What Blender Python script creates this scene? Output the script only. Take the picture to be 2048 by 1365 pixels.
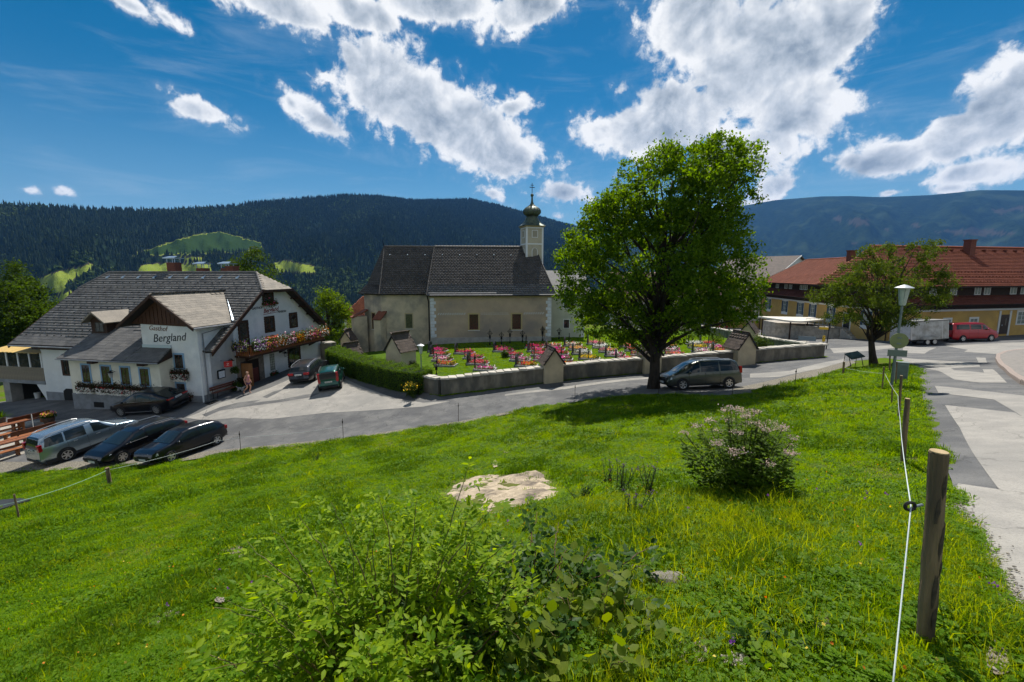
import bpy, bmesh, math, random
import numpy as np
from mathutils import Vector, Matrix, noise as mnoise
from mathutils.geometry import delaunay_2d_cdt
for o in list(bpy.data.objects): bpy.data.objects.remove(o)
SC = bpy.context.scene
COL = SC.collection
R = math.radians
# ---------------------------------------------------------------- camera
PITCH, FPX = R(8.5), 910.0            # focal length in pixels of a 2048 px wide frame
cam = bpy.data.cameras.new('camera'); cam_o = bpy.data.objects.new('camera', cam); COL.objects.link(cam_o)
cam.sensor_width = 36.0; cam.lens = 36.0 * FPX / 2048.0
cam.clip_start = 0.05; cam.clip_end = 60000
cam_o.location = (0, 0, 0); cam_o.rotation_euler = (R(90) - PITCH, 0, 0)
SC.camera = cam_o
# ---------------------------------------------------------------- light, exposure
SUN_AZ, SUN_EL = R(11.0), R(55.0)     # azimuth clockwise from +Y
SUN_STR, SKY_STR, EXPO = 5.0, 0.054, 0.45
sun = bpy.data.lights.new('sun', 'SUN'); sun.energy = SUN_STR; sun.angle = R(0.55); sun.color = (1.0, 0.955, 0.88)
sun_o = bpy.data.objects.new('sun', sun); COL.objects.link(sun_o)
sdir = Vector((math.sin(SUN_AZ) * math.cos(SUN_EL), math.cos(SUN_AZ) * math.cos(SUN_EL), math.sin(SUN_EL)))
sun_o.rotation_euler = (-sdir).to_track_quat('-Z', 'Y').to_euler(); sun_o.location = sdir * 200
SC.view_settings.view_transform = 'Standard'; SC.view_settings.look = 'None'
SC.view_settings.exposure = EXPO; SC.view_settings.gamma = 1.0
SC.view_settings.use_curve_mapping = False
SC.render.engine = 'CYCLES'
cy = SC.cycles
cy.max_bounces = 6; cy.diffuse_bounces = 2; cy.glossy_bounces = 2; cy.transmission_bounces = 3; cy.transparent_max_bounces = 6; cy.volume_bounces = 0
cy.caustics_reflective = False; cy.caustics_refractive = False
cy.use_adaptive_sampling = True; cy.adaptive_threshold = 0.02
cy.use_denoising = True
try: cy.denoiser = 'OPENIMAGEDENOISE'
except Exception: pass
cy.sample_clamp_indirect = 3.0
# ---------------------------------------------------------------- pixel <-> world (2048 x 1365 frame)
cT, sT = math.cos(PITCH), math.sin(PITCH)
def ray(u, v):
    a = (u - 1024) / FPX; b = (v - 682.5) / FPX
    return Vector((a, cT - b * sT, -sT - b * cT))
def atY(u, v, Y): r = ray(u, v); return r * (Y / r.y)
def atZ(u, v, z): r = ray(u, v); return r * (z / r.z)
def proj_np(x, y, z):
    c = y * cT - z * sT; up = y * sT + z * cT
    c = np.where(c < 0.01, 0.01, c)
    return 1024 + FPX * x / c, 682.5 - FPX * up / c
# ---------------------------------------------------------------- node helpers
def N(nt, t, **kw):
    n = nt.nodes.new(t)
    for k, v in kw.items():
        if k == 'i':
            for a, b in v.items(): n.inputs[a].default_value = b
        else: setattr(n, k, v)
    return n
def L(nt, a, b): nt.links.new(a, b)
def math_n(nt, op, a, b=None, clamp=False):
    n = N(nt, 'ShaderNodeMath', operation=op); n.use_clamp = clamp
    for i, x in enumerate((a, b)):
        if x is None: continue
        if isinstance(x, (int, float)): n.inputs[i].default_value = x
        else: L(nt, x, n.inputs[i])
    return n.outputs[0]
def mixc(nt, fac, a, b):
    n = N(nt, 'ShaderNodeMix', data_type='RGBA')
    for s, x in ((n.inputs[0], fac), (n.inputs[6], a), (n.inputs[7], b)):
        if isinstance(x, (int, float)): s.default_value = x
        elif isinstance(x, (tuple, list)): s.default_value = (*x[:3], 1)
        else: L(nt, x, s)
    return n.outputs[2]
def ramp(nt, x, stops):
    n = N(nt, 'ShaderNodeValToRGB'); cr = n.color_ramp
    while len(cr.elements) < len(stops): cr.elements.new(0.5)
    for e, (p, c) in zip(cr.elements, stops):
        e.position = p; e.color = (*c, 1) if isinstance(c, (tuple, list)) else (c, c, c, 1)
    L(nt, x, n.inputs[0]); return n.outputs[0]
def smooth(nt, x, lo, hi):
    n = N(nt, 'ShaderNodeMapRange', interpolation_type='SMOOTHSTEP'); L(nt, x, n.inputs[0])
    n.inputs[1].default_value = lo; n.inputs[2].default_value = hi; return n.outputs[0]
# ---------------------------------------------------------------- world: Nishita sky + cumulus
W = bpy.data.worlds.new('World'); SC.world = W; W.use_nodes = True
wt = W.node_tree; wt.nodes.clear()
sky = N(wt, 'ShaderNodeTexSky', sky_type='NISHITA'); sky.sun_disc = False
sky.sun_elevation = SUN_EL; sky.sun_rotation = SUN_AZ; sky.altitude = 1000; sky.air_density = 1.0; sky.dust_density = 0.25; sky.ozone_density = 2.2
hsv = N(wt, 'ShaderNodeHueSaturation', i={'Hue': 0.488, 'Saturation': 1.5, 'Value': SKY_STR * 0.98}); L(wt, sky.outputs[0], hsv.inputs['Color'])
geo = N(wt, 'ShaderNodeTexCoord'); sep = N(wt, 'ShaderNodeSeparateXYZ'); L(wt, geo.outputs['Generated'], sep.inputs[0])
az = math_n(wt, 'ARCTAN2', sep.outputs[0], sep.outputs[1]); el = math_n(wt, 'ARCSINE', sep.outputs[2])
ae = N(wt, 'ShaderNodeCombineXYZ'); L(wt, az, ae.inputs[0]); L(wt, el, ae.inputs[1])
nz1 = N(wt, 'ShaderNodeTexNoise', i={'Scale': 11.0, 'Detail': 9.0, 'Roughness': 0.6, 'Distortion': 0.25}); L(wt, ae.outputs[0], nz1.inputs['Vector'])
nz3 = N(wt, 'ShaderNodeTexNoise', i={'Scale': 34.0, 'Detail': 8.0, 'Roughness': 0.62, 'Distortion': 0.3}); L(wt, ae.outputs[0], nz3.inputs['Vector'])
nz2 = N(wt, 'ShaderNodeTexNoise', i={'Scale': 4.2, 'Detail': 6.0, 'Roughness': 0.55}); L(wt, ae.outputs[0], nz2.inputs['Vector'])
# the same relief sampled a little towards the sun gives the lit edges of the heaps
off = N(wt, 'ShaderNodeVectorMath', operation='ADD', i={1: (0.012, 0.028, 0.0)}); L(wt, ae.outputs[0], off.inputs[0])
nz1b = N(wt, 'ShaderNodeTexNoise', i={'Scale': 11.0, 'Detail': 5.0, 'Roughness': 0.55, 'Distortion': 0.25}); L(wt, off.outputs[0], nz1b.inputs['Vector'])
CLOUDS = [  # centre, radii (pixels of the photograph, turned into directions below), tilt
 (255,8,75,26,12),(330,34,50,20,25),(560,6,160,58,8),(720,26,130,56,6),(880,4,180,66,-4),(1050,16,130,66,-10),(960,86,26,22,0),
 (770,170,135,125,25),(860,220,175,110,18),(940,265,170,95,15),(990,305,140,66,10),(705,112,60,52,30),(640,240,95,36,28),(582,205,46,26,50),
 (1025,215,66,32,-10),(1000,335,80,40,0),(655,155,46,22,10),
 (1500,120,230,165,5),(1390,45,160,120,10),(1640,70,150,130,0),(1590,215,175,95,0),(1350,235,155,105,15),(1270,262,120,78,5),(1205,262,66,52,0),
 (1490,300,170,66,0),(1700,40,90,90,0),(1240,180,40,30,-20),(1025,72,22,18,0),
 (2010,225,150,105,-20),(1905,275,130,72,-12),(1785,318,150,52,-6),(2050,165,80,90,-20),(1950,345,150,36,-3),(1705,322,66,32,0),
 (985,388,48,25,12),(1125,386,78,38,5),(1545,374,80,44,-8),(1115,433,34,16,0),(1900,377,80,20,-4),(1780,386,60,16,0),
 (400,222,98,40,8),(355,212,46,22,15),(60,381,40,12,0),(125,383,26,10,0),(1480,410,70,18,0),
 (2400,60,230,160,10),(2330,330,150,60,0),(-420,120,190,130,-12),(-250,330,120,40,0)]
dens = None
for (u, v, rx, ry, rot) in CLOUDS:
    d = ray(u, v).normalized(); d2 = ray(u + rx, v).normalized(); d3 = ray(u, v + ry).normalized()
    a0, e0 = math.atan2(d.x, d.y), math.asin(d.z)
    sx = abs(math.atan2(d2.x, d2.y) - a0); sy = abs(math.asin(d3.z) - e0)
    mp = N(wt, 'ShaderNodeMapping', vector_type='TEXTURE'); L(wt, ae.outputs[0], mp.inputs[0])
    mp.inputs['Location'].default_value = (a0, e0, 0); mp.inputs['Rotation'].default_value = (0, 0, R(-rot)); mp.inputs['Scale'].default_value = (sx, sy, 1)
    ln = N(wt, 'ShaderNodeVectorMath', operation='LENGTH'); L(wt, mp.outputs[0], ln.inputs[0])
    b = math_n(wt, 'MULTIPLY', math_n(wt, 'SUBTRACT', 1.0, ln.outputs[1]), min(1.0, 0.34 + 0.66 * math.sqrt(rx * ry) / 95.0))
    if dens is None: dens = b
    else:
        sm = N(wt, 'ShaderNodeMath', operation='SMOOTH_MAX'); L(wt, dens, sm.inputs[0]); L(wt, b, sm.inputs[1]); sm.inputs[2].default_value = 0.12; dens = sm.outputs[0]
# scattered clouds everywhere else, so that the sky goes on beyond the picture
far = N(wt, 'ShaderNodeTexNoise', i={'Scale': 2.3, 'Detail': 3.0}); L(wt, geo.outputs['Generated'], far.inputs['Vector'])
behind = smooth(wt, sep.outputs[1], 0.35, -0.1)
fb = math_n(wt, 'MULTIPLY', math_n(wt, 'SUBTRACT', far.outputs[0], 0.46), 4.0)
fb = math_n(wt, 'ADD', math_n(wt, 'MULTIPLY', math_n(wt, 'ADD', fb, 3.0), behind), -3.0)
dens = math_n(wt, 'MAXIMUM', dens, fb)
dens = math_n(wt, 'ADD', dens, math_n(wt, 'MULTIPLY', smooth(wt, dens, 0.30, 0.6), 0.35))
core_ = smooth(wt, dens, 0.22, 1.15)
dn = math_n(wt, 'ADD', dens, math_n(wt, 'MULTIPLY', math_n(wt, 'SUBTRACT', nz1.outputs[0], 0.5), 1.55))
dn = math_n(wt, 'ADD', dn, math_n(wt, 'MULTIPLY', math_n(wt, 'SUBTRACT', nz3.outputs[0], 0.5), 1.5))
dn = math_n(wt, 'ADD', dn, math_n(wt, 'MULTIPLY', math_n(wt, 'SUBTRACT', nz2.outputs[0], 0.5), 0.7))
mask = smooth(wt, dn, 0.11, 0.54)
thick = smooth(wt, dn, 0.45, 1.65)
lit = math_n(wt, 'MULTIPLY', math_n(wt, 'SUBTRACT', nz1.outputs[0], nz1b.outputs[0]), 1.7)
shade = math_n(wt, 'ADD', math_n(wt, 'SUBTRACT', 0.99, math_n(wt, 'ADD', math_n(wt, 'MULTIPLY', core_, 0.27), math_n(wt, 'MULTIPLY', thick, 0.22))), lit, True)
ccol = ramp(wt, shade, [(0.0, (0.13, 0.17, 0.225)), (0.35, (0.23, 0.28, 0.34)), (0.68, (0.46, 0.50, 0.55)), (1.0, (0.74, 0.745, 0.75))])
# thin high streaks
stm = N(wt, 'ShaderNodeMapping'); L(wt, ae.outputs[0], stm.inputs[0]); stm.inputs['Rotation'].default_value = (0, 0, R(-14)); stm.inputs['Scale'].default_value = (1.6, 9.0, 1)
st = N(wt, 'ShaderNodeTexNoise', i={'Scale': 2.2, 'Detail': 7.0, 'Roughness': 0.62, 'Distortion': 0.6}); L(wt, stm.outputs[0], st.inputs['Vector'])
veil = math_n(wt, 'MULTIPLY', smooth(wt, st.outputs[0], 0.48, 0.76), 0.20)
hzn = mixc(wt, math_n(wt, 'MULTIPLY', smooth(wt, sep.outputs[2], 0.34, 0.0), 0.30), hsv.outputs[0], (0.25, 0.42, 0.56))
s1c = mixc(wt, veil, hzn, (0.42, 0.50, 0.58))
s1c = mixc(wt, math_n(wt, 'MULTIPLY', smooth(wt, dn, -0.20, 0.30), 0.10), s1c, (0.40, 0.47, 0.54))
s2c = mixc(wt, mask, s1c, ccol)
bg = N(wt, 'ShaderNodeBackground', i={'Strength': 1.0}); L(wt, s2c, bg.inputs[0])
wo = N(wt, 'ShaderNodeOutputWorld'); L(wt, bg.outputs[0], wo.inputs[0])
W.cycles.sampling_method = 'MANUAL'; W.cycles.sample_map_resolution = 512
# ---------------------------------------------------------------- materials
MATS = {}
def M(name, c, c2=None, scale=8.0, rough=0.8, bump=0.0, bscale=None, metal=0.0, spec=0.3, trans=0.0, detail=5.0, stretch=None, coat=0.0, alpha=None, lo=0.35, hi=0.65, c3=None, s3=0.6, obj=True, speck=0.0):
    if name in MATS: return MATS[name]
    m = bpy.data.materials.new(name); m.use_nodes = True; nt = m.node_tree; b = nt.nodes['Principled BSDF']
    b.inputs['Roughness'].default_value = rough; b.inputs['Metallic'].default_value = metal
    b.inputs['Specular IOR Level'].default_value = spec; b.inputs['Coat Weight'].default_value = coat; b.inputs['Coat Roughness'].default_value = 0.05
    b.inputs['Base Color'].default_value = (*c, 1)
    tc = N(nt, 'ShaderNodeTexCoord'); vec = tc.outputs['Object'] if obj else N(nt, 'ShaderNodeNewGeometry').outputs['Position']
    if stretch:
        mp = N(nt, 'ShaderNodeMapping'); mp.inputs['Scale'].default_value = stretch; L(nt, vec, mp.inputs[0]); vec = mp.outputs[0]
    col = None
    if c2:
        n = N(nt, 'ShaderNodeTexNoise', i={'Scale': scale, 'Detail': detail, 'Roughness': 0.6}); L(nt, vec, n.inputs['Vector'])
        col = mixc(nt, smooth(nt, n.outputs[0], lo, hi), c, c2)
        if c3:
            n3 = N(nt, 'ShaderNodeTexNoise', i={'Scale': s3, 'Detail': 4.0, 'Roughness': 0.6}); L(nt, vec, n3.inputs['Vector'])
            col = mixc(nt, smooth(nt, n3.outputs[0], 0.42, 0.7), col, c3)
        if speck:   # stones showing in the surface, fine cracks
            sn = N(nt, 'ShaderNodeTexNoise', i={'Scale': 38.0, 'Detail': 3.0, 'Roughness': 0.8}); L(nt, vec, sn.inputs['Vector'])
            cn = N(nt, 'ShaderNodeTexVoronoi', feature='DISTANCE_TO_EDGE', i={'Scale': 0.42}); wv_ = N(nt, 'ShaderNodeTexNoise', i={'Scale': 1.6, 'Detail': 5.0}); L(nt, vec, wv_.inputs['Vector'])
            ad = N(nt, 'ShaderNodeVectorMath', operation='MULTIPLY_ADD', i={1: (1.3, 1.3, 1.3)}); L(nt, wv_.outputs['Color'], ad.inputs[0]); L(nt, vec, ad.inputs[2]); L(nt, ad.outputs[0], cn.inputs['Vector'])
            col = mixc(nt, math_n(nt, 'MULTIPLY', smooth(nt, sn.outputs[0], 0.45, 0.7), speck), col, tuple(x * 0.45 for x in c))
            col = mixc(nt, math_n(nt, 'MULTIPLY', smooth(nt, cn.outputs['Distance'], 0.012, 0.002), 0.55), col, tuple(x * 0.4 for x in c))
        L(nt, col, b.inputs['Base Color'])
    if bump:
        n2 = N(nt, 'ShaderNodeTexNoise', i={'Scale': bscale or scale * 3, 'Detail': 4.0}); L(nt, vec, n2.inputs['Vector'])
        bp = N(nt, 'ShaderNodeBump', i={'Strength': 1.0, 'Distance': bump}); L(nt, n2.outputs[0], bp.inputs['Height']); L(nt, bp.outputs[0], b.inputs['Normal'])
    if trans:      # thin leaves let light through
        out = nt.nodes['Material Output']; t = N(nt, 'ShaderNodeBsdfTranslucent'); mx = N(nt, 'ShaderNodeMixShader', i={0: trans})
        src = col if col is not None else None
        h = N(nt, 'ShaderNodeHueSaturation', i={'Hue': 0.485, 'Saturation': 1.1, 'Value': 1.5})
        if src is not None: L(nt, src, h.inputs['Color'])
        else: h.inputs['Color'].default_value = (*c, 1)
        L(nt, h.outputs[0], t.inputs[0]); L(nt, b.outputs[0], mx.inputs[1]); L(nt, t.outputs[0], mx.inputs[2]); L(nt, mx.outputs[0], out.inputs[0])
    if alpha is not None: b.inputs['Alpha'].default_value = alpha
    MATS[name] = m; return m
def leaf_mat(name, ca, cb, trans=0.45, rough=0.55, scale=3.0):
    """leaf colour varies per leaf (random attribute stored on the faces) and in soft clumps"""
    if name in MATS: return MATS[name]
    m = bpy.data.materials.new(name); m.use_nodes = True; nt = m.node_tree; b = nt.nodes['Principled BSDF']; out = nt.nodes['Material Output']
    at = N(nt, 'ShaderNodeAttribute', attribute_name='rnd'); oi = N(nt, 'ShaderNodeObjectInfo')
    f = math_n(nt, 'FRACT', math_n(nt, 'ADD', at.outputs['Fac'], oi.outputs['Random']))
    col = mixc(nt, f, ca, cb)
    L(nt, col, b.inputs['Base Color']); b.inputs['Roughness'].default_value = rough; b.inputs['Specular IOR Level'].default_value = 0.09
    t = N(nt, 'ShaderNodeBsdfTranslucent'); h = N(nt, 'ShaderNodeHueSaturation', i={'Hue': 0.482, 'Saturation': 1.15, 'Value': 2.2}); L(nt, col, h.inputs['Color']); L(nt, h.outputs[0], t.inputs[0])
    mx = N(nt, 'ShaderNodeMixShader', i={0: trans}); L(nt, b.outputs[0], mx.inputs[1]); L(nt, t.outputs[0], mx.inputs[2]); L(nt, mx.outputs[0], out.inputs[0])
    MATS[name] = m; return m
def glass_mat(name, c=(0.02, 0.025, 0.03), rough=0.04):
    return M(name, c, rough=rough, spec=0.6)
# ---------------------------------------------------------------- object helpers
def link(o, parent=None):
    COL.objects.link(o)
    if parent is not None: o.parent = parent
    return o
def tag(o, label=None, cat=None, group=None, kind=None):
    if label: o['label'] = label
    if cat: o['category'] = cat
    if group: o['group'] = group
    if kind: o['kind'] = kind
    return o
def empty(name, loc=(0, 0, 0), rz=0.0, label=None, cat=None, group=None):
    o = bpy.data.objects.new(name, None); COL.objects.link(o); o.location = loc; o.rotation_euler = (0, 0, rz); o.empty_display_size = 0.2
    return tag(o, label, cat, group)
def mesh_np(name, verts, faces, mat=None, parent=None, smooth_=False, rnd=None):
    me = bpy.data.meshes.new(name)
    verts = np.asarray(verts, dtype=np.float32)
    if isinstance(faces, np.ndarray):
        nf, k = faces.shape
        me.vertices.add(len(verts)); me.vertices.foreach_set('co', verts.ravel())
        me.loops.add(nf * k); me.loops.foreach_set('vertex_index', faces.astype(np.int32).ravel())
        me.polygons.add(nf); me.polygons.foreach_set('loop_start', np.arange(0, nf * k, k, dtype=np.int32))
        me.update(calc_edges=True); me.validate()
    else:
        me.from_pydata([tuple(map(float, v)) for v in verts], [], faces); me.update()
    if smooth_: me.polygons.foreach_set('use_smooth', np.ones(len(me.polygons), dtype=bool))
    if rnd is not None:
        a = me.attributes.new('rnd', 'FLOAT', 'FACE'); a.data.foreach_set('value', np.asarray(rnd, dtype=np.float32))
    if mat: me.materials.append(mat)
    return link(bpy.data.objects.new(name, me), parent)
class MB:
    """collects boxes, prisms, tubes ... and links them as one mesh object"""
    def __init__(s): s.v = []; s.f = []
    def add(s, vs, fs):
        k = len(s.v); s.v += [tuple(v) for v in vs]; s.f += [tuple(i + k for i in f) for f in fs]; return s
    def box(s, x0, x1, y0, y1, z0, z1):
        return s.add([(x0,y0,z0),(x1,y0,z0),(x1,y1,z0),(x0,y1,z0),(x0,y0,z1),(x1,y0,z1),(x1,y1,z1),(x0,y1,z1)],
                     [(0,3,2,1),(4,5,6,7),(0,1,5,4),(1,2,6,5),(2,3,7,6),(3,0,4,7)])
    def hexa(s, p):  # 8 points, bottom then top, both counter-clockwise
        return s.add(p, [(0,3,2,1),(4,5,6,7),(0,1,5,4),(1,2,6,5),(2,3,7,6),(3,0,4,7)])
    def prism(s, poly, ext):  # planar polygon (3-D points) pushed along vector ext
        n = len(poly); e = Vector(ext); P = [Vector(p) for p in poly]
        return s.add(P + [p + e for p in P], [tuple(range(n))[::-1], tuple(range(n, 2 * n))] + [(i, (i + 1) % n, (i + 1) % n + n, i + n) for i in range(n)])
    def slab(s, poly, t):     # sheet with thickness t along minus its normal
        P = [Vector(p) for p in poly]; nrm = (P[1] - P[0]).cross(P[2] - P[0]).normalized()
        return s.prism(poly, -nrm * t)
    def tube(s, pts, r, n=8, cap=True):
        P = [Vector(p) for p in pts]; rs = r if isinstance(r, (list, tuple)) else [r] * len(P); vs = []; fs = []
        up = None
        for i, p in enumerate(P):
            d = (P[min(i + 1, len(P) - 1)] - P[max(i - 1, 0)]).normalized()
            if up is None: up = d.orthogonal().normalized()
            else:
                up = (up - d * up.dot(d))
                up = up.normalized() if up.length > 1e-6 else d.orthogonal().normalized()
            sd = d.cross(up)
            for k in range(n):
                a = 2 * math.pi * k / n; vs.append(p + (up * math.cos(a) + sd * math.sin(a)) * rs[i])
        for i in range(len(P) - 1):
            for k in range(n): fs.append((i*n+k, i*n+(k+1)%n, (i+1)*n+(k+1)%n, (i+1)*n+k))
        if cap: fs += [tuple(range(n))[::-1], tuple(range((len(P)-1)*n, len(P)*n))]
        return s.add(vs, fs)
    def lathe(s, prof, n=12, c=(0, 0, 0), axis='z'):
        vs = []; fs = []
        for (r, z) in prof:
            for k in range(n):
                a = 2 * math.pi * k / n; x, y = r * math.cos(a), r * math.sin(a)
                p = (x, y, z) if axis == 'z' else (x, z, y)
                vs.append((p[0] + c[0], p[1] + c[1], p[2] + c[2]))
        for i in range(len(prof) - 1):
            for k in range(n): fs.append((i*n+k, i*n+(k+1)%n, (i+1)*n+(k+1)%n, (i+1)*n+k))
        fs += [tuple(range(n))[::-1], tuple(range((len(prof)-1)*n, len(prof)*n))]
        return s.add(vs, fs)
    def blob(s, c, r, seed=0, n=2, j=0.25):
        bm = bmesh.new(); bmesh.ops.create_icosphere(bm, subdivisions=n, radius=1.0); rr = random.Random(seed)
        rx, ry, rz = r if isinstance(r, (tuple, list)) else (r, r, r)
        vs = [(c[0] + v.co.x*rx*(1+rr.uniform(-j,j)), c[1] + v.co.y*ry*(1+rr.uniform(-j,j)), c[2] + v.co.z*rz*(1+rr.uniform(-j,j))) for v in bm.verts]
        fs = [tuple(v.index for v in f.verts) for f in bm.faces]; bm.free(); return s.add(vs, fs)
    def build(s, name, mat, parent=None, smooth_=False, bevel=0.0, kind=None, label=None):
        me = bpy.data.meshes.new(name); me.from_pydata([tuple(v) for v in s.v], [], s.f); me.update()
        if smooth_: me.polygons.foreach_set('use_smooth', np.ones(len(me.polygons), dtype=bool))
        bm = bmesh.new(); bm.from_mesh(me); bmesh.ops.recalc_face_normals(bm, faces=bm.faces); bm.to_mesh(me); bm.free()
        me.materials.append(mat)
        o = link(bpy.data.objects.new(name, me), parent)
        if bevel:
            b = o.modifiers.new('bevel', 'BEVEL'); b.width = bevel; b.segments = 2; b.limit_method = 'ANGLE'; b.angle_limit = R(40)
        if kind: o['kind'] = kind
        if label: o['label'] = label
        return o
def Box(name, mat, parent, x0, x1, y0, y1, z0, z1, **kw): return MB().box(x0, x1, y0, y1, z0, z1).build(name, mat, parent, **kw)
def inst(src, name, parent, loc=(0,0,0), rot=(0,0,0), sc=(1,1,1), label=None):
    o = bpy.data.objects.new(name, src.data if hasattr(src, 'data') else src); link(o, parent); o.location = loc; o.rotation_euler = rot; o.scale = sc
    if label: o['label'] = label
    return o
def copy_tree(o, parent=None):
    c = o.copy(); COL.objects.link(c); c.parent = parent
    for ch in o.children: copy_tree(ch, c)
    return c
def text_obj(name, s, mat, parent, size, loc, rot, shear=0.0, extrude=0.004, align='LEFT', bold=0.0):
    cu = bpy.data.curves.new(name, 'FONT'); cu.body = s; cu.size = size; cu.shear = shear; cu.extrude = extrude; cu.align_x = align; cu.offset = bold
    cu.resolution_u = 3; tmp = bpy.data.objects.new(name, cu); COL.objects.link(tmp); me = bpy.data.meshes.new_from_object(tmp); bpy.data.objects.remove(tmp)
    me.materials.clear(); me.materials.append(mat); o = bpy.data.objects.new(name, me); link(o, parent); o.location = loc; o.rotation_euler = rot; return o
def scatter(name, pts, rotz, scl, protos, idx, mat=None, kind='stuff', label=None, cat=None, tilt=None, parent=None):
    """instances of the proto meshes on loose points (grass, far forest: what nobody could count)"""
    me = bpy.data.meshes.new(name); pts = np.asarray(pts, dtype=np.float32); me.vertices.add(len(pts)); me.vertices.foreach_set('co', pts.ravel())
    for nm, dat in (('rz', rotz), ('sc', scl), ('ix', idx), ('tx', tilt[0] if tilt is not None else np.zeros(len(pts))), ('ty', tilt[1] if tilt is not None else np.zeros(len(pts)))):
        a = me.attributes.new(nm, 'FLOAT', 'POINT'); a.data.foreach_set('value', np.asarray(dat, dtype=np.float32))
    o = link(bpy.data.objects.new(name, me), parent)
    ng = bpy.data.node_groups.new(name, 'GeometryNodeTree')
    ng.interface.new_socket('Geometry', in_out='INPUT', socket_type='NodeSocketGeometry'); ng.interface.new_socket('Geometry', in_out='OUTPUT', socket_type='NodeSocketGeometry')
    gi = ng.nodes.new('NodeGroupInput'); go = ng.nodes.new('NodeGroupOutput'); jn = ng.nodes.new('GeometryNodeJoinGeometry')
    def att(nm):
        n = ng.nodes.new('GeometryNodeInputNamedAttribute'); n.data_type = 'FLOAT'; n.inputs['Name'].default_value = nm; return n.outputs[0]
    cx = ng.nodes.new('ShaderNodeCombineXYZ')
    for k, nm in enumerate(('tx', 'ty', 'rz')): ng.links.new(att(nm), cx.inputs[k])
    er = ng.nodes.new('FunctionNodeEulerToRotation'); ng.links.new(cx.outputs[0], er.inputs[0])
    for k, pr in enumerate(protos):
        oi = ng.nodes.new('GeometryNodeObjectInfo'); oi.inputs['Object'].default_value = pr; oi.inputs['As Instance'].default_value = True
        ip = ng.nodes.new('GeometryNodeInstanceOnPoints'); cmp_ = ng.nodes.new('FunctionNodeCompare'); cmp_.data_type = 'FLOAT'; cmp_.operation = 'EQUAL'
        ng.links.new(att('ix'), cmp_.inputs[0]); cmp_.inputs[1].default_value = float(k); cmp_.inputs['Epsilon'].default_value = 0.1
        ng.links.new(gi.outputs[0], ip.inputs['Points']); ng.links.new(cmp_.outputs[0], ip.inputs['Selection']); ng.links.new(oi.outputs['Geometry'], ip.inputs['Instance'])
        ng.links.new(er.outputs[0], ip.inputs['Rotation']); ng.links.new(att('sc'), ip.inputs['Scale']); ng.links.new(ip.outputs[0], jn.inputs[0])
    ng.links.new(jn.outputs[0], go.inputs[0])
    md = o.modifiers.new('scatter', 'NODES'); md.node_group = ng
    tag(o, label, cat, None, kind); return o
def proto(name, verts, faces, mat, rnd=None):   # mesh object kept out of the scene, used only as the source of instances
    o = mesh_np(name, verts, faces, mat, rnd=rnd); COL.objects.unlink(o); return o
def in_poly(px, py, poly):
    px = np.asarray(px); py = np.asarray(py); c = np.zeros(px.shape, bool); n = len(poly)
    for i in range(n):
        x0, y0 = poly[i][:2]; x1, y1 = poly[(i + 1) % n][:2]
        if y0 == y1: continue
        c ^= ((y0 > py) != (y1 > py)) & (px < (x1 - x0) * (py - y0) / (y1 - y0) + x0)
    return c
rng = np.random.default_rng(7)
# ================================================================ TERRAIN
# heights are anchored on places whose distance is known (posts, cars, walls of known size)
_C = []
def cz(u, v, z): p = atZ(u, v, z); _C.append((p.x, p.y, p.z))
def cw(x, y, z): _C.append((x, y, z))
for t in [(1850,1280,-1.88),(1805,928,-2.87),(1798,833,-3.48),(1780,777,-3.72),(1749,730,-4.05),(2048,1250,-1.95),(2048,1000,-2.5),(2048,860,-3.15),
          (1990,762,-4.02),(2048,735,-4.40),(1900,722,-5.3),(1900,701,-6.4),(1900,690,-6.95),(2030,672,-7.2),(1782,680,-7.2),(1700,700,-7.4),(1600,690,-8.1),(1540,668,-9.3),(1440,657,-10.0),
          (0,948,-10.6),(281,931,-10.2),(480,903,-9.7),(690,880,-9.2),(920,845,-8.6),(1090,808,-7.9),(1190,795,-7.45),(1307,775,-6.85),(1480,785,-7.0),(1590,765,-6.55),(1680,740,-5.6),
          (407,797,-9.0),(531,767,-9.1),(593,734,-8.55),(700,752,-8.45),(846,796,-8.35),(1060,767,-7.95),(1277,745,-7.6),(1655,714,-7.15),(860,690,-7.6),(1097,678,-7.4),(890,755,-8.0),(1300,690,-7.5),
          (1015,985,-4.25),(1480,985,-3.35),(600,1000,-5.1),(300,1000,-6.5),(0,1012,-8.1),(215,972,-8.6),(0,1365,-3.6),(300,1365,-2.9),(700,1365,-2.2),(1200,1365,-1.9),(1550,1365,-1.8),
          (1600,850,-4.25),(1500,810,-5.7),(1650,780,-4.85),(1300,835,-6.0),(1100,855,-6.6),(800,925,-7.0),(500,955,-7.9),(20,930,-10.55),(60,870,-10.5),(0,805,-10.7),(130,915,-10.35),(97,802,-10.2),(330,822,-9.6)]: cz(*t)
for t in [(0,0,-1.72),(0,-8,-1.3),(12,-8,-1.0),(3,-8,-1.2),(-14,-8,-5.0),(-30,-6,-9.0),(-45,10,-11.2),(-50,30,-11.5),(-44,48,-12.5),(-26,60,-12.5),(-60,60,-17),(0,78,-9.0),(25,90,-10.4),(45,88,-10.3),(66,78,-7.4),(80,45,-6.2),(75,20,-3.6),(50,8,-1.6),(40,-8,-0.6),(80,-8,-0.5),(25,2,-1.5),(-70,0,-14),(-75,35,-16)]: cw(*t)
_C = np.array(_C); _P = _C[:, :2]; _n = len(_C)
def _tps(r2): return np.where(r2 > 1e-9, 0.5 * r2 * np.log(np.maximum(r2, 1e-9)), 0.0)
_d2 = ((_P[:, None] - _P[None]) ** 2).sum(-1)
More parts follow.
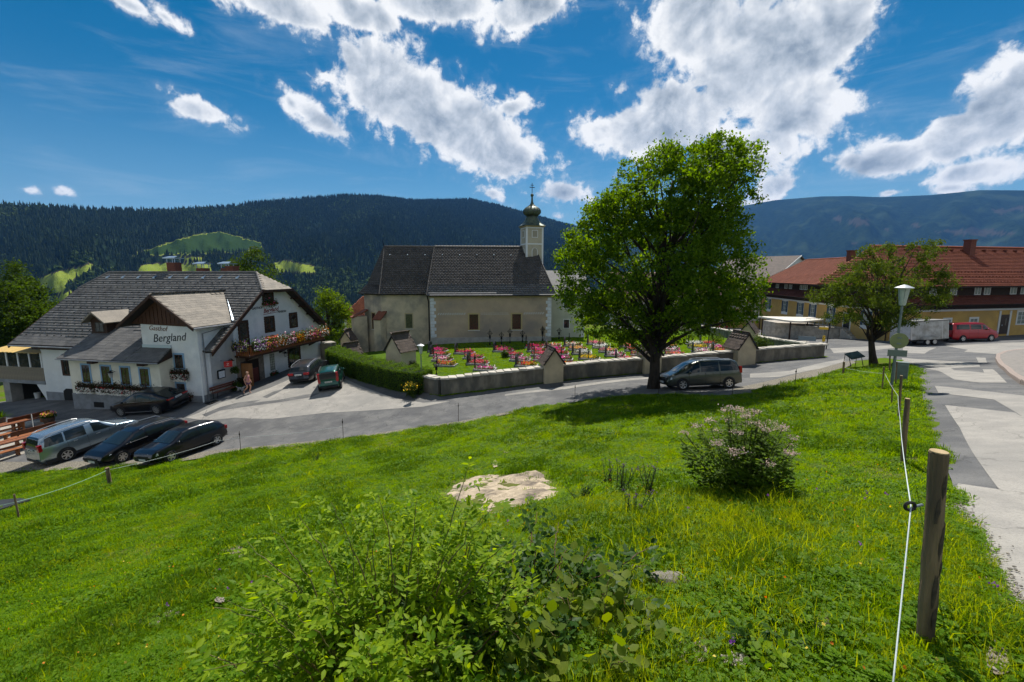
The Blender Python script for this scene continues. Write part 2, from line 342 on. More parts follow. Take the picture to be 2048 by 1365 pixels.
_A = np.zeros((_n + 3, _n + 3)); _A[:_n, :_n] = _tps(_d2) + np.eye(_n) * 25.0; _A[:_n, _n] = 1; _A[:_n, _n+1:] = _P; _A[_n, :_n] = 1; _A[_n+1:, :_n] = _P.T
_w = np.linalg.solve(_A, np.concatenate([_C[:, 2], [0, 0, 0]]))
def H_near(x, y):
    x = np.asarray(x, float); y = np.asarray(y, float); z = _w[_n] + _w[_n+1] * x + _w[_n+2] * y
    for (px, py), w in zip(_P, _w[:_n]): z = z + w * _tps((x - px) ** 2 + (y - py) ** 2)
    return z
def sst(x, a, b): t = np.clip((x - a) / (b - a), 0, 1); return t * t * (3 - 2 * t)
def _sky(us, vs, R_, dv):
    az = []; te = []
    for u, v in zip(us, vs):
        d = ray(u, v + dv); az.append(math.atan2(d.x, d.y)); te.append(d.z / math.hypot(d.x, d.y))
    return np.array(az), np.array(te)
_a1, _t1 = _sky([-500,0,200,330,450,540,620,700,760,830,900,940,1000,1060,1150,1250,1400,1600], [392,403,415,417,409,400,393,387,390,398,396,395,408,425,450,490,545,575], 0, 5)
_r1 = np.interp(_a1, [_a1[0], _a1[3], _a1[5], _a1[7], _a1[11], _a1[-1]], [2000, 2300, 2700, 3000, 3600, 4000])
_a2, _t2 = _sky([700,900,1100,1250,1400,1480,1550,1640,1700,1760,1860,1900,1960,2048,2300,2600], [560,530,480,450,425,412,400,393,392,394,390,386,380,380,385,400], 0, 0)
def wob(a, b, k=0):   # cheap smooth pseudo-noise
    return (np.sin(a * 1.0 + 1.3 * np.sin(b * 0.7 + k)) + 0.6 * np.sin(a * 2.3 + b * 1.1 + k) + 0.4 * np.sin(a * 4.9 - b * 2.7 + 2 * k) + 0.25 * np.sin(a * 9.7 + b * 5.3 + k)) / 2.25
def H_far(x, y):
    r = np.hypot(x, y); az = np.arctan2(x, y)
    base = -11 - 140 * sst(r, 95, 720)
    R1 = np.interp(az, _a1, _r1); z1 = np.interp(az, _a1, _t1) * R1
    t = np.clip((r - 760) / (R1 - 760), 0, 1)
    h1 = -152 + (z1 + 152) * (0.75 * t + 0.25 * t * t) + 55 * np.sin(np.pi * t) * wob(az * 16, r / 420) + 12 * np.sin(np.pi * t) * wob(az * 70, r / 120, 2)
    h1 = np.where(r > R1, z1 - (r - R1) * 0.32, h1); h1 = np.where(r < 760, -1e4, h1)
    R2 = 8500.0; z2 = np.interp(az, _a2, _t2) * R2; t2 = np.clip((r - 4800) / (R2 - 4800), 0, 1)
    h2 = -180 + (z2 + 180) * t2 + 190 * np.sin(np.pi * t2) * wob(az * 14, r / 1300, 1) + 50 * np.sin(np.pi * t2) * wob(az * 60, r / 420, 3)
    h2 = np.where(r > R2, z2 - (r - R2) * 0.3, h2); h2 = np.where(r < 4800, -1e4, h2)
    side = sst(az, R(33), R(44)) * (sst(r, 120, 330) * 20 - 4) * (1 - sst(r, 420, 800))     # wooded rise beyond the houses on the right
    return np.maximum(np.maximum(base + np.where(az > R(33), side + (base + 11) * -0.6, 0), h1), h2)
def H(x, y):
    x = np.asarray(x, float); y = np.asarray(y, float); r = np.hypot(x, y); w = sst(r, 82, 135)
    return H_near(np.clip(x, -95, 95), np.clip(y, -30, 95)) * (1 - w) + H_far(x, y) * w
def Hs(x, y): return float(H(np.array([x]), np.array([y]))[0])
_ts = np.concatenate([np.arange(1.2, 12, 0.08), np.arange(12, 110, 0.2)])
def G(u, v):
    """point where the line of sight through a pixel first meets the ground"""
    d = ray(u, v); x, y, z = d.x * _ts, d.y * _ts, d.z * _ts; b = z < H(x, y); k = int(np.argmax(b))
    if not b.any(): return Vector((x[-1], y[-1], H(x[-1:], y[-1:])[0]))
    lo, hi = _ts[max(k - 1, 0)], _ts[k]
    for _ in range(14):
        m = 0.5 * (lo + hi)
        if d.z * m < Hs(d.x * m, d.y * m): hi = m
        else: lo = m
    return d * hi
# near sheet: fine grid
GX, GY = np.arange(-78, 92.01, 0.5), np.arange(-14, 92.01, 0.5)
gx, gy = np.meshgrid(GX, GY); gz = H(gx, gy)
rip = 0.06 * (np.sin(gx * 2.1 + 1.7 * np.sin(gy * 0.9)) + np.sin(gy * 2.7 + 1.3 * np.sin(gx * 1.3))) * 0.5
# ---- paved areas, edges traced on the ground
def gpts(px): return [tuple(G(u, v)) for (u, v) in px]
NEAR_EDGE = [(-220,988),(0,948),(140,938),(281,931),(375,919),(480,903),(690,880),(920,846),(1090,812),(1190,799),(1300,789),(1400,792),(1500,787),(1590,767),(1660,748),(1715,722),(1770,716),(1812,722),(1832,738),(1840,760),(1846,800),(1858,850),(1880,905),(1903,960),(1920,1020),(1950,1085),(1988,1150),(2040,1230)]
edge = [p[:2] for p in gpts(NEAR_EDGE)]
pave = edge + [(3.6, 0.6), (4.6, -2.5), (6.0, -9.0), (30, -9), (84, 10), (84, 62), (48, 90), (24, 90), (14, 70), (20, 62)]
WALL_A, WALL_B, WALL_L = G(880, 794), G(1655, 715), G(835, 781)
WALL_C = G(1388, 662)
pave += [(WALL_C.x - .3, WALL_C.y + .3), (WALL_B.x, WALL_B.y), (WALL_A.x, WALL_A.y), (WALL_L.x, WALL_L.y)]
pave += [tuple(G(700, 757)[:2]), tuple(G(640, 728)[:2]), (-15.6, 46.5), (-19.5, 47), (-24, 36), (-40, 38), (-52, 40), (-52, 30)]
def sheet(name, poly, mat, dz, step=0.6, parent=None, kind=None, hole=None):
    """flat-lying sheet that follows the ground, cut exactly along poly"""
    pts = []; n = len(poly)
    for i in range(n):
        a, b = Vector(poly[i][:2]), Vector(poly[(i + 1) % n][:2]); k = max(1, int((b - a).length / step))
        pts += [a + (b - a) * (j / k) for j in range(k)]
    nb = len(pts); edges = [(i, (i + 1) % nb) for i in range(nb)]
    xs = [p.x for p in pts]; ys = [p.y for p in pts]
    qx, qy = np.meshgrid(np.arange(min(xs), max(xs), step), np.arange(min(ys), max(ys), step)); qx = qx.ravel(); qy = qy.ravel()
    m = in_poly(qx, qy, [(p.x, p.y) for p in pts]); pts += [Vector((a, b)) for a, b in zip(qx[m], qy[m])]
    v, e, f, *_ = delaunay_2d_cdt(pts, edges, [], 1, 1e-4)
    v = np.array([(p.x, p.y) for p in v]); z = H(v[:, 0], v[:, 1]) + dz
    o = mesh_np(name, np.column_stack([v, z]), [tuple(t) for t in f], mat, parent, True)
    bm = bmesh.new(); bm.from_mesh(o.data); bmesh.ops.recalc_face_normals(bm, faces=bm.faces)
    if sum(fc.normal.z for fc in bm.faces) < 0: bmesh.ops.reverse_faces(bm, faces=bm.faces)
    bm.to_mesh(o.data); bm.free()
    if kind: o['kind'] = kind
    return o
paved_mask = in_poly(gx, gy, pave)
gz2 = gz + np.where(paved_mask, -0.05, rip)
def mat_ground():
    m = M('meadow_soil', (0.07, 0.13, 0.008), (0.10, 0.14, 0.016), scale=1.3, rough=1.0, spec=0.0, bump=0.05, bscale=9, c3=(0.11, 0.10, 0.045), s3=0.35, obj=False)
    return m
idx = np.arange(gx.size).reshape(gx.shape)
fq = np.stack([idx[:-1, :-1], idx[:-1, 1:], idx[1:, 1:], idx[1:, :-1]], -1).reshape(-1, 4)
ground = mesh_np('ground', np.column_stack([gx.ravel(), gy.ravel(), gz2.ravel()]), fq, mat_ground(), None, True); tag(ground, kind='structure')
# far sheet: polar fan to beyond the mountains
raz = np.concatenate([np.linspace(R(-85), R(85), 900)]); rr = np.concatenate([np.geomspace(60, 700, 60), np.geomspace(715, 4700, 190), np.geomspace(4740, 15000, 110)])
pa, pr = np.meshgrid(raz, rr); fx, fy = pr * np.sin(pa), pr * np.cos(pa); fz = H(fx, fy)
inside = (fx > GX[0] + 1) & (fx < GX[-1] - 1) & (fy < GY[-1] - 1) & (fy > GY[0]); fz = np.where(inside, fz - 6.0, fz - 0.05)
FIELDS = [[(70,562),(108,545),(150,535),(186,527),(192,536),(150,560),(118,588),(84,578)], [(120,590),(135,570),(120,600)],
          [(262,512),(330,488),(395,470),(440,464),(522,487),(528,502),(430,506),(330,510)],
          [(276,540),(285,530),(330,526),(425,528),(420,552),(276,552)], [(360,513),(408,515),(405,524),(362,522)], [(545,527),(570,520),(630,533),(632,546),(560,548)], [(100,600),(150,575),(130,620)]]
CLEAR = [[(1690,440),(1712,434),(1738,440),(1738,453),(1700,450)], [(1668,436),(1682,432),(1680,447)], [(1700,482),(1716,480),(1714,491),(1702,490)], [(1762,455),(1778,458),(1774,466)], [(1872,462),(1960,455),(2040,468),(2000,474),(1900,470)], [(1815,452),(1838,446),(1838,458)], [(1985,420),(2048,410),(2048,422),(1990,428)]]
uu, vv = proj_np(fx, fy, fz); fld = np.zeros(fx.shape)
for k, p in enumerate(FIELDS): fld = np.maximum(fld, (in_poly(uu, vv, p) & (pr < 4000)) * (2.0 if k == 2 else 1.0))  # upper field marked apart, to carry a painted cloud shadow
for p in CLEAR: fld = np.where(in_poly(uu + 5 * wob(uu / 9, vv / 5), vv + 4 * wob(uu / 7, vv / 4, 2), p) & (pr > 5000), 0.42, fld)
idx = np.arange(fx.size).reshape(fx.shape)
fq = np.stack([idx[:-1, :-1], idx[:-1, 1:], idx[1:, 1:], idx[1:, :-1]], -1).reshape(-1, 4)
mh = bpy.data.materials.new('hill_cover'); mh.use_nodes = True; nt = mh.node_tree; pb = nt.nodes['Principled BSDF']; pb.inputs['Roughness'].default_value = 1.0; pb.inputs['Specular IOR Level'].default_value = 0.0
ps = N(nt, 'ShaderNodeNewGeometry').outputs['Position']; at = N(nt, 'ShaderNodeAttribute', attribute_name='fld')
nA = N(nt, 'ShaderNodeTexNoise', i={'Scale': 0.02, 'Detail': 6.0, 'Roughness': 0.7}); L(nt, ps, nA.inputs['Vector'])
nB = N(nt, 'ShaderNodeTexNoise', i={'Scale': 0.0024, 'Detail': 7.0, 'Roughness': 0.6}); L(nt, ps, nB.inputs['Vector'])
forest = mixc(nt, smooth(nt, nA.outputs[0], 0.35, 0.7), (0.006, 0.012, 0.007), (0.020, 0.034, 0.014))
forest = mixc(nt, smooth(nt, nB.outputs[0], 0.50, 0.66), forest, (0.032, 0.048, 0.022))
mead = mixc(nt, nA.outputs[0], (0.15, 0.21, 0.026), (0.21, 0.24, 0.04)); cl = mixc(nt, nA.outputs[0], (0.075, 0.055, 0.040), (0.03, 0.035, 0.022))
c1 = mixc(nt, smooth(nt, at.outputs['Fac'], 0.1, 0.45), forest, cl); c2 = mixc(nt, smooth(nt, at.outputs['Fac'], 0.6, 0.95), c1, mead); c2 = mixc(nt, smooth(nt, at.outputs['Fac'], 1.3, 1.7), c2, mixc(nt, nA.outputs[0], (0.020, 0.042, 0.011), (0.032, 0.058, 0.015))); L(nt, c2, pb.inputs['Base Color'])  # last mix: cloud shadow put into the upper field's green
bp = N(nt, 'ShaderNodeBump', i={'Strength': 0.7, 'Distance': 14.0}); L(nt, nA.outputs[0], bp.inputs['Height']); L(nt, bp.outputs[0], pb.inputs['Normal'])
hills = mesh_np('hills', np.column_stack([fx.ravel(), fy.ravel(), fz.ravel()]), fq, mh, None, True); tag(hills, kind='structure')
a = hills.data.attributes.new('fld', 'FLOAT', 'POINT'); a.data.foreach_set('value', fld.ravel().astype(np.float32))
# ---- far woods: conifers and rounder broadleaf crowns, one mass
def conifer(seed, h=1.0, r=0.2, tiers=5, n=7):
    q = random.Random(seed); vs, fs = [], []
    for t in range(tiers):
        z0 = 0.10 + 0.82 * t / tiers; z1 = min(1.0, z0 + 1.55 / tiers); rad = r * (1 - t / tiers) ** 0.85 + 0.02; k = len(vs)
        vs.append((0, 0, z1))
        for i in range(n):
            a = 2 * math.pi * (i + q.random() * 0.5) / n; rq = rad * q.uniform(0.7, 1.2); vs.append((rq * math.cos(a), rq * math.sin(a), z0 - q.random() * 0.04))
        fs += [(k, k + 1 + i, k + 1 + (i + 1) % n) for i in range(n)]
    return [(x * h, y * h, z * h) for x, y, z in vs], fs
def round_crown(seed):
    mb = MB(); q = random.Random(seed)
    for i in range(6): mb.blob((q.uniform(-.25, .25), q.uniform(-.25, .25), q.uniform(.3, .8)), (q.uniform(.18, .3), q.uniform(.18, .3), q.uniform(.15, .25)), seed + i, 1, 0.3)
    return mb.v, mb.f
m_con = leaf_mat('far_conifer', (0.008, 0.018, 0.010), (0.032, 0.050, 0.018), 0.0, 1.0); m_dec = leaf_mat('far_broadleaf', (0.028, 0.055, 0.012), (0.075, 0.11, 0.025), 0.0, 1.0)
pro = [proto('far_conifer_a', *conifer(1), m_con), proto('far_conifer_b', *conifer(2, 1, 0.16, 6, 6), m_con), proto('far_broadleaf_a', *round_crown(3), m_dec)]
nt_ = 190000
ra = rng.uniform(R(-56), R(56), nt_); rd = np.sqrt(rng.uniform(150.0 ** 2, 4200.0 ** 2, nt_)); k2 = 30000
ra = np.concatenate([ra, rng.uniform(R(-56), R(-8), k2), rng.uniform(R(40), R(56), 6000)]); rd = np.concatenate([rd, np.sqrt(rng.uniform(130.0 ** 2, 1300.0 ** 2, k2)), rng.uniform(180, 600, 6000)])
tx, ty = rd * np.sin(ra), rd * np.cos(ra); tz = H(tx, ty) - 0.3; tu, tv = proj_np(tx, ty, tz + 8)
tu1, tv1 = proj_np(tx, ty, tz + 24)
keep = ~((rd < 800) & (tv1 < np.where(tu > 1250, 486, 512))) & ((rd > 320) | (tu > 1250)) & (rd < np.interp(ra, _a1, _r1) + 80) & (tu > -120) & (tu < 2180) & ~((tu > 1250) & ((rd > 800) | (tu < 1900))) & (tv < 700)
tu0, tv0 = proj_np(tx, ty, tz)
for p in FIELDS: keep &= ~(in_poly(tu0, tv0, p) | (in_poly(tu0, tv0 - 6, p) & (rd < 1500)))
tx, ty, tz, rd = tx[keep], ty[keep], tz[keep], rd[keep]; n_ = len(tx)
dec = (rng.random(n_) < np.where((rd < 1400) & (wob(tx / 90, ty / 90) > -0.15), 0.62, np.where(wob(tx / 260, ty / 260, 4) > .45, .35, .04))); ixx = np.where(dec, 2, rng.integers(0, 2, n_)).astype(float)
far_forest = scatter('forest', np.column_stack([tx, ty, tz]), rng.uniform(0, 6.28, n_), np.where(dec, rng.uniform(8, 13, n_), rng.uniform(13, 24, n_)) * np.where(rd < 900, 0.68, 0.84) * np.where(rd > 2600, 1.25, 1.0), pro, ixx,
                     label='dark spruce and mixed woods covering the far hillsides', cat='forest')
# ================================================================ ROADS
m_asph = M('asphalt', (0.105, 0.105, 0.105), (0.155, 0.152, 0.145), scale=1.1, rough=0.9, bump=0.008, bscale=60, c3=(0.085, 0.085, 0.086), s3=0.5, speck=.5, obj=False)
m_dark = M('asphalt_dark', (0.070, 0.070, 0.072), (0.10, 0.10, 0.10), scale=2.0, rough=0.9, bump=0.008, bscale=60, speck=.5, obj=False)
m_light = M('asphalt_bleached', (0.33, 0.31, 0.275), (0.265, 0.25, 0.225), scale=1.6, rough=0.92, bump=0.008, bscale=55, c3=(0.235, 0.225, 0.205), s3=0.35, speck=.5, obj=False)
m_conc = M('concrete_strip', (0.36, 0.33, 0.28), (0.26, 0.245, 0.21), scale=3.0, rough=0.9, bump=0.006, bscale=40, obj=False)
m_gravel = M('gravel', (0.25, 0.225, 0.18), (0.12, 0.11, 0.085), scale=16, rough=1.0, bump=0.04, bscale=30, lo=0.4, hi=0.6, obj=False)
road = sheet('road', pave, m_asph, 0.0, 0.6, None, 'structure')
def patch(px, mat, dz=0.006, name='asphalt_patch', world=None):
    return sheet(name, ([p[:2] for p in gpts(px)] if px else []) + (world or []), mat, dz, 0.45, road)
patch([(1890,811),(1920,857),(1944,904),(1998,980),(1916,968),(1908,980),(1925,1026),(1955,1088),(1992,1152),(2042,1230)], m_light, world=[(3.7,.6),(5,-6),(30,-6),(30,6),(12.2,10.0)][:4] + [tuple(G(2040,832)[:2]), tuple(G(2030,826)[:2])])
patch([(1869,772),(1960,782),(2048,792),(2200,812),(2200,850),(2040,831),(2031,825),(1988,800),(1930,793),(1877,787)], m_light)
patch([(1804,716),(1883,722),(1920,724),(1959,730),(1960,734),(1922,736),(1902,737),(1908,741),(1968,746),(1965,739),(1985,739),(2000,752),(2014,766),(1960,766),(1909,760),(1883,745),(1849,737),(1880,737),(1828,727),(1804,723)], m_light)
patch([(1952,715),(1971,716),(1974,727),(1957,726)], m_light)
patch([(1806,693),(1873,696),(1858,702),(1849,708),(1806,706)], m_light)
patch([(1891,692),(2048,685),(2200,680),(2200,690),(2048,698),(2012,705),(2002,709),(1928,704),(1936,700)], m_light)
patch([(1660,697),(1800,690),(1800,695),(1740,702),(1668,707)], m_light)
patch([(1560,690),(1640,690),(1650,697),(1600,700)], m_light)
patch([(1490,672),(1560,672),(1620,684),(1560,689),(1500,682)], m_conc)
# lower road and forecourt
patch([(372,836),(398,826),(440,806),(500,790),(540,776),(600,750),(640,737),(668,748),(720,772),(790,797),(846,806),(900,803),(846,814),(760,820),(652,826),(600,832),(545,838),(505,838),(470,836),(410,842)], m_light)
patch([(404,830),(440,815),(475,806),(522,800),(508,806),(560,800),(610,790),(640,787),(622,795),(560,805),(500,813),(440,822),(412,834)], m_asph, 0.011)
patch([(524,795),(548,783),(570,778),(552,788),(534,797)], m_asph, 0.011)
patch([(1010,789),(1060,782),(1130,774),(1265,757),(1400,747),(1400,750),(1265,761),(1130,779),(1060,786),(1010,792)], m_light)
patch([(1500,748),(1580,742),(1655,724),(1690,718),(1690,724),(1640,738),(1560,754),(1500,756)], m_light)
patch([(0,846),(60,842),(165,838),(140,846),(90,850),(0,862)], m_conc)
patch([(0,905),(40,900),(88,886),(92,895),(55,905),(15,920),(0,922)], m_conc)
patch([(0,866),(40,862),(110,872),(95,884),(30,899),(0,903)], m_conc)
# loose gravel along the foot of the meadow
sheet('gravel_verge', [tuple(p[:2]) for p in gpts([(-220,990),(0,950),(140,940),(281,933),(375,921),(480,905),(690,882),(920,848),(1040,824),(1040,820),(920,843),(690,876),(480,897),(420,902),(375,911),(281,921),(140,924),(0,924),(-220,950)])], m_gravel, 0.012, 0.45, road)
sheet('gravel_verge', [tuple(p[:2]) for p in gpts([(1460,790),(1590,770),(1660,751),(1716,724),(1700,722),(1640,738),(1560,757),(1470,776)])], m_gravel, 0.012, 0.45, road)
sheet('gravel_verge', [tuple(p[:2]) for p in gpts([(1908,975),(1925,1030),(1960,1098),(1999,1165),(2046,1240),(2030,1250),(1980,1160),(1940,1090),(1910,1030),(1898,975)])], m_gravel, 0.014, 0.3, road)
# raised paved island with a kerb of setts
isl = [p[:2] for p in gpts([(2300,850),(2048,769),(2022,751),(2005,736),(1995,721),(1996,713),(2012,706),(2048,701),(2300,690)])]
pave_is = sheet('pavement_island', isl, M('setts', (0.25, 0.225, 0.20), (0.17, 0.16, 0.145), scale=5, rough=0.9, bump=0.02, bscale=14, obj=False), 0.115, 0.5, None, 'structure')
m_kerb = M('kerb_stone', (0.33, 0.265, 0.225), (0.25, 0.205, 0.18), scale=9, rough=0.9, bump=0.01)
def along(path, step):
    out = []; acc = 0.0
    for a, b in zip(path[:-1], path[1:]):
        a = Vector(a[:2]); b = Vector(b[:2]); l = (b - a).length; t = (step - acc) if acc else 0.0
        while t <= l:
            out.append((a + (b - a) * (t / l), (b - a).normalized())); t += step
        acc = (acc + l) % step
    return out
kb = MB().box(-0.235, 0.235, -0.09, 0.09, -0.1, 0.135); ksrc = kb.build('kerb_stone', m_kerb, pave_is, bevel=0.012); first = True
for p, d in along(isl, 0.49):
    o = ksrc if first else inst(ksrc, 'kerb_stone', pave_is)
    o.location = (p.x, p.y, Hs(p.x, p.y)); o.rotation_euler = (0, 0, math.atan2(d.y, d.x)); first = False
# ================================================================ SHARED BUILDERS
def slate_mat(name, ca, cb, rough=0.7):
    if name in MATS: return MATS[name]
    m = bpy.data.materials.new(name); m.use_nodes = True; nt = m.node_tree; b = nt.nodes['Principled BSDF']
    at = N(nt, 'ShaderNodeAttribute', attribute_name='rnd'); oi = N(nt, 'ShaderNodeObjectInfo'); f = math_n(nt, 'FRACT', math_n(nt, 'ADD', at.outputs['Fac'], oi.outputs['Random']))
    ps = N(nt, 'ShaderNodeNewGeometry').outputs['Position']
    n1 = N(nt, 'ShaderNodeTexNoise', i={'Scale': 1.1, 'Detail': 6.0, 'Roughness': 0.65}); L(nt, ps, n1.inputs['Vector'])
    n2 = N(nt, 'ShaderNodeTexNoise', i={'Scale': 22.0, 'Detail': 3.0}); L(nt, ps, n2.inputs['Vector'])
    k = math_n(nt, 'ADD', math_n(nt, 'MULTIPLY', f, 0.5), math_n(nt, 'MULTIPLY', smooth(nt, n1.outputs[0], 0.35, 0.68), 0.5))
    col = mixc(nt, k, ca, cb); col = mixc(nt, math_n(nt, 'MULTIPLY', smooth(nt, n2.outputs[0], 0.5, 0.75), 0.35), col, tuple(x * 1.7 for x in cb))
    L(nt, col, b.inputs['Base Color']); b.inputs['Roughness'].default_value = rough; b.inputs['Specular IOR Level'].default_value = 0.18
    bp = N(nt, 'ShaderNodeBump', i={'Strength': 0.6, 'Distance': 0.01}); L(nt, n2.outputs[0], bp.inputs['Height']); L(nt, bp.outputs[0], b.inputs['Normal'])
    MATS[name] = m; return m
def tiles(parent, o, ux, up, poly, w, h, mat, single=0, name='slate', thick=0.008, lap=1.28, lift=0.02, bond=0.5, seed=1, order=1):
    """courses of separate tiles on a roof plane; o: corner on the eave, ux along it, up along the slope, poly: outline in (s,t) metres.
    the first `single` tiles (from the eave up when order=1) are objects of their own, the others one joined part"""
    o = Vector(o); ux = Vector(ux).normalized(); up = Vector(up).normalized(); nr = ux.cross(up).normalized()
    if nr.z < 0: nr = -nr
    q = random.Random(seed); ss = [p[0] for p in poly]; tt = [p[1] for p in poly]; pos = []
    nrow = int((max(tt) - min(tt)) / h) + 1
    def span(t):   # outline is convex: its extent at height t
        xs_ = []
        for (s0, t0), (s1, t1) in zip(poly, list(poly[1:]) + [poly[0]]):
            if (t0 - t) * (t1 - t) <= 0 and t0 != t1: xs_.append(s0 + (s1 - s0) * (t - t0) / (t1 - t0))
        return (min(xs_), max(xs_)) if len(xs_) > 1 else None
    for r_ in range(nrow):
        t = min(tt) + r_ * h; sp_ = span(min(t + h * .5, max(tt) - .01)); s = min(ss) - w * (bond if r_ % 2 else 0)
        if sp_ is None: continue
        while s < sp_[1]:
            a_, b_ = max(s, sp_[0]), min(s + w, sp_[1])
            if b_ - a_ > .06: pos.append(((a_ + b_) / 2, t + h * 0.5, b_ - a_))
            s += w
    L_ = h * lap; tilt = math.asin(min(0.5, thick * 1.1 / h))
    shape = [(-w/2*.985, 0, 0), (w/2*.985, 0, 0), (w/2*.985, L_, 0), (-w/2*.985, L_, 0), (-w/2*.985, 0, thick), (w/2*.985, 0, thick), (w/2*.985, L_, thick), (-w/2*.985, L_, thick)]
    fcs = [(0,3,2,1),(4,5,6,7),(0,1,5,4),(1,2,6,5),(2,3,7,6),(3,0,4,7)]
    base = Matrix((ux, up, nr)).transposed().to_4x4()
    src = None; V = []; F = []; RN = []
    if order < 0: pos = pos[::-1]
    done_ = 0
    for i, (s, t, wi) in enumerate(pos):
        p = o + ux * s + up * (t - h * 0.5) + nr * (lift + q.uniform(0, 0.004))
        mx = Matrix.Translation(p) @ base @ Matrix.Rotation(-tilt, 4, 'X') @ Matrix.Rotation(q.uniform(-.012, .012), 4, 'Z')
        if done_ < single and wi > w * .99:
            done_ += 1
            if src is None: src = MB().add(shape, fcs).build(name, mat, parent); ob = src
            else: ob = inst(src, name, parent)
            ob.matrix_local = mx
        else:
            k = len(V); V += [mx @ Vector((v[0] * wi / w, v[1], v[2])) for v in shape]; F += [tuple(a + k for a in f) for f in fcs]; RN += [q.random()] * 6
    if V:
        ob = mesh_np(name + '_field', V, np.array(F), mat, parent, rnd=RN); ob['kind'] = 'stuff'
    return len(pos)
def win(parent, p, rz, w, h, sur, frm, gls, sw=0.1, nx=2, ny=2, proud=0.035, sill=None, fw=0.05, label=None, wav=False):
    """window: frame mesh with glazing bars, and below it the pane and the painted surround; local -Y looks outward"""
    m = MB(); y0, y1 = -0.028, -0.004
    m.box(-w/2, -w/2+fw, y0, y1, 0, h).box(w/2-fw, w/2, y0, y1, 0, h).box(-w/2+fw, w/2-fw, y0, y1, 0, fw).box(-w/2+fw, w/2-fw, y0, y1, h-fw, h)
    for i in range(1, nx): x = -w/2 + w*i/nx; m.box(x-fw*.45, x+fw*.45, y0+.002, y1, fw, h-fw)
    for j in range(1, ny): z = h*j/ny; m.box(-w/2+fw, w/2-fw, y0+.004, y1, z-fw*.3, z+fw*.3)
    f = m.build('window', frm, parent); f.location = p; f.rotation_euler = (0, 0, rz)
    Box('pane', gls, f, -w/2+.01, w/2-.01, -0.012, -0.002, 0.01, h-.01)
    if sur:
        s = MB(); a = sw
        s.box(-w/2-a, -w/2, -proud, -0.001, -a*.6, h+a).box(w/2, w/2+a, -proud, -0.001, -a*.6, h+a).box(-w/2, w/2, -proud, -0.001, h, h+a).box(-w/2, w/2, -proud, -0.001, -a*.6, 0)
        if wav:
            for k in range(8): s.box(-w/2-a-.03, -w/2-a+.01, -proud+.004, -0.001, k*h/8, k*h/8+h/16).box(w/2+a-.01, w/2+a+.03, -proud+.004, -0.001, k*h/8, k*h/8+h/16)
        s.build('surround', sur, f)
    if sill: Box('sill', sill, f, -w/2-sw, w/2+sw, -0.10, -0.001, -sw*.6-.05, -sw*.6-.001)
    if label: f['label'] = label
    return f
def leafcloud(name, P, size, mat, parent=None, nrm=None, jit=0.5, asp=0.55, seed=0, up=0.0, fold=0.18):
    """many single leaves: each a small folded diamond of its own colour"""
    g = np.random.default_rng(seed); P = np.asarray(P, float); n = len(P); sz = size * g.uniform(1 - jit, 1 + jit * .6, n)
    d = g.normal(size=(n, 3)); d[:, 2] -= up; d /= np.linalg.norm(d, axis=1)[:, None]
    k = g.normal(size=(n, 3))
    if nrm is not None: k = k * 0.55 + np.asarray(nrm)
    s = np.cross(d, k); s /= (np.linalg.norm(s, axis=1)[:, None] + 1e-9); nn = np.cross(s, d)
    a = P - d * sz[:, None] * .5; b = P + d * sz[:, None] * .5; mid = P - d * sz[:, None] * .06 - nn * (sz * fold)[:, None] * 0
    l = mid + s * (sz * asp * .5)[:, None] + nn * (sz * fold)[:, None]; r = mid - s * (sz * asp * .5)[:, None] + nn * (sz * fold)[:, None]
    V = np.stack([a, l, b, r], 1).reshape(-1, 3); i = np.arange(n) * 4
    F = np.concatenate([np.stack([i, i + 1, i + 2], 1), np.stack([i, i + 2, i + 3], 1)]); rn = g.random(n)
    return mesh_np(name, V, F, mat, parent, rnd=np.concatenate([rn, rn]))
m_fol = leaf_mat('box_foliage', (0.030, 0.060, 0.012), (0.075, 0.115, 0.022), 0.35); m_fol2 = leaf_mat('box_foliage_dark', (0.02, 0.035, 0.012), (0.06, 0.035, 0.02), 0.25)
FLOW = {n: leaf_mat('petals_' + n, a, b, 0.3) for n, a, b in [('red', (0.45, 0.015, 0.02), (0.62, 0.05, 0.03)), ('pink', (0.62, 0.10, 0.20), (0.75, 0.30, 0.36)), ('white', (0.70, 0.68, 0.62), (0.82, 0.80, 0.78)), ('orange', (0.62, 0.16, 0.02), (0.70, 0.28, 0.03)), ('yellow', (0.68, 0.48, 0.03), (0.72, 0.58, 0.12)), ('violet', (0.20, 0.06, 0.30), (0.34, 0.12, 0.40)), ('magenta', (0.55, 0.03, 0.22), (0.66, 0.10, 0.30))]}
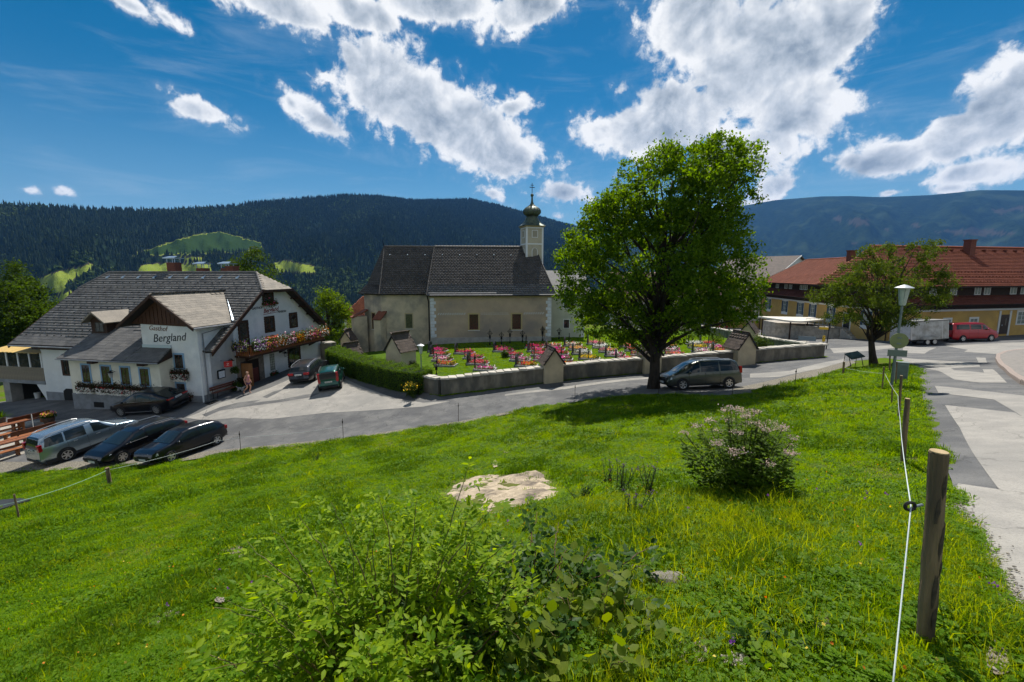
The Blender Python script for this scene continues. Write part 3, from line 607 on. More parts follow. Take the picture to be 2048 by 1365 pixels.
def flower_box(p, rz, w, label, blooms, group=None, hang=0.35, n=420, box=True, dark=False, seed=0, name='flower_box', h=0.28, group_=None):
    t = empty(name, p, rz, label, 'flower box', group)
    g = np.random.default_rng(seed + 11)
    if box: Box('planter', M('planter_wood', (0.10, 0.042, 0.02), (0.06, 0.028, 0.016), scale=6, rough=0.8), t, -w/2, w/2, -0.2, -0.01, 0, 0.18, bevel=0.01)
    def pts(k, f0=0.0):
        x = g.uniform(-w/2 - .06, w/2 + .06, k); z = 0.12 + g.normal(0, 1, k) * h * .5; y = -0.14 + g.normal(0, .07, k)
        dr = g.random(k) < 0.5; z = np.where(dr, 0.15 - g.random(k) * hang, z); y = np.where(dr, -0.22 - g.random(k) * .08, y); return np.column_stack([x, y - f0, z])
    leafcloud('foliage', pts(int(n * 2.0)), 0.12, m_fol2 if dark else m_fol, t, seed=seed)
    for j, (c, fr) in enumerate(blooms):
        q = pts(int(n * fr * .85), 0.03)
        if c == 'white' and dark: q[:, 2] = 0.06 - g.random(len(q)) * hang * 1.1
        leafcloud('blooms', q, 0.115, FLOW[c], t, seed=seed + j + 1, asp=0.9)
    return t
# ================================================================ GUEST HOUSE
GA = R(-11.3); GK = atZ(407, 797, -9.0)
gU = Vector((math.cos(GA), math.sin(GA), 0)); gV = Vector((-math.sin(GA), math.cos(GA), 0))
def GW(a, b, z=0.0): return GK + gU * a + gV * b + Vector((0, 0, z))
gh = empty('guest_house', GK, GA, 'white guest house with grey slate roof, flower balcony and the lettering Bergland', 'building')
m_white = M('white_render', (0.72, 0.73, 0.74), (0.60, 0.62, 0.64), scale=1.2, rough=0.9, bump=0.006, bscale=30, c3=(0.66, 0.66, 0.65), s3=0.5)
m_cream = M('cream_render', (0.70, 0.67, 0.58), (0.62, 0.59, 0.51), scale=1.2, rough=0.9, bump=0.006, bscale=30)
m_plinth = M('grey_plinth', (0.24, 0.25, 0.27), (0.18, 0.19, 0.20), scale=2, rough=0.9, bump=0.01)
m_slate = slate_mat('roof_slate', (0.072, 0.071, 0.071), (0.15, 0.145, 0.138)); m_slate2 = slate_mat('roof_slate_weathered', (0.145, 0.130, 0.108), (0.27, 0.235, 0.19))
m_under = M('roof_boarding', (0.035, 0.030, 0.027), rough=0.9); m_wood = M('dark_wood', (0.055, 0.026, 0.014), (0.030, 0.015, 0.010), scale=3, rough=0.75, stretch=(8, 8, 1)); m_brown = M('brown_boards', (0.085, 0.034, 0.018), (0.05, 0.022, 0.013), scale=3, rough=0.7, stretch=(8, 8, 1))
m_blue = M('blue_surround', (0.22, 0.36, 0.52), rough=0.8); m_glass = M('window_glass', (0.012, 0.014, 0.016), (0.05, 0.045, 0.04), scale=1.7, rough=0.06, spec=0.7); m_tin = M('sheet_zinc', (0.42, 0.50, 0.58), rough=0.35, metal=0.7)
m_redbrick = M('chimney_brick', (0.20, 0.07, 0.045), (0.13, 0.05, 0.035), scale=9, rough=0.9, bump=0.01); m_black = M('black_iron', (0.012, 0.012, 0.013), rough=0.5, metal=0.4); m_ochre = M('pale_wood', (0.33, 0.22, 0.11), (0.25, 0.16, 0.08), scale=4, rough=0.75, stretch=(8, 8, 1))
SL = 0.775; Z0, B0, BR, ZR = 3.55, 0.5, 7.6, 9.05
def zm(b): return Z0 + SL * (b - B0)
mb = MB(); gp = [(0, .9, -2.4), (0, 14.3, -1.2), (0, 14.3, 3.75), (0, 9.4, 7.5), (0, 5.8, 7.5), (0, .9, 3.75)]
mb.prism(gp, (-16, 0, 0)); mb.build('wall', m_white, gh)
mb = MB(); mb.prism([(-4.8, 0, -1.6), (0, 0, -1.0), (0, 0, 5.2), (-.9, 0, 5.85), (-4.7, 0, 5.85), (-4.8, 0, 5.3)], (0, 3.2, 0)); mb.build('wing_wall', m_white, gh)
Box('side_wall', m_wood, gh, -5.75, -4.82, 1.0, 3.2, 3.4, 5.15)
win(gh, (-5.3, 1.0, 4.15), 0, .5, .75, None, m_wood, m_glass, nx=1, ny=2)
mb = MB(); mb.prism([(-10.5, -1, -2.2), (-2.4, -1, -1.6), (-2.4, -1, 2.95), (-10.5, -1, 2.95)], (0, 2.0, 0)); mb.build('lean_to_wall', m_cream, gh)
Box('plinth', m_plinth, gh, -10.53, -2.37, -1.035, -.6, -2.2, 0.12); MB().prism([(-4.0, -.03, -1.5), (.03, -.03, -1), (.03, -.03, .18), (-2.37, -.03, .1)], (0, .5, 0)).build('plinth', m_plinth, gh)
MB().prism([(0, .3, -1), (.035, 0.3, -1), (.035, .3, .18), (0, .3, .18)], (0, 2.9, 0)).build('plinth', m_plinth, gh)
# main roof: boarding slab, then slates
fr = [(-18.2, .3, zm(.3)), (.8, .3, zm(.3)), (.8, 5.73, 7.6), (-1.2, BR, ZR), (-17, BR, ZR), (-18.2, 5.73, 7.6)]
bk = [(.8, 14.9, zm(.3)), (-18.2, 14.9, zm(.3)), (-18.2, 9.47, 7.6), (-17, BR, ZR), (-1.2, BR, ZR), (.8, 9.47, 7.6)]
hr = [(.8, 5.73, 7.6), (.8, 9.47, 7.6), (-1.2, BR, ZR)]; hl = [(-18.2, 9.47, 7.6), (-18.2, 5.73, 7.6), (-17, BR, ZR)]
roof = MB()
for p in (fr, bk, hr, hl): roof.slab(p, 0.16)
roof = roof.build('roof', m_under, gh)
ul = Vector((0, 1, SL)).normalized(); sl = math.hypot(1, SL)
def st(a, b, a0=-18.2, b0=.3): return (a - a0, (b - b0) * sl)
hole_front = [st(-18.2, .3), st(.8, .3), st(.8, 5.73), st(-1.2, BR), st(-17, BR), st(-18.2, 5.73)]
tiles(roof, (-18.2, .3, zm(.3)), (1, 0, 0), ul, hole_front, 0.55, 0.30, m_slate, single=110, seed=3)
tiles(roof, (.8, 5.73, 7.6), (0, 1, 0), (-2.0, 0, 1.45), [(0, 0), (3.74, 0), (1.87, 2.45)], 0.45, 0.3, m_slate2, single=30, seed=4)
mb = MB(); mb.tube([(-17, BR, ZR + .03), (-1.2, BR, ZR + .03)], 0.09, 6); mb.build('ridge_cap', m_slate, roof)
MB().tube([(-1.2, BR, ZR + .03), (.8, 5.73, 7.63)], .07, 6).build('hip_cap', m_slate, roof); MB().tube([(-17, BR, ZR + .03), (-18.2, 5.73, 7.63)], .07, 6).build('hip_cap', m_slate, roof)
for (b0, b1, z0, z1) in ((.25, 5.75, zm(.25), 7.6), (14.95, 9.45, zm(.25), 7.6)):
    for aa in (.8, -18.3): MB().prism([(aa, b0, z0 - .28), (aa, b1, z1 - .28), (aa, b1, z1 + .03), (aa, b0, z0 + .03)], (.1, 0, 0)).build('bargeboard', m_wood, gh)
Box('bargeboard', m_wood, gh, .78, .9, 5.7, 9.5, 7.38, 7.62)
MB().tube([(-18.2, .22, zm(.3) - .12), (-10.9, .22, zm(.3) - .12)], .07, 6).build('gutter', m_plinth, gh)
Box('eave_boards', m_wood, gh, -16.05, -10.6, .35, .98, 3.05, 3.42)
# soffit rafters on the right verge
for k in range(4): b = 10.2 + k * 1.05; MB().tube([(0, b, 14.9 * 0 + zm(15.2 - b) - .34), (.8, b, zm(15.2 - b) - .34)], .09, 4).build('purlin', m_wood, gh)
for b in (1.6, 4.4): MB().tube([(0, b, zm(b) - .33), (.8, b, zm(b) - .33)], .09, 4).build('purlin', m_wood, gh)
# vent tiles under the ridge, snow hooks
vs_ = MB()
for k in range(9): a = -16.3 + k * 1.72; b = 7.05; vs_.prism([(a - .13, b - .2, zm(b - .2) + .05), (a + .13, b - .2, zm(b - .2) + .05), (a + .1, b + .05, zm(b + .05) + .04)], (0, 0, .10))
vs_.build('vent_tiles', m_tin, roof, kind='stuff')
hk = MB(); q = random.Random(5)
for r_ in range(2, 24):
    b = .3 + r_ * .335 / sl * 1.0
    for k in range(26):
        a = -17.9 + k * .72 + (r_ % 2) * .36
        if (r_ % 2 == 0) or b > 7.2 or a > .6: continue
        hk.box(a - .025, a + .025, b - .05, b + .03, zm(b) + .03, zm(b) + .085)
hk.build('snow_hooks', m_black, roof, kind='stuff')
for (a, b, w, z1, cap) in ((-10.7, 8.6, .45, 9.95, True), (-8.6, 9.6, .42, 9.45, True), (-5.9, 9.6, .42, 9.45, True), (-4.3, 8.4, .36, 9.5, False)):
    c = Box('chimney', m_redbrick, roof, a - w, a + w, b - .35, b + .35, 7.9, z1)
    if cap:
        MB().prism([(a - w - .2, b - .5, z1 + .42), (a + w + .2, b - .5, z1 + .42), (a + w, b, z1 + .56), (a - w, b, z1 + .56)], (0, 0, .03)).box(a - w - .2, a + w + .2, b - .5, b + .5, z1 + .36, z1 + .42).box(a - w, a - w + .05, b - .3, b - .25, z1, z1 + .4).box(a + w - .05, a + w, b - .3, b - .25, z1, z1 + .4).box(a + w - .05, a + w, b + .25, b + .3, z1, z1 + .4).box(a - w, a - w + .05, b + .25, b + .3, z1, z1 + .4).build('chimney_hood', m_tin, roof)
    else: Box('chimney_cap', m_redbrick, roof, a - w - .06, a + w + .06, b - .41, b + .41, z1, z1 + .12)
# wing roof
wr = MB(); wr.slab([(.45, -.7, 5.25), (.45, 3.1, 5.25), (-2.8, 6.2, 7.5), (-2.8, -.7, 7.5)], .14); wr.slab([(-6.0, 3.1, 5.25), (-6.0, -.7, 5.25), (-2.8, -.7, 7.5), (-2.8, 6.2, 7.5)], .14)
wroof = wr.build('wing_roof', m_under, gh)
upw = Vector((-3.25, 0, 2.25)).normalized(); lw = math.hypot(3.25, 2.25)
tiles(wroof, (.45, -.7, 5.25), (0, 1, 0), upw, [(0, 0), (3.75, 0), (6.75, lw), (0, lw)], .45, .27, m_slate2, single=150, seed=6)
upl = Vector((3.2, 0, 2.25)).normalized()
tiles(wroof, (-6.0, -.7, 5.25), (0, 1, 0), upl, [(0, 0), (3.75, 0), (6.75, lw), (0, lw)], .45, .27, m_slate, single=0, seed=7)
MB().prism([(-5.55, -.05, 5.35), (-.05, -.05, 5.2), (-.55, -.05, 5.85), (-2.8, -.05, 7.3)], (0, .06, 0)).build('gable_boarding', m_brown, gh)
for k in range(14):  # board joints, each board a strip
    a = -5.0 + k * .35; top = 7.3 - abs(a + 2.8) * .69
    if top > 5.6: Box('board', m_brown, gh, a - .15, a + .15, -.085, -.055, 5.37, top - .12)
for s_, e in ((1, (.5, 5.2)), (-1, (-6.05, 5.2))):
    MB().prism([(-2.8, -.78, 7.52), (-2.8, -.78, 7.28), (e[0], -.78, e[1] - .2), (e[0], -.78, e[1] + .03)], (0, .07, 0)).build('bargeboard', m_wood, gh)
MB().prism([(.55, 3.15, 5.36), (-2.75, 6.3, 7.66), (-2.95, 5.95, 7.66), (.45, 2.75, 5.36)], (0, 0, .08)).build('valley_flashing', m_tin, gh)
MB().tube([(.5, -.7, 5.16), (.5, 2.9, 5.16)], .065, 6).build('gutter', m_plinth, gh); MB().tube([(.5, -.55, 5.12), (.1, -.1, 4.9), (.1, -.1, -.9)], .055, 8).build('downpipe', m_white, gh); MB().tube([(.5, 2.6, 5.1), (.12, .35, 4.7), (.12, .35, -.8)], .045, 8).build('downpipe', m_plinth, gh)
# low slate-clad tail of the main roof beside the wing
# lean-to roof and its canopy
lr = MB(); lr.slab([(-10.9, -1.45, 2.83), (-4.85, -1.45, 2.83), (-4.85, 1.75, 4.58), (-10.9, 1.75, 4.58)], .12); lr.slab([(-4.85, -1.45, 2.83), (-1.95, -1.45, 2.83), (-2.3, -.02, 3.6), (-4.85, -.02, 3.6)], .12); lroof = lr.build('lean_to_roof', m_under, gh)
ulr = Vector((0, 3.2, 1.75)).normalized(); ll = math.hypot(3.2, 1.75)
tiles(lroof, (-10.9, -1.45, 2.83), (1, 0, 0), ulr, [(0, 0), (6.05, 0), (6.05, ll), (0, ll)], .6, .32, m_slate, single=110, seed=8)
tiles(lroof, (-4.85, -1.45, 2.83), (1, 0, 0), ulr, [(0, 0), (2.9, 0), (2.55, 1.6), (0, 1.6)], .6, .32, m_slate, single=25, seed=9)
Box('flashing', m_tin, gh, -4.8, -2.3, -.06, .0, 3.55, 3.82)
MB().tube([(-10.95, -1.5, 2.76), (-1.95, -1.5, 2.76)], .06, 6).build('gutter', m_plinth, gh)
for a in (-8.0, -3.6): Box('bracket', m_wood, gh, a - .25, a + .25, -1.4, -1.0, 2.5, 2.7)
MB().prism([(-1.98, -1.45, 2.7), (-2.3, 0, 2.95), (-2.3, 0, 3.5)], (-.05, 0, 0)).build('canopy_end', m_wood, gh)
# dormer
dm = empty('dormer', (-10.3, 1.25, 4.3)); dm.parent = gh
MB().prism([(-.75, 0, -.25), (.75, 0, -.25), (.75, 0, 1.05), (0, 0, 1.55), (-.75, 0, 1.05)], (0, 2.6, 0)).build('dormer_wall', m_wood, dm)
MB().slab([(1.15, -.45, .92), (1.15, 2.2, .92), (0, 3.4, 1.75), (0, -.45, 1.75)], .1).slab([(-1.15, 2.2, .92), (-1.15, -.45, .92), (0, -.45, 1.75), (0, 3.4, 1.75)], .1).build('dormer_roof', m_slate2, dm)
win(dm, (0.05, 0, .15), 0, .8, .75, None, M('dark_frame', (.05, .045, .04), rough=.7), m_glass, nx=2, ny=2); Box('flashing', m_tin, dm, -.9, .9, -.12, -.02, -.3, -.2); Box('flashing', m_tin, dm, .95, 1.25, 2.0, 2.3, .9, 1.35)
# windows, lean-to and letter wall (facing the road), painted blue surrounds
m_fr = M('brown_frame', (0.07, 0.028, 0.014), rough=0.6)
for (a0, a1, z0, z1) in ((-9.41, -8.52, 1.02, 2.3), (-7.63, -6.65, 1.02, 2.28), (-5.88, -4.96, 1.02, 2.26), (-4.21, -3.26, 1.0, 2.24)): win(gh, ((a0 + a1) / 2, -1, z0), 0, a1 - a0 - .2, z1 - z0, m_blue, m_fr, m_glass, sw=.12, nx=2, ny=1)
win(gh, (-1.76, 0, 2.15), 0, .7, 1.0, m_blue, m_fr, m_glass, sw=.12, nx=2, ny=1); win(gh, (-1.84, 0, .42), 0, .7, .58, m_blue, m_fr, m_glass, sw=.11, nx=1, ny=1)
win(gh, (-13.5, .9, .95), 0, .85, 1.35, m_wood, m_fr, m_glass, sw=.14, nx=2, ny=1)
MB().prism([(-14.2, .84, -1.7), (-13.0, .84, -1.7), (-13.0, .84, -.4), (-13.3, .84, -.2), (-13.9, .84, -.2), (-14.2, .84, -.4)], (0, .05, 0)).build('cellar_door', m_black, gh)
Box('plinth', m_plinth, gh, -16.03, -10.55, .86, 1.2, -2.4, -.55)
Box('cellar_grille', m_black, gh, -8.6, -7.7, -1.06, -1.03, -.85, -.45)
# windows on the gable (dark wavy painted surrounds)
for (b0, b1, z0, z1, nx, ny) in ((3.85, 4.7, 2.62, 5.12, 1, 1), (6.75, 7.75, 3.98, 5.2, 2, 2), (9.9, 10.8, 4.02, 5.25, 1, 1), (6.75, 7.85, 6.5, 7.4, 2, 1), (9.35, 10.9, .42, 2.12, 2, 1)): win(gh, (0, (b0 + b1) / 2, z0), R(90), b1 - b0, z1 - z0, m_wood, m_fr, m_glass, sw=.12, nx=nx, ny=ny, wav=True)
m_gb = M('glass_block', (0.20, 0.23, 0.20), (0.10, 0.12, 0.11), scale=12, rough=0.15, spec=0.6)
win(gh, (0, 7.2, .55), R(90), .62, 1.5, None, M('grey_mortar', (.45, .46, .45), rough=.9), m_gb, nx=3, ny=7, fw=.04)
# entrance: stone porch, open door, dark passage
m_stone = M('porch_stone', (0.20, 0.17, 0.14), (0.12, 0.105, 0.09), scale=5, rough=0.9, bump=0.015)
Box('porch_stone', m_stone, gh, 0, .06, 3.25, 3.6, -.6, 2.5); Box('porch_stone', m_stone, gh, 0, .06, 5.6, 6.15, -.6, 2.5); Box('porch_stone', m_stone, gh, 0, .06, 3.6, 5.6, 1.95, 2.5)
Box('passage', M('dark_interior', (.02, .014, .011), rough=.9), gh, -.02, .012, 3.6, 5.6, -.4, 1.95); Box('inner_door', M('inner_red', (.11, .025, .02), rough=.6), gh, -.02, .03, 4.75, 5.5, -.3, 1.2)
dl = MB().box(0, .85, -.03, .03, -.4, 1.85).build('door', M('tan_door', (.30, .15, .06), (.24, .11, .045), scale=3, rough=.6, stretch=(6, 6, 1)), gh); dl.location = (.05, 3.68, 0); dl.rotation_euler = (0, 0, R(14)); Box('handle', m_black, dl, .7, .78, -.07, -.03, .62, .68)
Box('doorstep', m_stone, gh, .06, .8, 3.4, 5.8, -.5, -.24)
MB().prism([(0, 6.15, -1), (.04, 6.15, -1), (.04, 6.15, .05), (0, 6.15, .05)], (0, 8.1, .35)).build('plinth', M('pale_plinth', (.34, .335, .30), (.26, .255, .23), scale=3, rough=.9), gh)
# balcony
bal = empty('balcony', (0, 0, 0)); bal.parent = gh
Box('balcony_floor', m_wood, bal, .02, 1.38, 3.15, 13.1, 2.42, 2.56)
Box('balcony_rail', m_brown, bal, 1.24, 1.36, 3.2, 13.05, 3.30, 3.40); Box('balcony_rail', m_brown, bal, .02, 1.36, 3.18, 3.28, 3.30, 3.40)
m_bal = M('balcony_boards', (0.26, 0.088, 0.024), (0.17, 0.055, 0.018), scale=3, rough=0.65, stretch=(5, 5, 1))
bsrc = None
for k in range(58):
    o = Box('baluster', m_bal, bal, -.014, .014, -.062, .062, 0, .76) if bsrc is None else inst(bsrc, 'baluster', bal)
    bsrc = bsrc or o; o.location = (1.34, 3.32 + k * .168, 2.55)
for k in range(7):
    o = inst(bsrc, 'baluster', bal); o.location = (.2 + k * .17, 3.19, 2.55); o.rotation_euler = (0, 0, R(90))
for b in (4.2, 8.2, 12.4): MB().prism([(0.0, b - .06, 2.42), (1.1, b - .06, 2.42), (0, b - .06, 1.9)], (0, .12, 0)).build('balcony_bracket', m_wood, bal)
# lettering
m_ink = M('painted_letters', (0.02, 0.022, 0.025), rough=0.9); m_ink2 = M('painted_letters_brown', (0.14, 0.055, 0.03), rough=0.9); m_ink3 = M('painted_letters_red', (0.20, 0.03, 0.03), rough=0.9)
text_obj('lettering', 'Gasthof', m_ink2, gh, .50, (-4.1, -.012, 4.9), (R(90), R(2), 0), .22); text_obj('lettering', 'Bergland', m_ink, gh, .82, (-3.85, -.012, 4.02), (R(90), R(-4), 0), .30)
text_obj('lettering', 'GASTHOF', m_ink, gh, .27, (.012, 5.35, 6.02), (R(90), 0, R(90)), 0, bold=.006); text_obj('lettering', 'PENSION', m_ink, gh, .27, (.012, 8.35, 5.5), (R(90), 0, R(90)), 0, bold=.006)
text_obj('lettering', 'Bergland', m_ink3, gh, .52, (.012, 6.62, 5.62), (R(90), R(-3), R(90)), .3, bold=.01); MB().prism([(.005, 6.6, 5.48), (.005, 8.25, 5.57), (.005, 8.25, 5.61), (.005, 6.6, 5.52)], (.01, 0, 0)).build('underline', m_ink3, gh)
# menu case, lantern, bracket lamp on the side wall
mc = empty('menu_case', GW(.02, 1.7, 1.1), GA + R(90), 'dark framed menu case on the white wall below the red sign', 'menu case')
Box('case', m_black, mc, -.34, .34, -.08, -.0, 0, .66); Box('menu_sheet', M('paper', (.55, .58, .62), (.42, .45, .5), scale=14, rough=.6), mc, -.28, .28, -.088, -.081, .06, .56)
rs = empty('red_hanging_sign', GW(.02, 1.95, 1.95), GA + R(90), 'small red shield sign hung on an iron arm beside the wall lantern', 'sign')
MB().tube([(-.25, -.05, .5), (-.25, -.5, .52), (.1, -.75, .5)], .015, 6).build('arm', m_black, rs); MB().prism([(-.28, -.36, 0), (.16, -.70, 0), (.16, -.70, .46), (-.28, -.36, .46)], (.02, .02, 0)).build('sign_board', M('sign_red', (.45, .02, .02), rough=.5), rs); text_obj('lettering', 'Z', M('sign_white', (.7, .68, .66), rough=.6), rs, .26, (-.16, -.478, .12), (R(90), 0, R(-37)), 0)
def lantern(p, rz, lab):
    t = empty('wall_lantern', p, rz, lab, 'lantern'); MB().tube([(0, 0, .1), (0, -.3, .3), (0, -.34, .22)], .018, 6).build('arm', m_black, t)
    MB().lathe([(.09, -.34), (.15, 0), (.13, .01)], 6, (0, -.34, .1)).build('lamp_glass', M('lantern_glass', (.35, .36, .36), rough=.2), t); MB().lathe([(.19, 0), (.10, .09), (.03, .16)], 6, (0, -.34, .1)).build('lamp_cap', m_black, t); return t
lantern(GW(.0, 2.5, 2.2), GA + R(90), 'iron wall lantern on the white side wall above the hanging basket'); lantern(GW(-6.3, -1.0, 1.8), GA, 'iron wall lantern between the blue framed windows of the lean-to'); lantern(GW(.02, 8.5, 1.75), GA + R(90), 'ornate iron lantern bracket below the flower balcony')
# window boxes
for i, (a, lab) in enumerate(((-8.97, 'white and dark red flower box under the leftmost blue framed window'), (-7.14, 'flower box under the second blue framed window from the left'), (-5.42, 'flower box under the third blue framed window from the left'), (-3.73, 'flower box under the fourth blue framed window, nearest the lettered wall'))):
    flower_box(GW(a, -1.0, .62), GA, 1.55, lab, [('white', .75), ('red', .05)], 'flower boxes of the lean-to windows', .42, 620, True, True, 20 + i, h=.34)
flower_box(GW(-1.76, 0, 1.72), GA, 1.5, 'white flower box hanging under the upper window of the lettered wall', [('white', .65), ('red', .07)], None, .5, 620, True, True, 30, h=.36)
flower_box(GW(-1.5, 0, .0), GA, 1.3, 'low flower box beneath the small ground floor window beside the black car', [('white', .12), ('pink', .1)], None, .3, 300, True, True, 31)
flower_box(GW(0, 7.3, 6.32), GA + R(90), 1.6, 'red geranium box under the top gable window', [('red', .16), ('pink', .1)], None, .16, 420, True, False, 32, h=.34)
flower_box(GW(0, 10.1, .2), GA + R(90), 1.5, 'flower box below the large ground floor window of the gable', [('white', .15), ('pink', .1)], None, .2, 300, True, False, 33)
flower_box(GW(0, 7.2, .15), GA + R(90), .8, 'small planter with red blooms below the glass block window', [('red', .12)], None, .5, 200, True, False, 34)
cols = [[('white', .3), ('violet', .25)], [('pink', .35), ('yellow', .2)], [('orange', .3), ('white', .2)], [('pink', .3), ('white', .3)], [('orange', .3), ('yellow', .25)], [('red', .25), ('white', .3)], [('pink', .4), ('yellow', .15)], [('white', .35), ('orange', .2)]]
ords = ['first', 'second', 'third', 'fourth', 'fifth', 'sixth', 'seventh', 'last']
for i in range(8): flower_box(GW(1.36, 4.0 + i * 1.24, 3.26), GA + R(90), 1.2, '%s balcony flower box counted from the lettered wing, spilling blooms' % ords[i], cols[i], 'flower boxes along the balcony rail', .5, 620, True, False, 40 + i, h=.46)
flower_box(GW(.7, 3.18, 3.26), GA, 1.2, 'flower box with violet blooms on the short side of the balcony', [('violet', .3), ('white', .3), ('yellow', .15)], None, .45, 430, True, False, 50, h=.42)
tow = empty('folded_parasol', GW(.75, 5.6, 3.42), GA + R(90), 'folded red and white parasol cloth lying on the balcony rail', 'parasol'); MB().prism([(-1.2, -.35, 0), (1.0, -.35, .05), (1.1, .2, .16), (-1.2, .2, .02)], (0, 0, .07)).build('cloth', M('white_cloth', (.6, .62, .66), rough=.9), tow, bevel=.02); MB().prism([(.2, -.4, .09), (1.2, -.4, .13), (1.25, .15, .24), (.3, .2, .16)], (0, 0, .12)).build('red_cloth', M('red_cloth', (.5, .05, .04), rough=.9), tow, bevel=.02)
# glazed timber veranda on the left with a yellow corrugated roof
ver = empty('veranda', (-16.0, 1.0, 0)); ver.parent = gh
vr = MB()
for k in range(26): x = -5.3 + k * .205; vr.prism([(x, -.45, 2.62 + .03 * (k % 2)), (x + .205, -.45, 2.62 + .03 * ((k + 1) % 2)), (x + .205, 3.6, 3.35 + .03 * ((k + 1) % 2)), (x, 3.6, 3.35 + .03 * (k % 2))], (0, 0, .025))
vr.build('veranda_roof', M('yellow_corrugated', (.62, .42, .14), (.5, .34, .12), scale=2, rough=.6), ver)
Box('floor_beam', m_plinth, ver, -5.1, .02, -.15, 3.5, .02, .3)
m_gw = M('grey_wood', (.26, .22, .165), (.18, .155, .12), scale=4, rough=.85, stretch=(6, 6, 1)); psrc = None
for k in range(30):
    o = Box('railing_board', m_gw, ver, -.075, .075, -.02, .02, 0, 1.0) if psrc is None else inst(psrc, 'railing_board', ver)
    psrc = psrc or o; o.location = (-4.95 + k * .167, -.1, .3)
Box('rail', m_gw, ver, -5.1, 0, -.16, -.04, 1.3, 1.4)
for k in range(5):
    x = -5.0 + k * 1.22; Box('post', m_white, ver, x - .06, x + .06, -.12, .0, 1.4, 2.62)
    if k < 4: Box('pane', m_glass, ver, x + .07, x + 1.15, -.07, -.05, 1.42, 2.55)
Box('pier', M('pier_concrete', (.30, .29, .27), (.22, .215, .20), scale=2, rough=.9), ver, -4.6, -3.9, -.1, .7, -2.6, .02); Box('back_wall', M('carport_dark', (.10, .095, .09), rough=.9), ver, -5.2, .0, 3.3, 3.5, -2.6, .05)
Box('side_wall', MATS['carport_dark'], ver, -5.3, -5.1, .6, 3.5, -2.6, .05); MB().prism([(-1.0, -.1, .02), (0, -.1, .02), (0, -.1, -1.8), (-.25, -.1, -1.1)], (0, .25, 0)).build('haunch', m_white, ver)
# ================================================================ CHURCH
CA = R(5); CK = atZ(862, 690, -7.6)
cU = Vector((math.cos(CA), math.sin(CA), 0)); cV = Vector((-math.sin(CA), math.cos(CA), 0))
def CW(a, b, z=0.0): return CK + cU * a + cV * b + Vector((0, 0, z))
ch = empty('church', CK, CA, 'small village church with dark shingle roof and green onion dome turret', 'church')
m_nave = M('nave_render', (0.44, 0.355, 0.25), (0.39, 0.315, 0.225), scale=0.9, rough=0.95, bump=0.008, bscale=25, c3=(0.26, 0.23, 0.195), s3=0.3)
m_chan = M('chancel_render', (0.57, 0.49, 0.35), (0.45, 0.39, 0.285), scale=0.8, rough=0.95, bump=0.01, bscale=18, c3=(0.25, 0.24, 0.21), s3=0.4)
m_quoin = M('quoin_paint', (0.62, 0.66, 0.70), (0.5, 0.54, 0.58), scale=3, rough=0.9); m_shing = slate_mat('roof_shingle', (0.050, 0.046, 0.043), (0.105, 0.096, 0.088), 0.65)
m_shing2 = slate_mat('roof_shingle_grey', (0.075, 0.075, 0.078), (0.14, 0.138, 0.135), 0.6); m_copper = M('green_copper', (0.055, 0.075, 0.055), (0.10, 0.125, 0.085), scale=3, rough=0.5, metal=0.35, stretch=(1, 1, .3)); m_gold = M('church_ochre', (0.42, 0.34, 0.17), rough=0.9); m_turret = M('turret_render', (0.44, 0.40, 0.30), (0.38, 0.345, 0.26), scale=1.5, rough=0.9); m_trim = M('turret_trim', (0.66, 0.68, 0.68), rough=0.9)
Box('nave_wall', m_nave, ch, 0, 13.0, 0, 11, -1.2, 5.45)
ap = [(0, 1.4), (-5.3, 1.4), (-7.5, 3.2), (-7.5, 7.8), (-5.3, 9.6), (0, 9.6)]
MB().prism([(x, y, -1.2) for x, y in ap][::-1], (0, 0, 6.6)).build('chancel_wall', m_chan, ch)
Box('plinth', M('church_plinth', (0.36, 0.35, 0.33), (0.28, 0.275, 0.26), scale=2, rough=.95), ch, .02, 12.98, -.05, .5, -1.2, .75)
# roofs with a soft kick at the eaves
def broof(name, lines, mat, parent, t=.14):
    m = MB()
    for p in lines: m.slab(p, t)
    return m.build(name, mat, parent)
E0, Z1, ZK, BK = -.5, 5.25, 6.35, .55
nv = [[(-.3, E0, Z1), (13.4, E0, Z1), (13.05, BK, ZK), (-.2, BK, ZK)], [(-.2, BK, ZK), (13.05, BK, ZK), (11.9, 5.5, 10.55), (.2, 5.5, 10.55)],
      [(13.4, 11.5, Z1), (-.3, 11.5, Z1), (-.2, 10.45, ZK), (13.05, 10.45, ZK)], [(13.05, 10.45, ZK), (-.2, 10.45, ZK), (.2, 5.5, 10.55), (11.9, 5.5, 10.55)],
      [(13.4, E0, Z1), (13.4, 11.5, Z1), (13.05, 10.45, ZK), (13.05, BK, ZK)], [(13.05, BK, ZK), (13.05, 10.45, ZK), (11.9, 5.5, 10.55)], [(-.3, 11.5, Z1), (-.3, E0, Z1), (-.2, BK, ZK), (-.2, 10.45, ZK)], [(-.2, 10.45, ZK), (-.2, BK, ZK), (.2, 5.5, 10.55)]]
nr_ = broof('nave_roof', nv, m_under, ch)
u1 = Vector((0, BK - E0, ZK - Z1)); u2 = Vector((0, 5.5 - BK, 10.55 - ZK)); l1, l2 = u1.length, u2.length
tiles(nr_, (-.3, E0, Z1), (1, 0, 0), u1, [(0, 0), (13.7, 0), (13.35, l1), (.1, l1)], 0.34, .27, m_shing2, 60, 'shingle', thick=.038, seed=11, bond=.43)
tiles(nr_, (-.2, BK, ZK), (1, 0, 0), u2, [(0, 0), (13.25, 0), (12.1, l2), (.4, l2)], 0.34, .27, m_shing, 0, 'shingle', thick=.038, seed=12, bond=.43)
E1, Z1c = .95, 5.35; zkc, bkc = 6.3, 1.9
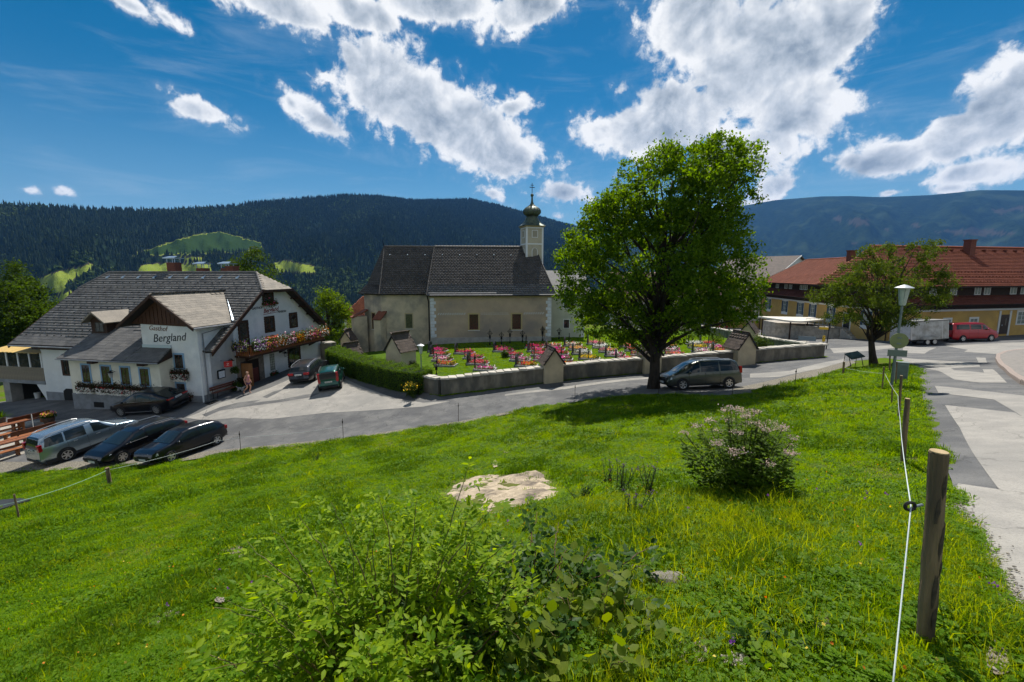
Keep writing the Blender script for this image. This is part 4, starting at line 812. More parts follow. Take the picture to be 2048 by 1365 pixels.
cr_ = [[(-5.4, E1, Z1c), (-.1, E1, Z1c), (-.1, bkc, zkc), (-5.45, bkc, zkc)], [(-5.45, bkc, zkc), (-.1, bkc, zkc), (.2, 5.5, 10.58), (-5.5, 5.5, 10.58)],
       [(-.1, 10.05, Z1c), (-5.4, 10.05, Z1c), (-5.45, 9.1, zkc), (-.1, 9.1, zkc)], [(-.1, 9.1, zkc), (-5.45, 9.1, zkc), (-5.5, 5.5, 10.58), (.2, 5.5, 10.58)],
       [(-8.0, 3.0, Z1c), (-5.4, E1, Z1c), (-5.45, bkc, zkc), (-7.1, 3.4, zkc)], [(-7.1, 3.4, zkc), (-5.45, bkc, zkc), (-5.5, 5.5, 10.58)],
       [(-8.0, 8.0, Z1c), (-8.0, 3.0, Z1c), (-7.1, 3.4, zkc), (-7.1, 7.6, zkc)], [(-7.1, 7.6, zkc), (-7.1, 3.4, zkc), (-5.5, 5.5, 10.58)],
       [(-5.4, 10.05, Z1c), (-8.0, 8.0, Z1c), (-7.1, 7.6, zkc), (-5.45, 9.1, zkc)], [(-5.45, 9.1, zkc), (-7.1, 7.6, zkc), (-5.5, 5.5, 10.58)]]
croof = broof('chancel_roof', cr_, m_under, ch, .12)
def tri_tiles(parent, quad, mat, w=.34, h=.27, seed=1):
    """tiles on one roof face given as 3-D outline whose first edge is the eave"""
    P = [Vector(p) for p in quad]; ux = (P[1] - P[0]).normalized(); nrm = (P[1] - P[0]).cross(P[-1] - P[0]).normalized(); up = nrm.cross(ux)
    if up.z < 0: up = -up
    tiles(parent, P[0], ux, up, [((p - P[0]).dot(ux), (p - P[0]).dot(up)) for p in P], w, h, mat, 0, 'shingle', thick=.038, seed=seed, bond=.43)
for k, i in enumerate((0, 1, 4, 5, 6, 7)): tri_tiles(croof, cr_[i], m_shing, seed=20 + k)
tri_tiles(nr_, nv[5], m_shing2, seed=31); tri_tiles(nr_, nv[7], m_shing, seed=32)
MB().tube([(-5.5, 5.5, 10.63), (11.9, 5.5, 10.61)], .09, 6).build('ridge_cap', m_shing, ch)
MB().tube([(-5.5, 5.5, 10.55), (-5.5, 4.5, 11.3)], .03, 6).build('finial', m_black, ch)
for k in range(8):
    a = -4.7 + k * 1.95; MB().blob((a, 4.25, 9.63), (.09, .09, .07), k, 1, .1).build('roof_vent', m_tin, ch)
Box('cornice', M('cornice_ochre', (.40, .34, .19), rough=.9), ch, -.05, 13.05, -.12, 0, 5.02, 5.26)
MB().tube([(-.25, -.28, 5.2), (-.12, -.1, 4.6), (-.12, -.1, -.4)], .07, 8).build('downpipe', m_black, ch)
for a_, b_ in (((13.05, .55, 6.4), (11.9, 5.5, 10.6)), ((13.4, -.5, 5.3), (13.05, .55, 6.4)), ((-.2, .55, 6.4), (.2, 5.5, 10.6)), ((-.3, -.5, 5.3), (-.2, .55, 6.4)), ((-5.45, 1.9, 6.35), (-5.5, 5.5, 10.62)), ((-7.1, 3.4, 6.35), (-5.5, 5.5, 10.62)), ((-8.0, 3.0, 5.4), (-7.1, 3.4, 6.35)), ((-5.4, .95, 5.4), (-5.45, 1.9, 6.35))): MB().tube([a_, b_], .06, 5).build('hip_cap', m_shing, ch)
# corner quoins, every block on its own
for (x0, sgn) in ((0, 1), (13.0, -1)):
    for k in range(15):
        w_ = .62 if k % 2 else .44; z = -.25 + k * .35
        xa, xb = (x0, x0 + w_) if sgn > 0 else (x0 - w_, x0)
        Box('quoin', m_quoin, ch, xa + .01, xb - .01, -.045, 0.0, z + .015, z + .335)
# painted frieze
m_frz = M('frieze_grey', (0.47, 0.48, 0.47), rough=.9)
for (x0, x1, kind) in ((.75, 3.75, 0), (5.35, 8.35, 1), (9.95, 12.3, 0)):
    n = int((x1 - x0) / .25)
    for k in range(n):
        x = x0 + k * .25
        if kind == 0: MB().prism([(x, -.012, 3.18), (x + .12, -.012, 3.18), (x + .26, -.012, 3.40), (x + .14, -.012, 3.40)], (0, .01, 0)).build('frieze_lozenge', m_frz, ch)
        else: MB().box(x, x + .2, -.012, -.002, 3.34, 3.37).box(x + .05, x + .25, -.012, -.002, 3.2, 3.23).build('frieze_band', m_frz, ch)
m_stain = M('leaded_glass', (0.02, 0.018, 0.016), (0.10, 0.035, 0.025), scale=9, rough=.15, spec=.5)
for a0 in (4.6, 9.2): win(ch, (a0, 0, 1.6), 0, .95, 1.62, m_gold, m_black, m_stain, sw=.16, nx=3, ny=5, fw=.03, sill=m_quoin)
win(ch, (-2.42, 1.4, 1.62), 0, .78, 1.6, m_gold, M('pale_frame', (.3, .29, .22), rough=.8), M('green_glass', (.10, .11, .055), (.06, .065, .04), scale=4, rough=.2), sw=.06, nx=1, ny=1, sill=m_quoin)
win(ch, (-6.35, 2.26, 1.5), R(-39), .5, 1.75, m_gold, m_black, m_stain, sw=.08, nx=1, ny=3, sill=m_quoin)
# buttresses with tiled caps
m_cap = M('tile_cap', (.22, .075, .04), (.15, .055, .03), scale=6, rough=.85)
for (x, y, rz, d, h) in ((-7.3, 2.8, R(-60), 1.5, 3.0), (-5.25, 1.4, R(-20), 1.1, 2.9)):
    b = empty('buttress', (x, y, 0), rz); b.parent = ch
    MB().prism([(-.42, 0, -1.2), (.42, 0, -1.2), (.42, 0, h - .1), (-.42, 0, h - .1)], (0, -d, -.0)).build('buttress_wall', m_chan, b); MB().slab([(-.5, -d - .12, h - .15), (.5, -d - .12, h - .15), (.5, .1, h + .65), (-.5, .1, h + .65)], .12).build('buttress_cap', m_cap, b)
# turret
tw = empty('turret', (11.5, 5.3, .12), R(12)); tw.parent = ch; hw = 1.02
Box('turret_wall', m_turret, tw, -hw, hw, -hw, hw, 8.0, 12.75)
for sx in (-1, 1):
    for sy in (-1, 1): Box('corner_strip', m_trim, tw, *(sorted((sx * hw - sx * .16, sx * hw + sx * .03))), *(sorted((sy * hw - sy * .16, sy * hw + sy * .03))), 8.3, 12.75)
for z in (10.72, 12.55): Box('band', m_trim, tw, -hw - .02, hw + .02, -hw - .02, hw + .02, z, z + .14)
Box('cornice', m_gold, tw, -hw - .15, hw + .15, -hw - .15, hw + .15, 12.72, 12.86)
m_louv = M('louvre', (.30, .275, .21), rough=.8)
for rz in (0, R(-90)):
    e = empty('opening', (0, 0, 0), rz); e.parent = tw
    MB().box(-.36, .36, -hw - .035, -hw, 11.5, 12.35).build('opening_frame', m_trim, e); MB().box(-.29, .29, -hw - .05, -hw - .03, 11.57, 12.28).build('louvre', m_louv, e)
    arch = [(-.36, 0, 8.95)] + [(.36 * -math.cos(t * math.pi / 8), 0, 10.0 + .36 * math.sin(t * math.pi / 8)) for t in range(9)] + [(.36, 0, 8.95)]
    MB().prism([(x, -hw - .035, z) for x, _, z in arch], (0, .035, 0)).build('opening_frame', m_trim, e); MB().prism([(x * .8, -hw - .05, 9.02 + (z - 8.95) * .93) for x, _, z in arch], (0, .02, 0)).build('louvre', m_louv, e)
sk = MB()   # swept square skirt turning octagonal
prof = [(1.42, 12.84), (1.38, 12.92), (1.08, 13.15), (.86, 13.5), (.74, 13.85), (.60, 13.92)]
vs = []; fs = []
for j, (r_, z) in enumerate(prof):
    for k in range(16):
        a = 2 * math.pi * (k + .5) / 16; sq = 1 / max(abs(math.cos(a)), abs(math.sin(a))); mixf = max(0, 1 - j / 3); vs.append((r_ * math.cos(a) * (1 + (sq - 1) * mixf), r_ * math.sin(a) * (1 + (sq - 1) * mixf), z))
for j in range(len(prof) - 1):
    for k in range(16): fs.append((j*16+k, j*16+(k+1)%16, (j+1)*16+(k+1)%16, (j+1)*16+k))
fs.append(tuple(range(16))[::-1]); sk.add(vs, fs).build('turret_skirt', m_copper, tw)
MB().lathe([(.62, 13.85), (.68, 13.98), (.60, 14.02), (.92, 14.22), (1.03, 14.45), (1.0, 14.68), (.80, 14.9), (.50, 15.08), (.26, 15.28), (.13, 15.6), (.09, 16.15), (.12, 16.2)], 16).build('onion_dome', m_copper, tw)
rb = MB()
for k in range(16):
    a = 2 * math.pi * k / 16; rb.tube([(r_ * math.cos(a) * 1.01, r_ * math.sin(a) * 1.01, z) for r_, z in ((.62, 14.02), (.93, 14.22), (1.04, 14.45), (1.01, 14.68), (.81, 14.9), (.51, 15.08), (.27, 15.28))], .022, 4)
rb.build('dome_ribs', m_copper, tw); MB().blob((0, 0, 16.36), .19, 1, 2, 0).build('ball', m_copper, tw, smooth_=True)
MB().tube([(0, 0, 16.5), (0, 0, 17.7)], .035, 6).box(-.3, .3, -.03, .03, 17.2, 17.27).box(-.18, .18, -.03, .03, 17.44, 17.5).build('cross', m_black, tw)
# house joined to the church on the right
an = empty('side_house', CW(13.1, 3.0), CA, 'pale green plastered house adjoining the church, half hidden by the big tree', 'house')
m_pale = M('pale_green_render', (.50, .52, .42), (.44, .46, .37), scale=1, rough=.95); Box('wall', m_pale, an, 0, 4.3, 0, 6, -1, 5.4); Box('corner_strip', m_trim, an, 3.95, 4.33, -.03, 0, -1, 5.4)
MB().slab([(-.1, -.6, 5.2), (4.9, -.6, 5.2), (4.9, 3, 7.9), (-.1, 3, 7.9)], .15).slab([(4.9, 6.6, 5.2), (-.1, 6.6, 5.2), (-.1, 3, 7.9), (4.9, 3, 7.9)], .15).prism([(4.3, 0, 5.3), (4.3, 6, 5.3), (4.3, 3, 7.7)], (.02, 0, 0)).build('roof', m_shing2, an)
win(an, (2.2, 0, 1.3), 0, .62, .95, m_trim, m_black, m_glass, sw=.09); win(an, (2.2, 0, 3.6), 0, .62, .95, m_trim, m_black, m_glass, sw=.09)
# small yellow house behind the church
yh = empty('yellow_cottage', Vector((-22.6, 61, -8.9)), R(8), 'yellow cottage with red tiled roof behind the left end of the church', 'house')
m_yel = M('lemon_render', (.56, .50, .20), (.48, .43, .17), scale=1, rough=.95); Box('wall', m_yel, yh, 0, 6.5, 0, 6, -2, 3.1); m_rt = slate_mat('red_tile', (.16, .045, .022), (.29, .10, .05), .8)
yr = MB().slab([(-.5, -.6, 2.95), (7, -.6, 2.95), (6.5, 3, 5.6), (2, 3, 5.6)], .12).slab([(-.5, 6.6, 2.95), (-.5, -.6, 2.95), (2, 3, 5.6)], .12).slab([(7, 6.6, 2.95), (-.5, 6.6, 2.95), (2, 3, 5.6), (6.5, 3, 5.6)], .12).build('roof', m_under, yh)
tri_tiles(yr, [(-.5, -.6, 2.95), (7, -.6, 2.95), (6.5, 3, 5.6), (2, 3, 5.6)], m_rt, .3, .25, 41)
win(yh, (1.9, 0, .3), 0, .75, 1.5, m_trim, m_trim, M('grey_pane', (.12, .14, .17), rough=.2), sw=.08, nx=2, ny=3); Box('corner_strip', m_trim, yh, -.02, .3, -.03, 0, -2, 3.1)
# ================================================================ CHURCHYARD
yard = [(WALL_L.x, WALL_L.y), (WALL_A.x, WALL_A.y), (WALL_B.x, WALL_B.y), (WALL_C.x, WALL_C.y), tuple(CW(14, 12)[:2]), tuple(CW(-14, 12)[:2]), tuple(G(650, 722)[:2])]
m_lawn = M('lawn', (0.055, 0.105, 0.012), (0.085, 0.14, 0.018), scale=3, rough=1.0, spec=0, bump=.03, bscale=25, obj=False)
lawn = sheet('lawn', yard, m_lawn, 0.05, .6, None, 'structure')
m_wallr = M('rough_wall', (0.27, 0.235, 0.185), (0.13, 0.115, 0.092), scale=1.5, rough=.95, bump=.03, bscale=9, c3=(.11, .105, .095), s3=.9, stretch=(1, 1, .45)); m_cop = slate_mat('coping_stone', (.34, .31, .26), (.54, .50, .43), .9)
yw = empty('churchyard_wall', (0, 0, 0), 0, 'low rough plastered churchyard wall topped with pale stone slabs', 'wall')
def wall_run(parent, path, th, h, step=.55, seed=0, cop=True):
    q = random.Random(seed); m = MB(); pts = []
    for a, b in zip(path[:-1], path[1:]):
        a = Vector(a[:2]); b = Vector(b[:2]); n = max(1, int((b - a).length / 1.0)); d = (b - a).normalized(); nn = Vector((-d.y, d.x)) * th / 2
        for i in range(n):
            p, r_ = a + (b - a) * (i / n), a + (b - a) * ((i + 1) / n); zp, zr = Hs(p.x, p.y), Hs(r_.x, r_.y)
            m.hexa([(*(p - nn), zp - .5), (*(r_ - nn), zr - .5), (*(r_ + nn), zr - .5), (*(p + nn), zp - .5), (*(p - nn), zp + h), (*(r_ - nn), zr + h), (*(r_ + nn), zr + h), (*(p + nn), zp + h)])
    m.build('wall_body', m_wallr, parent)
    if not cop: return
    srcs = []
    for k in range(5):
        w2 = step / 2 * .96; t = .10 + .03 * k / 4; o = th / 2 + .09
        v = [(-w2 + q.uniform(-.04, .04), -o + q.uniform(-.05, .05), 0), (w2 + q.uniform(-.04, .04), -o + q.uniform(-.05, .05), 0), (w2, o, 0), (-w2, o, 0)]; v += [(x * .93, y * .95, t + q.uniform(-.02, .03)) for x, y, _ in v]
        srcs.append(v)
    proto_o = {}
    for (p, d) in along(path, step):
        k = q.randrange(5); z = Hs(p.x, p.y) + h - .005
        if k in proto_o: ob = inst(proto_o[k], 'coping_stone', parent)
        else: ob = MB().hexa(srcs[k]).build('coping_stone', m_cop, parent, bevel=.015); proto_o[k] = ob
        ob.location = (p.x, p.y, z); ob.rotation_euler = (q.uniform(-.05, .05), q.uniform(-.04, .04), math.atan2(d.y, d.x) + q.uniform(-.08, .08))
off_ = Vector((-.25, .5))
wl = [Vector(WALL_L[:2]) + off_ * .6, Vector(WALL_A[:2]) + Vector((0, .45)), Vector(WALL_B[:2]) + Vector((-.3, .35))]
wall_run(yw, wl, .55, 1.08, .56, 1)
yw2 = empty('churchyard_side_wall', (0, 0, 0), 0, 'shaded grey churchyard wall on the square side behind the arched shrine', 'wall'); m_side = None
wall_run(yw2, [Vector(WALL_B[:2]) + Vector((-.3, .9)), Vector(WALL_C[:2])], .5, 1.0, .6, 2)
yw3 = empty('back_wall', (0, 0, 0), 0, 'short old stone wall left of the church behind the hedge', 'wall'); b0 = Vector((-19.5, 50.5)); wall_run(yw3, [b0, b0 + Vector((5.5, 1.6))], .5, 1.0, .6, 3)
gpier = empty('gate_pier', GW(.9, 14.2, 0), GA, 'squat stone gate pier with slab on top between guest house and hedge', 'pier'); zq = Hs(GW(.9, 14.2).x, GW(.9, 14.2).y) - GK.z
Box('shaft', m_wallr, gpier, -.6, .6, -.5, .5, zq - .3, zq + 1.7); MB().blob((0, 0, zq + 1.75), (.75, .62, .13), 5, 2, .15).build('cap_slab', m_cop, gpier)
# shrines of the way of the cross
m_shr = M('shrine_render', (.56, .47, .32), (.48, .40, .28), scale=1.5, rough=.95); m_brt = slate_mat('shrine_shingle', (.055, .042, .035), (.13, .10, .08), .8); m_brt2 = slate_mat('shrine_shingle_edge', (.25, .22, .19), (.36, .32, .28), .8)
def shrine(p, rz, label, w=1.4, d=1.3, h=1.75, rise=.95, base=0.6, arch=False, sing=24, seed=0):
    t = empty('wayside_shrine', p, rz, label, 'shrine', 'shrines around the churchyard')
    if arch:
        MB().prism([(-w/2, -d/2, -base), (w/2, -d/2, -base), (w/2, -d/2, h), (0, -d/2, h + rise), (-w/2, -d/2, h)], (0, d, 0)).build('shrine_wall', m_shr, t)
        ar = [(-.3, 0, .55)] + [(-.3 * math.cos(k * math.pi / 8), 0, 1.25 + .3 * math.sin(k * math.pi / 8)) for k in range(9)] + [(.3, 0, .55)]
        MB().prism([(x, -d/2 - .012, z) for x, _, z in ar], (0, .012, 0)).build('niche', M('niche_dark', (.10, .07, .045), (.06, .045, .03), scale=3, rough=.9), t)
    else: MB().prism([(-w/2, -d/2, -base), (w/2, -d/2, -base), (w/2, -d/2, h), (0, -d/2, h + rise), (-w/2, -d/2, h)], (0, d, 0)).build('shrine_wall', m_shr, t)
    e, f = w/2 + .14, d/2 + .14; ze = h - .14 * rise / (w/2); zt = h + rise + .02
    L1 = [(-e, f, ze), (-e, -f, ze), (0, -f, zt), (0, f, zt)]; R1 = [(e, -f, ze), (e, f, ze), (0, f, zt), (0, -f, zt)]
    r_ = MB().slab(L1, .07).slab(R1, .07).build('shrine_roof', m_under, t)
    for k, q in enumerate((L1, R1)):
        P = [Vector(x) for x in q]; ux = (P[1] - P[0]).normalized(); up = (P[3] - P[0]).normalized(); ln = (P[3] - P[0]).length
        tiles(r_, P[0], ux, up, [(0, 0), (2 * f, 0), (2 * f, ln), (0, ln)], .28, .24, m_brt, sing if k == (0 if True else 1) else 60, 'shingle', seed=seed + k)
    MB().tube([(0, -f, zt + .02), (0, f, zt + .02)], .05, 5).build('ridge_cap', m_brt, t); return t
wd = (wl[2] - wl[1]).normalized(); wa = math.atan2(wd.y, wd.x)
def on_wall(u, v):   # point of the front wall whose top is seen at pixel u
    d = ray(u, v); n = Vector((-wd.y, wd.x, 0)); p0 = Vector((*wl[1], 0)); t = p0.dot(n) / d.dot(n); p = d * t; return Vector((p.x, p.y, Hs(p.x, p.y)))
shrine(on_wall(1103, 740), wa, 'shrine on the churchyard wall to the left of the big tree', 1.4, 1.2, 1.55, .95, seed=1)
shrine(on_wall(1298, 730), wa, 'shrine on the churchyard wall hidden behind the big tree trunk', 1.4, 1.2, 1.55, .95, seed=3)
shrine(on_wall(1479, 715), wa, 'shrine on the churchyard wall above the roof of the grey minivan', 1.65, 1.6, 1.5, 1.1, seed=5)
pS6 = G(1497, 693); shrine(Vector((pS6.x, pS6.y, Hs(pS6.x, pS6.y))), R(-42), 'shrine with an arched niche at the right side wall of the churchyard', 1.4, 1.5, 1.75, .95, arch=True, seed=7)
pS1 = G(790, 752); pS1 = Vector((pS1.x + .2, pS1.y + 1.4, 0)); shrine(Vector((pS1.x, pS1.y, Hs(pS1.x, pS1.y))), R(-33), 'largest shrine with pale plaster gable rising out of the clipped hedge', 1.75, 1.7, 1.9, 1.15, sing=60, seed=9)
pS2 = G(690, 728); shrine(Vector((pS2.x - .1, pS2.y + 2.0, Hs(pS2.x, pS2.y + 2) - .7)), R(-35), 'small low shrine at the far end of the hedge', 1.5, 1.5, 1.2, 1.0, seed=11)
shrine(Vector((-17.3, 47.6, Hs(-17.3, 47.6))), R(-12), 'yellow arched shrine between the balcony corner and the light green tree', 1.2, 1.0, 1.9, .8, arch=True, seed=13)
# hedge
hp = [Vector(G(836, 791)[:2]), Vector(G(790, 783)[:2]), Vector(G(735, 768)[:2]), Vector(G(690, 752)[:2]), Vector(G(652, 734)[:2])]
hd = empty('hedge', Vector((*hp[0], 0)), 0, 'long clipped green hedge between forecourt and churchyard', 'hedge'); hn = Vector((.45, .9)).normalized(); HW = 1.7; core = MB(); PP = []; NN = []
for a, b in zip(hp[:-1], hp[1:]):
    za, zb = Hs(*a), Hs(*b); h = 1.62; c_ = .12; a2, b2 = a + hn * HW, b + hn * HW
    core.hexa([(*(a + hn * c_ - hp[0]), za - .1), (*(a2 - hp[0]), za - .1), (*(b2 - hp[0]), zb - .1), (*(b + hn * c_ - hp[0]), zb - .1), (*(a + hn * c_ - hp[0]), za + h - c_), (*(a2 - hp[0]), za + h - c_), (*(b2 - hp[0]), zb + h - c_), (*(b + hn * c_ - hp[0]), zb + h - c_)])
    n = int((b - a).length * 1700); s = rng.random(n); side = rng.random(n); lump = .09 * np.sin(s * (b - a).length * 5 + a.x) + .05 * np.sin(side * 13 + s * 9)
    top = side < .5; front = ~top; t = rng.random(n)
    bx = a.x + (b.x - a.x) * s; by = a.y + (b.y - a.y) * s; zz = za + (zb - za) * s
    off = np.where(top, t * HW, rng.normal(0.02, .06, n) - lump * .6); hz_ = np.where(top, h + lump + rng.normal(0, .05, n), t * h)
    rnd_c = np.where(top & (t < .12), -.10, 0); hz_ = hz_ + rnd_c
    PP.append(np.column_stack([bx + hn.x * off - hp[0].x, by + hn.y * off - hp[0].y, zz + hz_])); NN.append(np.column_stack([np.where(top, 0, -hn.x), np.where(top, 0, -hn.y), np.where(top, 1.0, .3)]))
a, b = hp[0], hp[0] + hn * HW; n = 2600; s = rng.random(n); PP.append(np.column_stack([a.x + (b.x - a.x) * s + rng.normal(.05, .06, n) - hp[0].x, a.y + (b.y - a.y) * s + rng.normal(0, .06, n) - hp[0].y, Hs(*a) + rng.random(n) * 1.62])); NN.append(np.tile([.9, -.4, .2], (n, 1)))
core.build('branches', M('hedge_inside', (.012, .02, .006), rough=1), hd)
m_hedge = leaf_mat('hedge_leaf', (0.040, 0.085, 0.010), (0.095, 0.165, 0.022), .4); leafcloud('foliage', np.concatenate(PP), .085, m_hedge, hd, np.concatenate(NN), seed=5)
# graves ---------------------------------------------------------
m_gst = M('grave_stone', (.34, .34, .34), (.24, .24, .25), scale=6, rough=.7); m_gdark = M('black_granite', (.025, .026, .03), (.05, .05, .055), scale=12, rough=.25, spec=.5); m_soil = M('bed_soil', (.05, .035, .022), (.08, .055, .035), scale=8, rough=1)
gsrc = {}
gsrc['border'] = MB().box(-.05, 1.75, -.5, -.4, -.1, .14).box(-.05, 1.75, .4, .5, -.1, .14).box(1.65, 1.75, -.4, .4, -.1, .14).box(-.05, .05, -.4, .4, -.1, .14)
gsrc['soil'] = MB().box(.05, 1.65, -.4, .4, -.1, .1)
def iron_cross(h, ring):
    m = MB().tube([(0, 0, 0), (0, 0, h)], .034, 5).box(-.02, .02, -.3, .3, h * .74, h * .74 + .035).lathe([(.1, 0), (.07, .25), (.04, .3)], 6)
    if ring:
        m.tube([(0, .2 * math.cos(t), h * .76 + .2 * math.sin(t)) for t in np.linspace(0, 2 * math.pi, 13)], .024, 4)
        for t in (0.6, 1.0, 1.4): m.tube([(0, -.26, h * t * .55), (0, 0, h * t * .55 + .12), (0, .26, h * t * .55)], .012, 4)
        m.prism([(-.02, -.1, h * .42), (-.02, .1, h * .42), (-.02, .1, h * .6), (-.02, 0, h * .66), (-.02, -.1, h * .6)], (.03, 0, 0))
    else: m.box(-.02, .02, -.07, .07, h * .45, h * .62)
    return m
gsrc['cross0'] = iron_cross(1.3, True); gsrc['cross1'] = iron_cross(1.05, False); gsrc['cross2'] = iron_cross(1.65, True)
gsrc['stone'] = MB().prism([(-.1, -.32, -.05), (-.1, .32, -.05), (-.1, .3, .8), (-.1, .12, .98), (-.1, -.12, .98), (-.1, -.3, .8)], (.16, 0, 0)).box(-.16, .12, -.42, .42, -.1, .12)
gobj = {}
def gpart(key, name, mat, parent):
    if key not in gobj: gobj[key] = gsrc[key].build(name, mat, parent); return gobj[key]
    return inst(gobj[key], name, parent)
ROWS = [('first', 'row from the lamp post', [(874,732),(868,722),(864,712),(861,704)]), ('second', 'row from the lamp post', [(950,741),(938,729),(930,718),(913,708)]), ('third', 'row from the lamp post', [(1034,733),(1022,722),(1008,713),(990,704)]),
        ('fourth', 'row from the lamp post', [(1068,722),(1064,712),(1058,704),(1052,697)]), ('fifth', 'row from the lamp post', [(1122,734),(1106,721),(1100,710),(1094,702),(1088,695)]), ('sixth', 'row from the lamp post', [(1176,730),(1160,719),(1146,709),(1138,701),(1130,693)]),
        ('seventh', 'row from the lamp post', [(1232,722),(1212,713),(1198,705),(1186,697),(1176,690)]), ('eighth', 'row, under the big tree', [(1262,712),(1250,703),(1240,695)]), ('ninth', 'row, right of the trunk', [(1330,712),(1322,703),(1318,695)]), ('tenth', 'row, right of the trunk', [(1385,706),(1376,697),(1372,690)]), ('last', 'row by the shaded wall', [(1425,706),(1416,698),(1400,690)])]
nth = ['nearest the road wall', 'second from the road wall', 'third from the road wall', 'fourth from the road wall', 'fifth from the road wall']
gcols = ['red', 'pink', 'white', 'yellow', 'magenta', 'orange', 'pink', 'white']; q = random.Random(3); gi_ = 0
for (rn, rt, hs) in ROWS:
    for j, (u, v) in enumerate(hs):
        p = G(u, v); c1 = gcols[(gi_ * 3 + j) % 8]; c2 = gcols[(gi_ * 5 + 2 * j + 3) % 8]; kind = q.choice(['cross0', 'cross1', 'cross2', 'stone', 'stone']); gi_ += 1
        t = empty('grave', (p.x, p.y, p.z + .05), R(-14) + q.uniform(-.06, .06), '%s flowered grave, %s in the %s %s' % (c1, nth[j], rn, rt), 'grave', 'flowered graves of the churchyard')
        gpart('border', 'border', m_gst, t); gpart('soil', 'soil', m_soil, t)
        if kind == 'stone': gpart('stone', 'headstone', m_gdark, t)
        else: gpart(kind, 'iron_cross', m_black, t)
        g = np.random.default_rng(gi_); n = 230; x = g.uniform(.05, 1.65, n); y = g.uniform(-.4, .4, n); z = .12 + .24 * np.abs(g.normal(0, .6, n)) + .1 * np.sin(x * 5)
        leafcloud('foliage', np.column_stack([x, y, z * .8]), .13, m_fol, t, seed=gi_)
        for c_, n, zo in ((c1, 150, .05), (c2, 90, .04)):
            x0_ = g.uniform(.5, 1.2) if c_ == c2 else .85; x = np.clip(g.normal(x0_, .42, n), .05, 1.68); y = np.clip(g.normal(0, .26, n), -.42, .42); z = .16 + zo + .16 * np.abs(g.normal(0, .7, n))
            leafcloud('blooms', np.column_stack([x, y, z]), .085, FLOW[c_], t, seed=gi_ + 7, asp=.95)
# extra free-standing iron crosses near the church wall
for k, (u, v) in enumerate([(1003,690),(1020,688),(1045,686),(1085,683),(1118,680),(980,692),(873,755)]):
    p = G(u, v); t = empty('iron_grave_cross', (p.x, p.y, p.z + .05), R(-10), ['tall thin iron grave cross in the church shadow, %s from the left quoins' % w for w in ('second', 'third', 'fourth', 'fifth', 'sixth', 'first')][k] if k < 6 else 'single round iron grave cross by the corner of the road wall', 'grave cross', 'iron crosses along the church wall'); o = gpart('cross2' if k % 2 else 'cross0', 'cross', m_black, t); o.rotation_euler = (0, 0, R(90))
# shrubs in the churchyard
def shrub(name, p, r, h, label, mat, n=2600, sz=.11, cat='shrub', group=None, seed=0, stems=True):
    t = empty(name, p, 0, label, cat, group); g = np.random.default_rng(seed); a = g.uniform(0, 6.283, n); c = g.uniform(-.55, 1, n); rad = (g.random(n) ** .35) * (1 + .18 * np.sin(a * 3 + seed) + .12 * np.sin(c * 7 + a * 2)); s_ = np.sqrt(np.clip(1 - c * c, 0, 1))
    P = np.column_stack([r * rad * s_ * np.cos(a), r * rad * s_ * np.sin(a), h * .38 + h * .6 * rad * c]); P[:, 2] = np.maximum(P[:, 2], .03)
    leafcloud('foliage', P, sz, mat, t, seed=seed)
    if stems:
        m = MB(); qq = random.Random(seed)
        for k in range(7): aa = qq.uniform(0, 6.28); m.tube([(0, 0, -.1), (r * .3 * math.cos(aa), r * .3 * math.sin(aa), h * .4), (r * .7 * math.cos(aa), r * .7 * math.sin(aa), h * .75)], [.03, .02, .008], 5)
        m.build('stems', M('bark', (.06, .045, .032), (.035, .028, .02), scale=9, rough=.95), t)
    return t
p = G(1516, 706); shrub('round_shrub', p, 1.1, 1.7, 'round dark green shrub beside the arched shrine', m_fol, 3500, .12, seed=2)
for k, (u, v, r_, h, lab) in enumerate([(827, 742, .5, .8, 'small yellow flowering shrub right of the large shrine'), (1175, 738, .6, .8, 'low clipped bush against the inside of the road wall'), (1213, 742, .5, .7, 'dark bush beside the wall left of the trunk shrine'), (1010, 716, .35, .7, 'small upright box bush among the middle graves'), (1385, 682, 1.0, 2.2, 'tall leafy bush by the churchyard gate'), (1430, 690, .8, 1.4, 'loose bush in front of the shaded side wall')]): shrub('churchyard_bush', G(u, v), r_, h, lab, m_fol, 1200, .11, seed=60 + k)
# ================================================================ HOUSES OF THE SQUARE
def band(parent, name, mat, x0, x1, y0, y1, z0, z1): return Box(name, mat, parent, x0, x1, y0, y1, z0, z1)
Q = Vector((40.8, 49.0, 0)); d2 = Vector((.978, .208, 0)).normalized(); d1 = Vector((.10, 1, 0)).normalized()
def s_on(dirv, u):   # distance along a facade from its corner where pixel column u meets it
    k = (u - 1024) / FPX / cT * 1.0; k = (u - 1024) / FPX
    # camera x / depth with the small pitch term at facade height about -4
    lo, hi = -5.0, 60.0; f = lambda s: (Q.x + dirv.x * s) / ((Q.y + dirv.y * s) * cT + 4.0 * sT) - k
    if f(lo) > f(hi): sg = -1
    else: sg = 1
    for _ in range(40):
        m = (lo + hi) / 2
        if sg * f(m) < 0: lo = m
        else: hi = m
    return (lo + hi) / 2
m_ylw = M('ochre_render', (.56, .36, .105), (.48, .30, .09), scale=1.0, rough=.95, c3=(.42, .28, .10), s3=.3); m_dwood = M('black_brown_wood', (.030, .016, .011), (.018, .011, .008), scale=3, rough=.8); m_wtrim = M('white_trim', (.66, .66, .63), rough=.9)
